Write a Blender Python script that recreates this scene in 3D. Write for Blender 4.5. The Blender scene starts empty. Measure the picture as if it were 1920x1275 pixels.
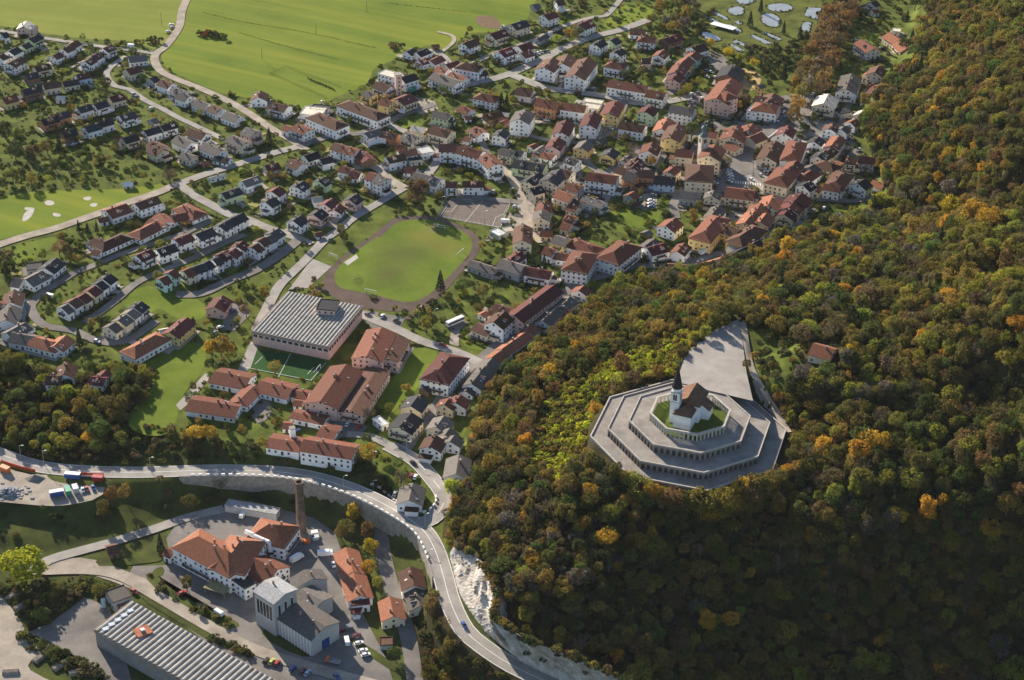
import bpy, bmesh, math, random
import numpy as np
from mathutils import Matrix, Vector
random.seed(7); RNG = np.random.default_rng(11)
S = bpy.context.scene
COL = S.collection
# ---------------------------------------------------------------- camera
PITCH, FPX, CAMH, ROLL = math.radians(31), 3400.0, 500.0, math.radians(1)
Fv = np.array([0, math.cos(PITCH), -math.sin(PITCH)]); Rv = np.array([1.0, 0, 0]); Uv = np.cross(Rv, Fv)
R2 = math.cos(ROLL) * Rv + math.sin(ROLL) * Uv; U2 = -math.sin(ROLL) * Rv + math.cos(ROLL) * Uv
cd = bpy.data.cameras.new('camera'); cam = bpy.data.objects.new('camera', cd); COL.objects.link(cam)
cd.sensor_width = 36; cd.lens = FPX / 1920 * 36; cd.clip_start = 5; cd.clip_end = 12000
M = Matrix.Identity(4)
for i in range(3):
    M[i][0], M[i][1], M[i][2] = R2[i], U2[i], -Fv[i]
M[2][3] = CAMH
cam.matrix_world = M; S.camera = cam
# ---------------------------------------------------------------- light
SUN_EL, SUN_AZ = math.radians(22), math.radians(31)       # light travels towards +x sin(az), -y cos(az)
W = bpy.data.worlds.new('World'); S.world = W; W.use_nodes = True
nt = W.node_tree; bg = nt.nodes['Background']; sky = nt.nodes.new('ShaderNodeTexSky'); sky.sky_type = 'NISHITA'
sky.sun_disc = False; sky.sun_elevation = SUN_EL; sky.sun_rotation = -SUN_AZ; sky.altitude = 700
sky.air_density = 1.0; sky.dust_density = 0.6; sky.ozone_density = 1.5
nt.links.new(sky.outputs[0], bg.inputs[0]); bg.inputs[1].default_value = 0.074
sl = bpy.data.lights.new('sun', 'SUN'); so = bpy.data.objects.new('sun', sl); COL.objects.link(so)
sl.energy = 5.0; sl.angle = math.radians(0.55); sl.color = (1.0, 0.88, 0.72)
ld = Vector((math.sin(SUN_AZ) * math.cos(SUN_EL), -math.cos(SUN_AZ) * math.cos(SUN_EL), -math.sin(SUN_EL)))
so.rotation_euler = ld.to_track_quat('-Z', 'Y').to_euler(); so.location = (-300, 1500, 600)
S.view_settings.view_transform = 'Standard'; S.view_settings.look = 'None'; S.view_settings.gamma = 1
S.view_settings.exposure = 1.22; S.render.engine = 'CYCLES'
S.cycles.max_bounces = 5; S.cycles.diffuse_bounces = 2; S.cycles.glossy_bounces = 2; S.cycles.transmission_bounces = 2
S.cycles.transparent_max_bounces = 4; S.cycles.volume_bounces = 0
# ---------------------------------------------------------------- helpers
def un(x, y, z=0.0):
    d = Fv * FPX + R2 * (x - 960) - U2 * (y - 637.5)
    return np.array([0, 0, CAMH]) + d * ((z - CAMH) / d[2])
def proj(P):
    d = np.asarray(P, float) - np.array([0, 0, CAMH]); w = d @ Fv
    return 960 + FPX * (d @ R2) / w, 637.5 - FPX * (d @ U2) / w
def in_poly(X, Y, poly):
    c = np.zeros(np.shape(X), bool); n = len(poly)
    for i in range(n):
        x1, y1 = poly[i][:2]; x2, y2 = poly[(i + 1) % n][:2]
        if y1 == y2: continue
        m = (y1 > Y) != (y2 > Y)
        c ^= m & (X < (x2 - x1) * (Y - y1) / (y2 - y1) + x1)
    return c
def seg_dist(X, Y, pts, closed=False):
    """distance to polyline, plus arc parameter (index + fraction) and side"""
    best = np.full(np.shape(X), 1e9); par = np.zeros(np.shape(X)); side = np.zeros(np.shape(X))
    n = len(pts); rng = range(n if closed else n - 1)
    for i in rng:
        a = pts[i]; b = pts[(i + 1) % n]; dx, dy = b[0] - a[0], b[1] - a[1]; L2 = dx * dx + dy * dy + 1e-9
        t = np.clip(((X - a[0]) * dx + (Y - a[1]) * dy) / L2, 0, 1)
        d = np.hypot(X - a[0] - t * dx, Y - a[1] - t * dy); m = d < best
        best = np.where(m, d, best); par = np.where(m, i + t, par)
        side = np.where(m, np.sign(dx * (Y - a[1]) - dy * (X - a[0])), side)
    return best, par, side
def tag(o, label=None, cat=None, group=None, kind=None):
    if label: o['label'] = label
    if cat: o['category'] = cat
    if group: o['group'] = group
    if kind: o['kind'] = kind
    return o
def mesh(name, v, f, mats=(), mi=None, smooth=False):
    me = bpy.data.meshes.new(name); me.from_pydata([tuple(map(float, p)) for p in v], [], [tuple(q) for q in f])
    for m in mats: me.materials.append(m)
    if mi is not None: me.polygons.foreach_set('material_index', np.array(mi, np.int32))
    if smooth: me.polygons.foreach_set('use_smooth', np.ones(len(f), bool))
    me.update(); return me
def obj(name, me, parent=None, loc=(0, 0, 0), rz=0.0, sc=None):
    o = bpy.data.objects.new(name, me); COL.objects.link(o); o.location = [float(c) for c in loc]
    if rz: o.rotation_euler = (0, 0, float(rz))
    if sc is not None: o.scale = sc if hasattr(sc, '__len__') else (sc, sc, sc)
    if parent is not None: o.parent = parent
    return o
def empty(name, loc, rz=0.0): 
    o = obj(name, None, None, loc, rz); o.empty_display_size = 1; return o
class MB:
    """collects boxes / prisms / tubes into one mesh"""
    def __init__(s): s.v = []; s.f = []; s.m = []
    def add(s, v, f, m=0):
        k = len(s.v); s.v += [tuple(p) for p in v]; s.f += [tuple(i + k for i in q) for q in f]; s.m += [m] * len(f); return s
    def box(s, x0, x1, y0, y1, z0, z1, m=0):
        return s.add([(x0, y0, z0), (x1, y0, z0), (x1, y1, z0), (x0, y1, z0), (x0, y0, z1), (x1, y0, z1), (x1, y1, z1), (x0, y1, z1)],
                     [(0, 3, 2, 1), (4, 5, 6, 7), (0, 1, 5, 4), (1, 2, 6, 5), (2, 3, 7, 6), (3, 0, 4, 7)], m)
    def prism(s, poly, z0, z1, m=0, mtop=None):
        n = len(poly); v = [(p[0], p[1], z0) for p in poly] + [(p[0], p[1], z1) for p in poly]
        s.add(v, [tuple(range(n - 1, -1, -1))] + [(i, (i + 1) % n, n + (i + 1) % n, n + i) for i in range(n)], m)
        k = len(s.v) - 2 * n; s.f.append(tuple(k + n + i for i in range(n))); s.m.append(m if mtop is None else mtop); return s
    def tube(s, a, b, ra, rb, n=6, m=0):
        a = np.array(a, float); b = np.array(b, float); d = b - a; d /= np.linalg.norm(d) + 1e-9
        u = np.cross(d, [0, 0, 1.0]); u = np.array([1.0, 0, 0]) if np.linalg.norm(u) < 1e-3 else u / np.linalg.norm(u); w = np.cross(d, u)
        v = []
        for c, r in ((a, ra), (b, rb)):
            for i in range(n):
                t = 2 * math.pi * i / n; v.append(tuple(c + r * (u * math.cos(t) + w * math.sin(t))))
        return s.add(v, [(i, (i + 1) % n, n + (i + 1) % n, n + i) for i in range(n)] + [tuple(range(n - 1, -1, -1)), tuple(range(n, 2 * n))], m)
    def mesh(s, name, mats, smooth=False): return mesh(name, s.v, s.f, mats, s.m, smooth)
# ---------------------------------------------------------------- materials
def mat(name, c, rough=0.85, var=0.22, scale=0.5, c2=None, objrand=0.0, metal=0.0, spec=0.04, fine=0.0, trans=0.0, bump=0.0):
    m = bpy.data.materials.new(name); m.use_nodes = True; n = m.node_tree; N = n.nodes; b = N['Principled BSDF']
    b.inputs['Roughness'].default_value = rough; b.inputs['Metallic'].default_value = metal; b.inputs['Specular IOR Level'].default_value = spec
    g = N.new('ShaderNodeNewGeometry'); t = N.new('ShaderNodeTexNoise'); t.inputs['Scale'].default_value = scale; t.inputs['Detail'].default_value = 6
    t.inputs['Roughness'].default_value = 0.62
    n.links.new(g.outputs['Position'], t.inputs['Vector'])
    r = N.new('ShaderNodeValToRGB'); r.color_ramp.elements[0].position = 0.3; r.color_ramp.elements[1].position = 0.7
    c = np.array(c, float); lo = c * (1 - var); hi = np.array(c2, float) if c2 is not None else np.minimum(c * (1 + var), 0.95)
    r.color_ramp.elements[0].color = (*lo, 1); r.color_ramp.elements[1].color = (*hi, 1)
    n.links.new(t.outputs['Fac'], r.inputs[0]); out = r.outputs[0]
    def mul(out, src, amp):
        ma = N.new('ShaderNodeMapRange'); ma.inputs['To Min'].default_value = 1 - amp; ma.inputs['To Max'].default_value = 1 + amp
        n.links.new(src, ma.inputs['Value']); mx = N.new('ShaderNodeMix'); mx.data_type = 'RGBA'; mx.blend_type = 'MULTIPLY'
        mx.inputs['Factor'].default_value = 1; n.links.new(out, mx.inputs[6]); n.links.new(ma.outputs[0], mx.inputs[7]); return mx.outputs[2]
    if objrand:
        oi = N.new('ShaderNodeObjectInfo'); out = mul(out, oi.outputs['Random'], objrand)
    if fine:
        t2 = N.new('ShaderNodeTexNoise'); t2.inputs['Scale'].default_value = 2.2; t2.inputs['Detail'].default_value = 4
        n.links.new(g.outputs['Position'], t2.inputs['Vector']); out = mul(out, t2.outputs['Fac'], fine)
    n.links.new(out, b.inputs['Base Color'])
    if bump:
        bp = N.new('ShaderNodeBump'); bp.inputs['Strength'].default_value = bump; bp.inputs['Distance'].default_value = 1.0
        n.links.new(t.outputs['Fac'], bp.inputs['Height']); n.links.new(bp.outputs[0], b.inputs['Normal'])
    return m
ROOF = {k: mat('roof_' + k, c, 0.75, 0.25, 0.9, objrand=0.28, fine=0.35) for k, c in dict(
    k=(0.042, 0.042, 0.047), g=(0.130, 0.115, 0.104), b=(0.100, 0.053, 0.038), m=(0.110, 0.040, 0.036), r=(0.158, 0.064, 0.043), o=(0.245, 0.102, 0.060), L=(0.50, 0.46, 0.38), w=(0.55, 0.55, 0.55), s=(0.30, 0.30, 0.30)).items()}
WALL = {k: mat('wall_' + k, c, 0.9, 0.10, 0.6, objrand=0.10, fine=0.12) for k, c in dict(
    w=(0.86, 0.855, 0.84), c=(0.72, 0.63, 0.47), y=(0.75, 0.55, 0.22), p=(0.68, 0.47, 0.40), o=(0.55, 0.25, 0.11), G=(0.55, 0.66, 0.42), B=(0.55, 0.66, 0.80), t=(0.24, 0.14, 0.085), s=(0.42, 0.42, 0.41), q=(0.48, 0.68, 0.64)).items()}
MGLASS = mat('window_glass', (0.03, 0.035, 0.045), 0.12, 0.3, 0.4, spec=0.6)
MFRAME = mat('window_frame', (0.62, 0.60, 0.56), 0.6, 0.1)
MWOOD = mat('brown_wood', (0.10, 0.06, 0.04), 0.8, 0.3, 1.5)
MCHIM = mat('chimney_brick', (0.35, 0.20, 0.15), 0.9, 0.2, 2, objrand=0.3)
MGRASS = mat('garden_grass', (0.058, 0.080, 0.016), 0.95, 0.4, 0.09, c2=(0.135, 0.162, 0.030), fine=0.7)
MFLOOR = mat('forest_floor', (0.035, 0.03, 0.016), 0.95, 0.4, 0.12, c2=(0.07, 0.06, 0.025), fine=0.5)
MMEAD = mat('meadow_grass', (0.108, 0.162, 0.018), 0.95, 0.2, 0.018, c2=(0.155, 0.200, 0.025), fine=0.6)
MMEADDRY = mat('mown_meadow', (0.17, 0.195, 0.03), 0.95, 0.12, 0.03, c2=(0.20, 0.22, 0.04), fine=0.4)
MSLOPE = mat('slope_grass', (0.045, 0.055, 0.018), 0.95, 0.4, 0.08, c2=(0.095, 0.11, 0.028), fine=0.6)
MPITCH = mat('pitch_grass', (0.098, 0.150, 0.018), 0.95, 0.25, 0.045, c2=(0.145, 0.185, 0.025), fine=0.5)
MTRACK = mat('cinder_track', (0.108, 0.080, 0.067), 0.95, 0.2, 0.12, fine=0.3)
MASPH = mat('asphalt', (0.155, 0.142, 0.132), 0.9, 0.18, 0.07, c2=(0.235, 0.215, 0.198), fine=0.2)
MROAD = mat('worn_road', (0.27, 0.25, 0.23), 0.9, 0.16, 0.1, c2=(0.36, 0.335, 0.305), fine=0.2)
MGRAV = mat('gravel', (0.29, 0.25, 0.205), 0.95, 0.2, 0.12, c2=(0.40, 0.35, 0.29), fine=0.35)
MCONC = mat('concrete', (0.29, 0.265, 0.24), 0.9, 0.15, 0.12, c2=(0.37, 0.34, 0.31), fine=0.25)
MSTONE = mat('pale_stone', (0.40, 0.37, 0.33), 0.9, 0.15, 0.4, c2=(0.50, 0.465, 0.42), fine=0.2)
MDSTONE = mat('wall_stone', (0.30, 0.27, 0.23), 0.95, 0.3, 0.5, c2=(0.40, 0.36, 0.31), fine=0.4, bump=0.3)
MROCK = mat('limestone', (0.30, 0.245, 0.19), 0.95, 0.3, 0.22, c2=(0.66, 0.62, 0.57), fine=0.35, bump=0.3)
MWHITE = mat('white_paint', (0.80, 0.80, 0.78), 0.6, 0.06)
MLINE = mat('road_paint', (0.72, 0.71, 0.68), 0.8, 0.15, 1.0)
MDARK = mat('dark_paint', (0.03, 0.03, 0.035), 0.6, 0.2)
MSTEEL = mat('steel_grey', (0.35, 0.35, 0.36), 0.5, 0.1, metal=0.4)
MWATER = mat('pond_water', (0.24, 0.25, 0.24), 0.05, 0.15, 0.1, spec=1.0)
MTURF = mat('artificial_turf', (0.028, 0.075, 0.022), 0.95, 0.15, 0.2)
MSOIL = mat('garden_soil', (0.16, 0.11, 0.07), 0.95, 0.25, 0.4)
MBARREL = mat('roof_sheeting', (0.30, 0.285, 0.26), 0.8, 0.2, 0.25, c2=(0.40, 0.38, 0.35), fine=0.3)
MBARK = mat('bark', (0.13, 0.10, 0.075), 0.95, 0.3, 1.0)
def streak(m, ang, a=0.004, b=0.07, amp=0.3, col=(0.30, 0.30, 0.05)):
    """mowing bands running along one direction of the field"""
    n = m.node_tree; N = n.nodes; bs = N['Principled BSDF']; src = bs.inputs['Base Color'].links[0].from_socket; g = N.new('ShaderNodeNewGeometry'); mp = N.new('ShaderNodeMapping'); mp.vector_type = 'POINT'
    mp.inputs['Rotation'].default_value = (0, 0, -ang); v = N.new('ShaderNodeVectorMath'); v.operation = 'MULTIPLY'; v.inputs[1].default_value = (a, b, 0.01)
    n.links.new(g.outputs['Position'], mp.inputs['Vector']); n.links.new(mp.outputs[0], v.inputs[0]); t = N.new('ShaderNodeTexNoise'); t.inputs['Scale'].default_value = 1; t.inputs['Detail'].default_value = 4; n.links.new(v.outputs[0], t.inputs['Vector'])
    r = N.new('ShaderNodeMapRange'); r.inputs['From Min'].default_value = .42; r.inputs['From Max'].default_value = .66; r.inputs['To Max'].default_value = amp; n.links.new(t.outputs['Fac'], r.inputs[0])
    mx = N.new('ShaderNodeMix'); mx.data_type = 'RGBA'; n.links.new(r.outputs[0], mx.inputs[0]); n.links.new(src, mx.inputs[6]); mx.inputs[7].default_value = (*col, 1); n.links.new(mx.outputs[2], bs.inputs['Base Color'])
def leafmat():
    m = bpy.data.materials.new('foliage'); m.use_nodes = True; n = m.node_tree; N = n.nodes; N.remove(N['Principled BSDF'])
    a = N.new('ShaderNodeAttribute'); a.attribute_type = 'INSTANCER'; a.attribute_name = 'tcol'
    g = N.new('ShaderNodeNewGeometry'); t = N.new('ShaderNodeTexNoise'); t.inputs['Scale'].default_value = 0.8; t.inputs['Detail'].default_value = 4
    n.links.new(g.outputs['Position'], t.inputs['Vector'])
    ma = N.new('ShaderNodeMapRange'); ma.inputs['From Min'].default_value = 0.25; ma.inputs['From Max'].default_value = 0.75
    ma.inputs['To Min'].default_value = 0.55; ma.inputs['To Max'].default_value = 1.45; n.links.new(t.outputs['Fac'], ma.inputs[0])
    mx = N.new('ShaderNodeMix'); mx.data_type = 'RGBA'; mx.blend_type = 'MULTIPLY'; mx.inputs[0].default_value = 1
    n.links.new(a.outputs['Color'], mx.inputs[6]); n.links.new(ma.outputs[0], mx.inputs[7])
    d = N.new('ShaderNodeBsdfDiffuse'); tr = N.new('ShaderNodeBsdfTranslucent'); ms = N.new('ShaderNodeMixShader'); ms.inputs[0].default_value = 0.46
    n.links.new(mx.outputs[2], d.inputs[0]); n.links.new(mx.outputs[2], tr.inputs[0]); n.links.new(d.outputs[0], ms.inputs[1]); n.links.new(tr.outputs[0], ms.inputs[2])
    n.links.new(ms.outputs[0], N['Material Output'].inputs[0]); return m
MLEAF = leafmat()
# ================================================================= terrain
CTRL = [(835,1000,0),(850,900,1),(885,800,2),(905,735,2),(965,680,2),(1030,640,3),(1110,585,3),(1210,525,3),(1340,505,3),(1490,455,3),(1560,420,3),(1660,370,4),(1650,300,4),(1620,240,4),(1610,190,4),(1690,120,4),(1735,60,4),(1760,0,4),(1780,-80,5),
 (1000,900,20),(950,1000,16),(930,900,12),(960,800,10),(1000,720,12),(1100,800,26),(1050,1000,24),(1100,660,18),(1150,650,22),(1250,600,28),(1300,550,20),(1400,520,14),(1060,860,24),(1000,1080,20),
 (1180,880,32),(1300,925,34),(1450,870,34),(1480,790,36),(1420,700,44),(1440,650,46),(1400,590,44),(1330,600,40),
 (1580,460,22),(1500,560,38),(1520,690,50),(1650,560,44),(1700,600,56),(1800,600,66),(1900,600,82),(1990,600,95),(1600,700,52),(1700,720,54),(1800,700,62),(1850,760,54),(1910,770,60),(2000,760,80),
 (1550,800,42),(1650,830,44),(1750,860,48),(1900,870,54),(2000,870,65),(1400,1000,18),(1300,1000,18),(1200,1000,22),(1150,1100,14),(1250,1100,7),(1400,1100,5),(1600,950,34),(1750,960,38),(1900,960,42),(1600,1050,18),(1800,1060,20),(2000,1050,28),(1500,1150,-3),(1700,1150,1),(1900,1150,5),(1300,1200,-6),(1500,1275,-19),(1700,1275,-17),(1950,1275,-12),(1200,1275,-6),(1400,1400,-32),(1900,1400,-32),(1050,1330,-12),(900,1330,-16),
 (1700,410,8),(1780,425,16),(1900,440,30),(2000,450,45),(1740,330,26),(1800,280,42),(1900,300,68),(2000,300,92),(1720,240,30),(1800,180,48),(1900,150,74),(2000,150,100),(1760,120,28),(1850,60,55),(1940,20,80),(1820,-60,40),(1950,-80,80),
 (0,780,-4),(100,800,-4),(200,820,-3),(300,830,-2),(400,850,-2),(520,862,-1),(680,890,0),(0,960,-10),(150,975,-11),(300,950,-12),(420,932,-12),(420,912,-11),(500,924,-12),(560,930,-12),(600,950,-12),(690,990,-12),(720,1010,-12),(760,1050,-11),(790,1080,-10),(-120,780,-5),(-150,960,-11),(-120,1120,-14),(780,1130,-11),(800,1200,-14),(850,1250,-17)]
TOWN = [(-300,-180),(1640,-180),(1712,0),(1690,60),(1655,130),(1604,190),(1594,240),(1624,290),(1646,355),(1570,395),(1500,432),(1400,468),(1300,497),(1200,514),(1130,534),(1066,572),(1014,624),(946,664),(898,704),(870,755),(850,805),(842,850),(840,930),(830,965),(795,975),(740,930),(690,862),(560,848),(480,838),(420,818),(330,790),(240,768),(150,715),(0,665),(-300,610)]
YARD = [(-200,1020),(90,1046),(210,1014),(400,948),(480,932),(590,966),(640,1002),(690,1050),(730,1120),(778,1200),(796,1310),(400,1420),(-200,1420)]
SITE = [(-100,868),(0,872),(40,888),(90,892),(125,890),(200,907),(190,935),(120,950),(60,948),(-100,930)]
PLAZA = [(1268,716),(1287,662),(1330,625),(1385,598),(1392,640),(1400,700),(1412,752),(1340,735)]
OSC = np.array([81.8, 692.0]); OSA = math.radians(5.5)
ROADMAIN = [(-120,815,-6.5),(-40,838,-6.5),(0,852,-6),(60,872,-6),(130,882,-5.5),(250,886,-5),(400,882,-4),(500,884,-3.5),(560,890,-3),(620,904,-2.2),(680,926,-1.4),(740,957,-.7),(790,991,0),(815,1030,0),(831,1080,-.5),(845,1130,-1),(870,1180,-1.6),(905,1212,-2.2),(960,1248,-3),(1030,1281,-4),(1120,1320,-5)]
def W2(pts, z=0.0): return [un(p[0], p[1], p[2] if len(p) > 2 else z) for p in pts]
def smooth_line(P, step=4.0):
    P = [np.asarray(p, float) for p in P]; out = []
    Q = [2 * P[0] - P[1]] + P + [2 * P[-1] - P[-2]]
    for i in range(1, len(Q) - 2):
        a, b, c, d = Q[i - 1:i + 3]; n = max(2, int(np.linalg.norm(c - b) / step))
        for k in range(n):
            t = k / n; out.append(0.5 * (2 * b + (c - a) * t + (2 * a - 5 * b + 4 * c - d) * t * t + (3 * b - a - 3 * c + d) * t ** 3))
    out.append(P[-1]); return np.array(out)
MAINP = smooth_line(W2(ROADMAIN), 5)
def axis(lo, hi, st, far_lo, far_hi):
    a = list(np.arange(lo, hi + .1, st)); d = st
    while a[0] > far_lo: d *= 1.5; a.insert(0, a[0] - d)
    d = st
    while a[-1] < far_hi: d *= 1.5; a.append(a[-1] + d)
    return np.array(a)
AX = axis(-450, 450, 3.0, -4000, 4000); AY = axis(540, 1410, 3.0, -1500, 8000)
cp = np.array([un(x, y, z) for x, y, z in CTRL])
ext = [(x, y, 0) for x in np.arange(-420, 300, 60) for y in np.arange(920, 1500, 60) if in_poly(np.array(x), np.array(y), W2(TOWN))]
cp = np.vstack([cp, np.array(ext)])
K = -np.hypot(cp[:, None, 0] - cp[None, :, 0], cp[:, None, 1] - cp[None, :, 1])
A = np.block([[K - 0.5 * np.eye(len(cp)), np.ones((len(cp), 1))], [np.ones((1, len(cp))), np.zeros((1, 1))]])
wts = np.linalg.solve(A, np.r_[cp[:, 2], 0])
GX, GY = np.meshgrid(AX, AY, indexing='ij')
CX, CY = np.clip(GX, -450, 450), np.clip(GY, 540, 1410)
HZ = np.full(GX.shape, wts[-1])
for p, w in zip(cp, wts[:-1]): HZ -= w * np.hypot(CX - p[0], CY - p[1])
def flat(poly, z, fall):
    global HZ
    ins = in_poly(CX, CY, poly); d, _, _ = seg_dist(CX, CY, poly, True); d = np.where(ins, 0, d)
    w = np.clip(1 - d / fall, 0, 1); w = w * w * (3 - 2 * w); HZ = HZ * (1 - w) + z * w
# broken relief under the woods
def vnoise(X, Y, sc, seed):
    r = np.random.default_rng(seed); g = r.random((64, 64)); u = (X / sc) % 63; v = (Y / sc) % 63
    i, j = u.astype(int), v.astype(int); a, b = u - i, v - j; a = a * a * (3 - 2 * a); b = b * b * (3 - 2 * b)
    return (g[i, j] * (1 - a) + g[i + 1, j] * a) * (1 - b) + (g[i, j + 1] * (1 - a) + g[i + 1, j + 1] * a) * b - 0.5
HZ = HZ + (vnoise(CX, CY, 30, 1) * 6 + vnoise(CX, CY, 13, 2) * 2.5) * np.clip((HZ - 3) / 10, 0, 1)
flat(W2(TOWN, 0), 0.0, 14); flat(W2(YARD, -14), -14.0, 9); flat(W2(SITE, -6), -6.0, 5)
d, par, side = seg_dist(CX, CY, MAINP)
rz = np.interp(par, np.arange(len(MAINP)), MAINP[:, 2])
_mp = proj(MAINP); I0 = int(np.argmax(_mp[0] > 335)); I1 = int(np.argmax(_mp[1] > 1088))
walled = (side < 0) & (par > I0) & (par < I1)
hw = np.where(walled, 2.0, 5.6); fa = np.where(walled, 2.6, np.where(side < 0, 9, 5))
w = np.clip(1 - (d - hw) / fa, 0, 1); w = w * w * (3 - 2 * w); HZ = HZ * (1 - w) + (rz - 0.05) * w
flat(W2(PLAZA, 44.5), 44.5, 5)
od = np.hypot(CX - OSC[0], CY - OSC[1]); w = np.clip(1 - (od - 45.5) / 4, 0, 1); HZ = HZ * (1 - w) + 34.5 * w
# underpass lane
LANE = [(706,952,-11.5),(713,975,-11.5),(718,1034,-12),(733,1098,-12.5),(753,1153,-13),(768,1207,-13.5),(780,1290,-14)]
LP = np.array(W2(LANE)); d, par, side = seg_dist(CX, CY, LP); rz = np.interp(par, np.arange(len(LP)), LP[:, 2])
w = np.clip(1 - (d - 4.5) / 5, 0, 1); HZ = HZ * (1 - w) + (rz - 0.05) * w
def H(x, y):
    x = np.clip(x, AX[1], AX[-2]); y = np.clip(y, AY[1], AY[-2])
    i = np.clip(np.searchsorted(AX, x) - 1, 0, len(AX) - 2); j = np.clip(np.searchsorted(AY, y) - 1, 0, len(AY) - 2)
    a = (x - AX[i]) / (AX[i + 1] - AX[i]); b = (y - AY[j]) / (AY[j + 1] - AY[j])
    return (HZ[i, j] * (1 - a) + HZ[i + 1, j] * a) * (1 - b) + (HZ[i, j + 1] * (1 - a) + HZ[i + 1, j + 1] * a) * b
ZS = np.linspace(140, -45, 372)
def G(x, y):
    """first terrain hit of the sight line through photo pixel (x, y)"""
    d = Fv * FPX + R2 * (x - 960) - U2 * (y - 637.5); P = d[None] * ((ZS - CAMH) / d[2])[:, None]
    k = np.argmax(P[:, 2] + CAMH <= H(P[:, 0], P[:, 1])); p = P[k] + np.array([0, 0, CAMH]); p[2] = H(p[0], p[1])
    if abs(p[2]) < 0.6: p = un(x, y, float(p[2]))
    return p
FOREST = [(835,1010),(838,960),(862,900),(880,830),(890,770),(915,735),(965,690),(1010,652),(1060,600),(1110,585),(1130,545),(1200,528),(1310,508),(1400,478),(1480,448),(1530,430),(1600,415),(1640,395),(1668,372),(1640,300),(1615,230),(1640,190),(1668,150),(1712,120),(1735,40),(1730,-120),(2400,-120),(2400,1500),(1100,1400),(1050,1290),(960,1238),(935,1200),(900,1150),(870,1100),(850,1040)]
FOREW = [G(*p)[:2] if -50 < p[0] < 1970 and -60 < p[1] < 1330 else un(p[0], p[1], 40)[:2] for p in FOREST]
LEFTW = [G(*p)[:2] for p in [(-60,640),(60,690),(120,715),(190,690),(240,690),(300,700),(270,760),(232,800),(255,850),(130,868),(50,860),(0,840),(-60,820)]]
LOWW = [G(*p)[:2] for p in [(780,1125),(820,1120),(845,1165),(870,1200),(935,1250),(1010,1292),(780,1300),(770,1200)]]
CLEARG = [G(*p)[:2] for p in [(1398,612),(1450,622),(1508,645),(1500,700),(1470,745),(1432,738),(1412,690)]]
nx, ny = GX.shape
fi = (np.arange(nx - 1)[:, None] * ny + np.arange(ny - 1)[None]).ravel()
fc = np.stack([fi, fi + ny, fi + ny + 1, fi + 1], 1)
mx = ((GX[:-1, :-1] + GX[1:, 1:]) / 2).ravel(); my = ((GY[:-1, :-1] + GY[1:, 1:]) / 2).ravel()
mi = (in_poly(mx, my, FOREW) | in_poly(mx, my, LEFTW) | in_poly(mx, my, LOWW)).astype(int)
mi = np.where((mi == 0) & (H(mx, my) < -0.8), 2, mi); mi = np.where(in_poly(mx, my, CLEARG), 0, mi)
ME = mesh('ground', np.stack([GX.ravel(), GY.ravel(), HZ.ravel()], 1), fc.tolist(), (MGRASS, MFLOOR, MSLOPE), mi, True)
tag(obj('ground', ME), kind='structure')
# ---------------------------------------------------------------- flat sheets and roads
OFF = [0.05]
def patch(name, pts, m, z=0.0, off=None, rnd=0):
    P = [un(p[0], p[1], z)[:2] for p in pts]
    for _ in range(rnd):
        Q = []
        for i in range(len(P)):
            a, b = P[i], P[(i + 1) % len(P)]; Q += [a * .75 + b * .25, a * .25 + b * .75]
        P = Q
    if off is None: OFF[0] += 0.003; off = OFF[0]
    bm = bmesh.new(); f = bm.faces.new([bm.verts.new((p[0], p[1], z + off)) for p in P])
    bmesh.ops.triangulate(bm, faces=[f], ngon_method='EAR_CLIP'); me = bpy.data.meshes.new(name)
    bmesh.ops.recalc_face_normals(bm, faces=bm.faces)
    if bm.faces[:] and sum(q.normal.z for q in bm.faces) < 0: bmesh.ops.reverse_faces(bm, faces=bm.faces)
    bm.to_mesh(me); bm.free(); me.materials.append(m); return tag(obj(name, me), kind='structure')
RO = [0.36]; ROADLINES = []
def ribbon(name, C, wd, m, off, lift=None, kind='structure'):
    C = np.asarray(C, float); T = np.gradient(C[:, :2], axis=0); T /= np.linalg.norm(T, axis=1)[:, None] + 1e-9; Nn = np.stack([-T[:, 1], T[:, 0]], 1)
    v = []; f = []
    for i in range(len(C)):
        for k, s in enumerate((-.5, -.17, .17, .5)):
            q = C[i, :2] + Nn[i] * s * wd; z = (C[i, 2] if lift is None else H(q[0], q[1])) + off; v.append((q[0], q[1], z))
    for i in range(len(C) - 1):
        for k in range(3): a = 4 * i + k; f.append((a, a + 4, a + 5, a + 1))
    me = mesh(name, v, f, (m,)); 
    o = obj(name, me); return tag(o, kind=kind)
def road(pts, wd, m=None, z=None, name='road'):
    P = [G(*p) for p in pts] if z is None else [un(p[0], p[1], z) for p in pts]
    C = smooth_line(P, 4); RO[0] += 0.003; ROADLINES.append((C, wd)); return ribbon(name, C, wd, m or MROAD, RO[0], lift=True if z is None else None)
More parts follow.
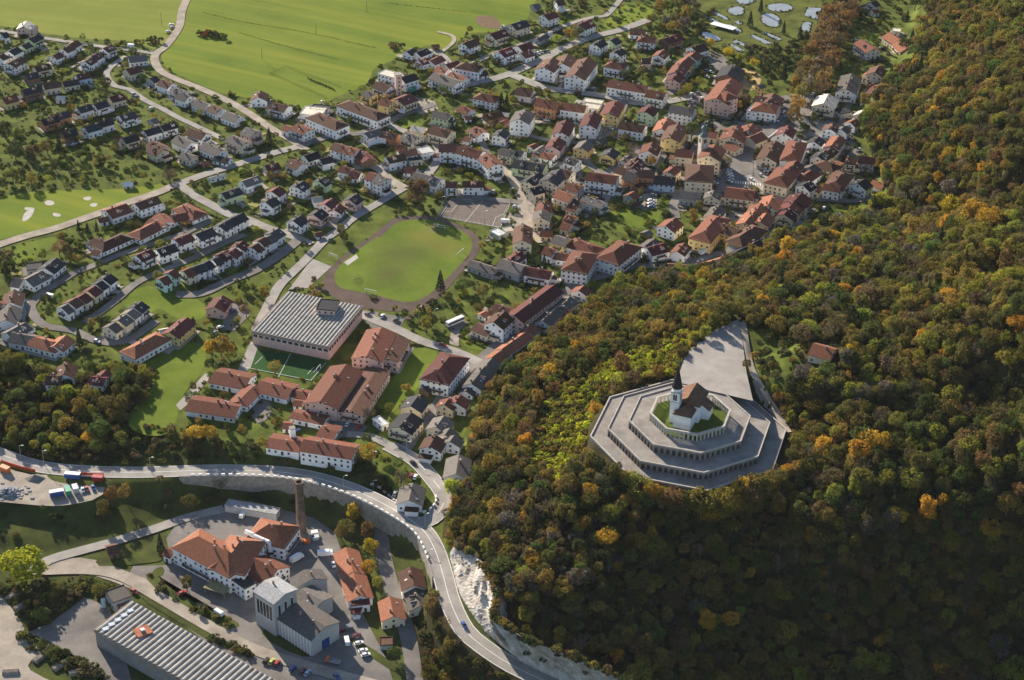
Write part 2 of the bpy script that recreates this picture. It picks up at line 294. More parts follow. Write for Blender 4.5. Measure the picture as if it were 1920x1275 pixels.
# ================================================================= meadows, pitch, yards
MEADOW = [(-60,-120),(345,-120),(352,0),(338,45),(312,85),(288,92),(250,78),(150,72),(80,62),(0,48),(-60,44)]
patch('meadow', MEADOW, MMEADDRY)
MEADOW2 = [(362,-120),(1080,-120),(1000,10),(985,45),(930,60),(880,62),(835,95),(800,85),(740,110),(700,130),(690,155),(668,168),(625,185),(605,198),(570,205),(540,196),(500,178),(465,184),(420,176),(380,160),(330,138),(306,122),(302,105),(325,78),(345,50),(352,10)]
patch('meadow', MEADOW2, MMEAD)
_d = un(700, 89) - un(383, 24); streak(MMEAD, math.atan2(_d[1], _d[0]), amp=.75, col=(0.20, 0.215, 0.025)); streak(MMEAD, math.atan2(_d[1], _d[0]), .01, .2, amp=.35, col=(0.095, 0.155, 0.010)); _d = un(300, 60) - un(0, 30); streak(MMEADDRY, math.atan2(_d[1], _d[0]), .004, .12, amp=.5, col=(0.125, 0.165, 0.018))
patch('meadow', [(-60,372),(0,368),(60,360),(150,356),(230,355),(300,345),(312,350),(250,372),(190,392),(120,418),(50,438),(0,450),(-60,462)], MMEAD)
patch('lawn', [(0,470),(50,455),(115,440),(90,475),(50,490),(0,500)], MPITCH, rnd=1)
patch('lawn', [(240,690),(300,670),(350,640),(392,650),(380,700),(340,740),(330,800),(300,822),(235,806),(250,760),(300,715)], MPITCH, rnd=2)
patch('lawn', [(232,565),(262,535),(305,540),(340,556),(385,565),(388,600),(330,600),(300,575),(280,590),(235,580)], MPITCH, rnd=2)
patch('lawn', [(1140,390),(1240,395),(1235,420),(1200,432),(1150,412)], MPITCH, rnd=1)
patch('lawn', [(745,222),(780,214),(800,232),(770,245),(748,238)], MPITCH, rnd=1)
patch('lawn', [(1120,60),(1165,5),(1230,10),(1215,40),(1170,50)], MMEAD, rnd=1)
patch('lawn', [(1020,40),(1120,38),(1110,60),(1060,70)], MMEAD, rnd=1)
patch('lawn', [(705,752),(765,670),(780,648),(832,662),(790,720),(740,775),(716,775)], MPITCH, rnd=1)
patch('lawn', [(860,625),(885,602),(925,640),(915,660),(870,652)], MPITCH, rnd=2)
patch('lawn', [(1590,70),(1660,62),(1640,90),(1600,80)], MMEAD, rnd=1)
patch('dry_plot', [(1378,130),(1412,126),(1430,145),(1418,172),(1385,165)], mat('straw_ground', (0.42, 0.30, 0.13), 0.95, 0.2, 0.2), rnd=1)
patch('ploughed_field', [(885,30),(930,28),(945,55),(900,52)], MSOIL, rnd=2)
for pts in [[(45,398),(68,386),(58,410),(40,418)], [(82,376),(100,376),(104,384),(86,386)], [(155,370),(172,368),(170,376),(158,376)], [(168,382),(183,380),(182,388),(170,388)], [(98,398),(116,402),(112,407),(100,406)], [(46,388),(66,390),(60,395),(46,394)]]:
    patch('bare_rock', pts, MSTONE, rnd=2)
patch('old_town_paving', [(1085,347),(1130,322),(1200,272),(1280,242),(1360,215),(1450,182),(1515,172),(1585,212),(1618,300),(1595,340),(1530,368),(1470,418),(1380,438),(1345,425),(1335,372),(1240,366),(1140,352)], MASPH, off=.052)
patch('old_town_paving', [(905,300),(960,330),(1000,300),(1080,290),(1100,345),(1060,380),(1010,372),(985,375),(945,330)], MASPH, off=.053)
# stadium
def wornmat():
    m = mat('worn_pitch', (0.100, 0.152, 0.018), 0.95, 0.2, 0.05, c2=(0.14, 0.185, 0.025), fine=0.5); n = m.node_tree; N = n.nodes; b = N['Principled BSDF']; src = b.inputs['Base Color'].links[0].from_socket; g = N.new('ShaderNodeNewGeometry')
    nz = N.new('ShaderNodeTexNoise'); nz.inputs['Scale'].default_value = 0.09; nz.inputs['Detail'].default_value = 5; n.links.new(g.outputs['Position'], nz.inputs['Vector'])
    for (px, py), rad, colr in (((752, 478), 24, (0.095, 0.075, 0.035)), ((728, 515), 18, (0.095, 0.08, 0.035)), ((795, 443), 17, (0.19, 0.15, 0.04)), ((838, 465), 17, (0.19, 0.15, 0.04)), ((818, 428), 9, (0.2, 0.15, 0.08))):
        P = un(px, py); d = N.new('ShaderNodeVectorMath'); d.operation = 'DISTANCE'; d.inputs[1].default_value = (P[0], P[1], 0.2); n.links.new(g.outputs['Position'], d.inputs[0])
        a = N.new('ShaderNodeMapRange'); a.inputs['From Min'].default_value = rad; a.inputs['From Max'].default_value = 0; a.inputs['To Max'].default_value = 1.0; n.links.new(d.outputs['Value'], a.inputs[0])
        k = N.new('ShaderNodeMath'); k.operation = 'MULTIPLY'; n.links.new(a.outputs[0], k.inputs[0]); n.links.new(nz.outputs['Fac'], k.inputs[1]); k.use_clamp = True
        mx = N.new('ShaderNodeMix'); mx.data_type = 'RGBA'; n.links.new(k.outputs[0], mx.inputs[0]); n.links.new(src, mx.inputs[6]); mx.inputs[7].default_value = (*colr, 1); src = mx.outputs[2]
    n.links.new(src, b.inputs['Base Color']); return m
MWORN = wornmat()
IN = [(625,523),(632,502),(660,476),(705,446),(748,414),(780,412),(815,412),(850,425),(878,440),(887,456),(880,478),(850,510),(815,545),(790,562),(765,568),(735,562),(700,552),(660,545),(635,540)]
OUTL = [(600,530),(625,495),(660,468),(700,440),(735,412),(760,405),(800,404),(845,414),(885,432),(903,452),(898,475),(870,505),(835,548),(800,578),(755,585),(710,583),(660,574),(630,562),(612,548)]
patch('running_track', OUTL, MTRACK, rnd=2); patch('football_pitch', IN, MWORN, rnd=2)
patch('worn_goalmouth', [(633,540),(690,552),(740,565),(765,569),(740,577),(690,576),(645,560)], MTRACK, rnd=2)
patch('track_approach', [(700,440),(748,402),(752,410),(735,425),(712,446)], MTRACK); patch('track_approach', [(560,565),(612,527),(625,530),(575,570)], MTRACK); patch('track_approach', [(757,600),(778,572),(790,577),(773,598)], MTRACK)
patch('jump_pit', [(645,492),(668,477),(672,484),(652,498)], MSTONE)
patch('ball_court', [(824,407),(846,372),(958,378),(938,428)], mat('court_asphalt', (0.165, 0.138, 0.118), 0.9, 0.12, 0.3, fine=0.1))
for a, b in [((872,418),(906,376)), ((846,373),(957,379)), ((825,406),(937,427)), ((958,378),(938,427)), ((826,405),(847,373)), ((924,424),(930,408)), ((930,408),(945,402)), ((945,402),(951,388)), ((832,398),(846,398)), ((846,398),(858,384))]:
    ribbon('court_line', np.array([un(*a), (un(*a) + un(*b)) / 2, un(*b)]), 0.2, MLINE, 0.36)
patch('hard_court', [(540,545),(585,485),(622,500),(578,540)], MCONC); patch('asphalt_strip', [(820,405),(842,372),(848,373),(828,406)], MDARK)
patch('asphalt_yard', [(700,618),(674,590),(684,582),(760,595),(752,612)], MASPH)
patch('turf_pitch', [(458,690),(485,655),(598,672),(617,680),(586,716)], MTURF)
for a, b in [((522,708),(545,664)), ((462,690),(583,714)), ((583,714),(612,680)), ((478,684),(492,670)), ((576,703),(588,690))]:
    ribbon('pitch_line', np.array([un(*a), (un(*a) + un(*b)) / 2, un(*b)]), 0.2, MLINE, 0.36)
patch('paved_path', [(448,690),(470,640),(484,650),(470,690),(440,712)], MCONC); patch('paved_path', [(330,760),(385,700),(396,706),(350,760),(338,770)], MCONC)
patch('school_yard', [(470,770),(488,745),(515,760),(500,790),(478,795)], MASPH, rnd=1); patch('parking_yard', [(560,800),(600,770),(690,800),(670,822),(640,822),(600,805)], MASPH)
# squares and car parks in the old town
patch('town_square', [(1335,330),(1352,300),(1398,290),(1420,300),(1445,330),(1460,345),(1430,352),(1370,346)], MASPH)
patch('gravel_yard', [(960,390),(985,372),(1003,385),(1000,425),(985,430),(945,422)], MGRAV); patch('gravel_yard', [(842,270),(872,262),(890,285),(868,292)], MGRAV)
patch('parking_yard', [(1195,362),(1232,364),(1232,390),(1198,388)], MGRAV); patch('parking_yard', [(1320,95),(1358,100),(1380,140),(1330,130)], MASPH, rnd=1)
patch('parking_yard', [(1460,195),(1490,180),(1500,215),(1475,245),(1440,240)], MASPH); patch('parking_yard', [(1280,175),(1330,170),(1345,200),(1290,200)], MASPH)
patch('yard', [(780,180),(815,190),(822,205),(790,215),(770,205)], MGRAV); patch('yard', [(560,218),(600,235),(650,255),(640,262),(580,240),(552,226)], MASPH)
patch('yard', [(705,150),(745,145),(755,165),(720,172)], MCONC); patch('yard', [(1268,470),(1340,455),(1352,480),(1290,500),(1262,490)], MASPH)
patch('yard', [(1035,150),(1060,130),(1070,160),(1120,165),(1115,178),(1050,170)], MASPH); patch('yard', [(838,606),(858,596),(878,605),(850,630)], MASPH); patch('yard', [(425,572),(455,560),(470,590),(440,620),(415,620)], MASPH)
patch('bus_yard', [(845,625),(862,618),(860,650),(842,645)], MGRAV); patch('yard', [(985,205),(1010,215),(1035,232),(1005,232)], MGRAV); patch('yard', [(1145,240),(1185,235),(1190,255),(1150,262)], MASPH)
# factory
patch('factory_yard', [(312,1010),(330,985),(420,952),(470,940),(590,972),(628,1000),(650,1060),(660,1110),(690,1170),(722,1230),(748,1310),(470,1310),(380,1200),(300,1140),(235,1090),(250,1062),(322,1060)], MASPH, -14)
patch('gravel_yard', [(-80,1075),(0,1108),(28,1150),(48,1180),(48,1205),(85,1218),(50,1245),(60,1262),(150,1300),(-80,1320)], MGRAV, -14, rnd=1)
patch('asphalt_yard', [(52,1186),(95,1168),(160,1120),(205,1140),(250,1285),(225,1300),(150,1235),(85,1200)], MASPH, -14)
patch('gravel_yard', [(75,1075),(90,1050),(170,1045),(240,1072),(330,1110),(300,1130),(225,1095),(160,1075),(110,1078)], MGRAV, -14, rnd=1)
patch('building_site', SITE, MGRAV, -6, rnd=1)
for pts in [[(488,1195),(500,1170),(590,1232),(560,1232)], [(272,1085),(300,1060),(312,1072),(290,1096)], [(268,1080),(300,1112),(366,1150),(415,1180),(450,1178),(446,1166),(385,1142),(315,1102),(288,1072)], [(262,1122),(335,1168),(398,1206),(470,1236),(476,1228),(402,1190),(330,1152),(275,1114)], [(640,1190),(690,1210),(752,1255),(740,1262),(690,1230)], [(170,1062),(205,1030),(310,1020),(320,1050),(235,1062)]]:
    patch('grass_verge', pts, MSLOPE, -14, rnd=1)
patch('plaza', PLAZA, MCONC, 44.5, off=0.10)
# ponds
MPG = mat('pond_bank_grass', (0.072, 0.088, 0.018), 0.95, 0.35, 0.08, c2=(0.135, 0.150, 0.032), fine=0.6)
MBANK = mat('reed_bank', (0.045, 0.06, 0.014), 0.95, 0.4, 0.3, c2=(0.09, 0.10, 0.025), fine=0.5); PONDS = []
patch('pond_meadow', [(1300,-60),(1560,-60),(1525,70),(1490,130),(1460,150),(1420,125),(1370,100),(1320,88),(1300,60)], MPG)
for pts in [[(1362,20),(1378,13),(1394,14),(1394,28),(1375,30)], [(1436,12),(1455,7),(1480,9),(1488,18),(1470,23),(1445,22)], [(1425,40),(1430,26),(1452,27),(1464,38),(1460,52),(1440,50)], [(1508,30),(1515,15),(1540,16),(1532,38)], [(1500,55),(1508,42),(1522,43),(1515,66)], [(1330,22),(1340,22),(1370,38),(1360,38)], [(1322,32),(1330,32),(1352,44),(1342,46)], [(1316,62),(1326,60),(1354,74),(1345,79),(1318,72)], [(1404,68),(1414,67),(1448,82),(1436,84)], [(1373,80),(1380,76),(1414,90),(1408,93)], [(1366,84),(1374,84),(1396,96),(1388,99)], [(1360,47),(1370,47),(1390,58),(1388,63)], [(1426,62),(1436,62),(1466,74),(1460,77)], [(1376,42),(1384,40),(1392,46),(1384,47)], [(1380,0),(1400,-4),(1420,0),(1400,10),(1384,8)]]:
    c_ = np.mean(np.array(pts, float), 0); big_ = [tuple(c_ + (np.array(q) - c_) * (1 + 2.4 / (np.hypot(*(np.array(q) - c_)) + 1)) + np.array([0, -.4])) for q in pts]
    patch('pond_bank', big_, MBANK, 0, off=0.50, rnd=1); patch('pond', pts, MWATER, 0, off=0.55, rnd=0 if len(pts) == 4 else 1); PONDS.append([un(q[0], q[1])[:2] for q in pts])
# ================================================================= roads
main = ribbon('main_road', MAINP, 9.4, MROAD, 0.17); ROADLINES.append((MAINP, 11))
def offset_line(C, o):
    T = np.gradient(C[:, :2], axis=0); T /= np.linalg.norm(T, axis=1)[:, None]; Q = C.copy(); Q[:, 0] += -T[:, 1] * o; Q[:, 1] += T[:, 0] * o; return Q
for o_, w_ in ((4.3, .25), (-4.3, .25), (0.0, .28)): ribbon('road_marking', offset_line(MAINP, o_), w_, MLINE, 0.20)
NECK = [(792,982),(808,975),(821,963),(832,944),(830,925),(813,902),(792,877),(772,860),(750,848),(728,836)]
road(NECK, 8.5); NK = smooth_line([G(*p) for p in NECK], 3)
for i in range(4, len(NK) - 4, 5): ribbon('road_marking', NK[i:i + 3], 0.3, MLINE, 0.40)
for o_ in (4.0, -4.0): ribbon('road_marking', offset_line(NK, o_), 0.22, MLINE, 0.395)
for pts, wd, m in [
 ([(735,838),(762,840),(774,820),(799,792),(817,764),(841,733),(865,707),(880,694),(893,682),(915,662),(945,638),(962,622),(1000,598),(1040,568),(1062,548),(1085,532),(1110,523),(1150,512),(1190,498)], 6.5, MASPH),
 ([(674,588),(700,600),(726,610),(753,622),(790,640),(822,650),(854,660),(878,670),(897,680)], 6.5, None), ([(742,842),(715,828),(690,818),(650,815)], 5, None),
 ([(317,352),(350,340),(383,328),(450,307),(522,285),(550,278),(567,272)], 7, None), ([(575,282),(545,262),(517,247),(492,230),(467,213),(433,193),(400,177),(367,163),(333,150),(303,135),(291,117),(292,102),(309,89),(325,69),(337,48),(341,22),(350,0),(358,-20)], 6, MGRAV),
 ([(-40,474),(0,459),(50,443),(100,430),(150,413),(193,398),(247,378),(300,360),(320,351)], 7, MGRAV), ([(335,345),(350,357),(367,369),(393,383),(417,396),(433,404),(465,412),(492,424),(517,433),(558,447),(583,459)], 6.5, None),
 ([(758,353),(735,366),(710,381),(660,411),(642,427),(612,448),(590,470),(566,495),(545,515),(525,535),(510,560),(480,620)], 6, None), ([(236,106),(209,125),(200,142),(216,162),(242,168),(271,188),(303,204),(334,221),(362,234),(395,250),(420,262)], 4.6, None),
 ([(291,101),(250,95),(177,86),(83,72),(0,58)], 4.5, None), ([(55,580),(68,560),(83,547),(117,527),(142,511),(175,499),(217,481),(267,464),(317,448),(350,436),(395,415)], 5, MASPH),
 ([(57,574),(62,590),(83,611),(117,617),(142,622),(170,636),(205,644),(232,641),(260,627),(293,602)], 5.5, MASPH), ([(160,606),(185,588),(222,560),(253,533),(293,513),(343,493),(377,478),(422,456),(460,440)], 5, MASPH), ([(330,553),(377,551),(427,528),(477,508),(525,478),(560,450)], 7, MASPH),
 ([(862,163),(900,154),(927,148),(958,138),(990,124),(1031,104),(1062,88),(1110,70),(1165,56),(1215,38)], 8, None), ([(950,137),(990,153),(1031,167),(1094,175),(1140,182),(1203,195),(1257,190),(1300,180)], 8, None), ([(866,162),(848,130),(830,106),(806,93)], 6, None), ([(828,98),(846,84),(852,74),(845,66),(820,60)], 3, MGRAV),
 ([(1175,-15),(1160,4),(1136,30),(1115,32),(1060,48),(1002,75),(930,100),(880,122)], 4.5, None), ([(1402,330),(1402,298),(1409,274),(1437,254),(1462,230),(1480,208),(1500,180),(1528,132),(1556,70),(1592,-12)], 7, MASPH),
 ([(1100,344),(1165,352),(1263,364),(1262,385),(1268,410)], 5.5, MASPH), ([(1400,330),(1425,350),(1455,370),(1468,385),(1450,415),(1438,450)], 5.5, None), ([(1015,456),(996,425),(985,395),(978,372),(958,334),(944,317),(935,300)], 5.5, MGRAV), ([(860,368),(900,373),(930,376),(980,380)], 6, MASPH),
 ([(758,353),(730,337),(712,318),(690,312),(665,316)], 7, MGRAV), ([(560,276),(600,262),(640,250),(668,252),(722,234),(747,220),(783,206),(815,196)], 6, MASPH), ([(722,233),(767,250),(800,262),(822,277),(818,305),(800,330)], 6, None), ([(560,250),(590,240),(622,258)], 5, None),
 ([(985,252),(1020,262),(1085,268),(1120,262),(1150,240),(1168,205),(1172,190)], 5, MASPH), ([(1085,268),(1098,300),(1115,318),(1140,330)], 5, MASPH), ([(1530,375),(1600,378),(1640,370)], 4.5, MASPH), ([(1575,235),(1590,200),(1612,180),(1640,160),(1668,140)], 4, MASPH), ([(900,260),(915,290),(925,315),(944,318)], 4.5, MASPH), ([(1190,498),(1240,500),(1300,490),(1370,470),(1430,450)], 5, MASPH)]:
    road(pts, wd, m)
road([(60,1075),(90,1052),(150,1034),(209,1018),(292,992),(350,972),(420,955)], 6, MROAD, -14); road([(60,1072),(167,1070),(229,1082),(292,1117),(400,1180),(480,1220),(580,1252),(720,1290)], 6.2, MGRAV, -14)
lane = ribbon('lane', smooth_line(LP, 4), 7, MASPH, 0.18); ROADLINES.append((smooth_line(LP, 4), 8))
road([(1392,606),(1400,650),(1412,700),(1432,745),(1465,790),(1478,812)], 3.2, MGRAV)
road([(1541,480),(1553,470),(1570,460),(1586,456),(1594,450)], 5, None)
for k in range(11):
    a = un(1380 + k * 4.6, 345 + k * .45); ribbon('crossing_stripe', np.array([a, a + np.array([0, 1.7, 0]), a + np.array([0, 3.4, 0])]), .55, MLINE, 0.6)
for k in range(10):
    a = un(1440 + k * 2.2, 259 - k * 1.8); ribbon('crossing_stripe', np.array([a, a + np.array([1.5, 1.7, 0]), a + np.array([3, 3.4, 0])]), .5, MLINE, 0.6)
# ================================================================= houses
HOUSES = []       # (root, px, py, descr, roofcode, wallcode, kind)
FOOT = []
WINME = None
def window_mesh():
    b = MB(); b.box(-.5, .5, -.05, .06, -.5, .5, 1); b.box(-.41, .41, -.05, .09, -.43, .43, 0); return b.mesh('window', (MGLASS, MFRAME))
WINME = window_mesh()
_b = MB(); _b.box(-.5, .5, -.05, .1, 0, 1, 0); _b.box(-.34, .34, -.05, .13, .55, .9, 1); DOORME = _b.mesh('door', (MWOOD, MGLASS))
_b = MB(); _b.box(-.36, .36, -.36, .36, -.9, 1.0, 0); _b.box(-.46, .46, -.46, .46, 1.0, 1.16, 1); CHIMME = _b.mesh('chimney', (MCHIM, MCONC))
_b = MB(); _b.box(-.4, .4, -.6, .6, 0, .1, 0); _b.box(-.3, .3, -.5, .5, .1, .13, 1); SKYME = _b.mesh('skylight', (MSTEEL, mat('skylight_glass', (.55, .6, .65), .05, .05, spec=1.0)))
_b = MB(); _b.box(-.5, .5, 0, 1.2, -.16, 0, 0); _b.box(-.5, .5, 1.12, 1.2, 0, .95, 1); _b.box(-.5, -.48, 0, 1.15, 0, .95, 1); _b.box(.48, .5, 0, 1.15, 0, .95, 1); BALME = _b.mesh('balcony', (MCONC, MWOOD))
_b = MB(); _b.add([(-.95, 0, 0), (.95, 0, 0), (.95, 0, 1.25), (0, 0, 1.75), (-.95, 0, 1.25), (-.95, -2.4, 0), (.95, -2.4, 0), (.95, -2.4, 1.25), (0, -2.4, 1.75), (-.95, -2.4, 1.25)], [(0, 1, 2, 3, 4), (1, 6, 7, 2), (5, 0, 4, 9)], 0); _b.add([(-1.15, .2, 1.2), (0, .2, 1.84), (1.15, .2, 1.2), (-1.15, -2.6, 1.2), (0, -2.6, 1.84), (1.15, -2.6, 1.2)], [(0, 1, 4, 3), (1, 2, 5, 4)], 1); _b.box(-.5, .5, -.02, .06, .25, 1.15, 2); DORMV = {}
def dormer_mesh(rc, wc):
    if (rc, wc) not in DORMV: DORMV[(rc, wc)] = _b_dorm.mesh('dormer', (WALL[wc], ROOF[rc], MGLASS))
    return DORMV[(rc, wc)]
_b_dorm = _b
def roof_mesh(kind, L, Wd, E, t, m, o=.55):
    th = .24; zr = E + Wd / 2 * t; b = Wd / 2 + o; a = L / 2 + o * .9; ze = E - o * t
    if kind == 'h':
        rl = max(.05, (L - Wd) / 2); v = [(-rl, 0, zr), (rl, 0, zr), (-a, -b, ze), (a, -b, ze), (a, b, ze), (-a, b, ze)] + [(-a, -b, ze - th), (a, -b, ze - th), (a, b, ze - th), (-a, b, ze - th)]
        f = [(2, 3, 1, 0), (3, 4, 1), (4, 5, 0, 1), (5, 2, 0), (6, 7, 3, 2), (7, 8, 4, 3), (8, 9, 5, 4), (9, 6, 2, 5), (9, 8, 7, 6)]
    else:
        v = [(-a, 0, zr), (a, 0, zr), (-a, -b, ze), (a, -b, ze), (a, b, ze), (-a, b, ze)]; v += [(p[0], p[1], p[2] - th) for p in v]
        f = [(2, 3, 1, 0), (0, 1, 4, 5), (8, 9, 3, 2), (10, 11, 5, 4), (6, 7, 9, 8), (11, 10, 7, 6), (6, 8, 2, 0), (11, 6, 0, 5), (9, 7, 1, 3), (7, 10, 4, 1)]
    return mesh('roof', v, f, (m, MCHIM))
def house(r1, r2, Wd=9.0, E=5.0, roof='r', wall='w', kind='g', g=0.0, name='house', pitch=None, win=True, chim=True, cat='house', label=None, base=-1.5):
    t = math.tan(math.radians(pitch or (26 if Wd < 12 else 23))); zr = E + (Wd / 2 * t if kind != 'f' else 0)
    P, Q = un(*r1, g + zr), un(*r2, g + zr); c = (P + Q) / 2; D = Q - P; ang = math.atan2(D[1], D[0]); L = float(np.hypot(D[0], D[1]))
    if kind == 'h': L = L + Wd
    elif kind == 'g': L = L - .9
    L = max(L, 4.0); root = empty(name, (c[0], c[1], g), ang); FOOT.append((c[0], c[1], L, Wd, ang))
    wm = WALL[wall]; hl, hw = L / 2, Wd / 2; v = [(-hl, -hw, base), (hl, -hw, base), (hl, hw, base), (-hl, hw, base), (-hl, -hw, E), (hl, -hw, E), (hl, hw, E), (-hl, hw, E)]
    f = [(0, 1, 5, 4), (2, 3, 7, 6)]
    if kind == 'g': v += [(-hl, 0, zr - .1), (hl, 0, zr - .1)]; f += [(3, 0, 4, 8, 7), (1, 2, 6, 9, 5)]
    else: f += [(3, 0, 4, 7), (1, 2, 6, 5), (4, 5, 6, 7)]
    obj('wall', mesh('wall', v, f, (wm,)), root)
    if kind == 'f':
        b = MB(); b.box(-hl - .2, hl + .2, -hw - .2, hw + .2, E + .004, E + .28); b.box(-hl - .2, hl + .2, -hw - .2, -hw, E + .28, E + .6); b.box(-hl - .2, hl + .2, hw, hw + .2, E + .28, E + .6); b.box(-hl - .2, -hl, -hw, hw, E + .28, E + .6); b.box(hl, hl + .2, -hw, hw, E + .28, E + .6)
        ro = obj('roof', b.mesh('roof', (ROOF[roof],)), root)
    else: ro = obj('roof', roof_mesh(kind, L, Wd, E, t, ROOF[roof]), root)
    rr = random.Random(int(r1[0] * 131 + r1[1] * 17)); cx, cy = -c[0], -c[1]; ca, sa = math.cos(ang), math.sin(ang)
    if chim and kind != 'f' and L > 6:
        for _ in range(1 + (L > 14) + (L > 24)):
            y = rr.choice((-1, 1)) * Wd * .1; obj('chimney', CHIMME, ro, (rr.uniform(-.35, .35) * L, y, zr + .1))
        if rr.random() < .45 and kind == 'g':
            s = rr.choice((-1, 1)); o = obj('skylight', SKYME, ro, (rr.uniform(-.3, .3) * L, s * hw * .55, E + hw * .45 * t + .03)); o.rotation_euler = (-s * math.atan(t), 0, 0)
    if win:
        fl = max(1, int(E / 2.65)); sides = [(0, -hw, 0.0, L, (sa, -ca)), (0, hw, math.pi, L, (-sa, ca)), (-hl, 0, -math.pi / 2, Wd, (-ca, -sa)), (hl, 0, math.pi / 2, Wd, (ca, sa))]
        first = True
        for x, y, rz, ln, nrm in sides:
            if nrm[0] * cx + nrm[1] * cy < 0.12 * math.hypot(cx, cy): continue
            n = max(1, int(ln / 3.0)); dx, dy = math.cos(rz), math.sin(rz)
            for k in range(fl + (1 if (kind == 'g' and ln == Wd and E > 4) else 0)):
                zc = 1.55 + k * 2.7
                nn, span = (n, ln) if k < fl else (max(1, n - 2), ln * .45)
                for j in range(nn):
                    u = (j + .5) / nn * span - span / 2
                    if rr.random() < .14: continue
                    if k == 0 and first and j == nn // 2: obj('door', DOORME, root, (x + u * dx, y + u * dy, 0), rz + math.pi, (1.2, 1, 2.2)); first = False; continue
                    obj('window', WINME, root, (x + u * dx, y + u * dy, zc), rz + math.pi, (1.15 + .25 * rr.random(), 1, 1.35))
            if E >= 5 and ln > 6.5 and rr.random() < .4:
                wdt = rr.uniform(.4, .7) * ln; obj('balcony', BALME, root, (x, y, 2.75), rz + math.pi, (wdt, 1, 1))
    area = L * Wd
    if kind == 'g' and label is None and 55 < area < 260 and E > 3.4:
        for s, nv_ in ((-1, (sa, -ca)), (1, (-sa, ca))):
            if nv_[0] * cx + nv_[1] * cy > 0 and rr.random() < .32:
                for q in range(rr.choice((1, 1, 2))): obj('dormer', dormer_mesh(roof, wall), ro, (rr.uniform(-.32, .32) * L, s * hw * .72, E + hw * .28 * t - .15), 0 if s > 0 else math.pi)
        if rr.random() < .5:
            sx_ = rr.choice((-1, 1)); ew, el, eh = rr.uniform(2.6, 4.2), rr.uniform(3.5, min(6.5, Wd)), rr.uniform(2.4, 3.0); x0_, y0_ = sx_ * (hl + ew / 2), rr.uniform(-.2, .2) * Wd
            b = MB(); b.box(x0_ - ew / 2, x0_ + ew / 2, y0_ - el / 2, y0_ + el / 2, -1, eh - .003, 0); b.box(x0_ - ew / 2 - .3 * (sx_ < 0), x0_ + ew / 2 + .3 * (sx_ > 0), y0_ - el / 2 - .3, y0_ + el / 2 + .3, eh, eh + .2, 1); obj('extension', b.mesh('extension', (wm, ROOF[rr.choice((roof, 'g', 'b', 'k'))])), root)
    px, py = proj((c[0], c[1], g))
    if cat == 'house' and label is None:
        if area < 42 or (E < 3.1 and area < 90): kd = 'shed'; root.name = 'shed'
        elif area > 330: kd = 'large building'; root.name = 'large_building'
        elif L > 2.3 * Wd: kd = 'long house'; root.name = 'long_house'
        else: kd = 'house'
    else: kd = cat
    HOUSES.append((root, px, py, kd, roof, wall, kind, label, L, Wd)); return root
def tile(ox, oy, s, rows):
    for r in rows:
        x1, y1, x2, y2, Wd, E, code = r[:7]; kw = dict(zip(('g',), r[7:8]))
        house((ox + x1 / s, oy + y1 / s), (ox + x2 / s, oy + y2 / s), Wd, E, code[0], code[1], code[2] if len(code) > 2 else 'g', **kw)
S1 = 4.793
tile(0, 0, S1, [(240,185,205,235,10,6,'Lp'),(265,222,322,228,8,5,'Lp'),(5,300,60,285,9,5,'kw'),(255,348,345,304,9,5,'kG'),(190,408,255,378,8,4,'kG'),(75,460,155,418,9,5,'kw'),(-20,505,30,478,9,5,'bw'),(75,565,190,505,10,5.5,'bw'),(305,600,440,568,9,5,'bc'),(222,672,332,644,9,4,'kt'),(195,805,365,768,9,5.5,'kt'),(385,752,532,728,9,5,'bc'),(560,737,702,710,8,4,'kc'),(682,672,802,645,9,4.5,'mB'),(470,497,542,468,8,4.5,'bw'),(560,437,640,402,8.5,5,'bw'),(625,395,692,358,8.5,5,'bw'),(762,552,826,515,8.5,5,'bw'),(820,508,880,472,8.5,5,'bw'),(925,434,1004,398,9,5,'bw'),(1150,507,1315,488,10,4,'gw'),(1130,622,1245,588,10,5,'rc'),(1345,702,1405,680,9,4,'ks'),(980,872,1105,840,9,4.5,'mc'),(690,967,812,932,9,5,'kw'),(840,937,952,902,9,5,'kw'),(365,1077,512,1040,9,5,'ko'),(490,1027,612,993,9,5,'ko'),(755,1142,887,1105,9,5,'kw'),(878,1094,997,1060,9,5,'kw'),(1070,1037,1207,1000,9.5,5.5,'kw'),(1290,1172,1427,1133,9,5,'kw'),(1437,1130,1567,1093,9,5,'kw'),(555,1187,677,1155,9,5,'kt'),(1095,1240,1227,1202,9,5,'kc'),(15,882,142,848,10,5,'ry'),(1350,1072,1402,1055,8,4,'gs'),(505,860,590,862,6,3,'Lw')])
tile(300, 140, 6, [(10,52,140,97,9,5,'bw'),(150,137,262,182,9,5,'gw'),(210,202,332,242,9,5,'gw'),(400,277,542,332,9,4.5,'gw'),(480,345,560,335,6,3.5,'rw'),(580,337,682,387,9,4.5,'bw'),(640,382,732,392,8,4.5,'Lw'),(740,412,902,472,9.5,4.5,'gw'),(330,602,522,662,10,5,'bw'),(190,682,352,762,10,5,'gw'),(250,867,382,912,8,4,'gc'),(500,759,702,847,9.5,5,'gw'),(790,677,972,757,10,5.5,'gc'),(960,587,1082,632,11,6,'gp'),(1130,177,1105,252,10.5,5,'bw'),(1260,307,1442,352,10,5,'bw'),(1530,550,1682,612,10,5.5,'rw'),(1400,562,1482,592,7,4.5,'rw'),(470,977,547,967,5,2.5,'ot'),(620,905,790,945,7,3,'kw'),(1470,945,1600,1000,10,5,'bw'),(-90,790,30,850,10,5,'bc')])
tile(380, 0, S1, [(1040,1022,1200,1088,12,7,'bwh'),(1320,910,1565,1002,12.5,7,'bwh'),(1600,882,1702,908,9,7,'ry'),(900,990,1090,1010,13,3.6,'Lwf'),(980,960,1130,975,8,3.4,'ksf')])
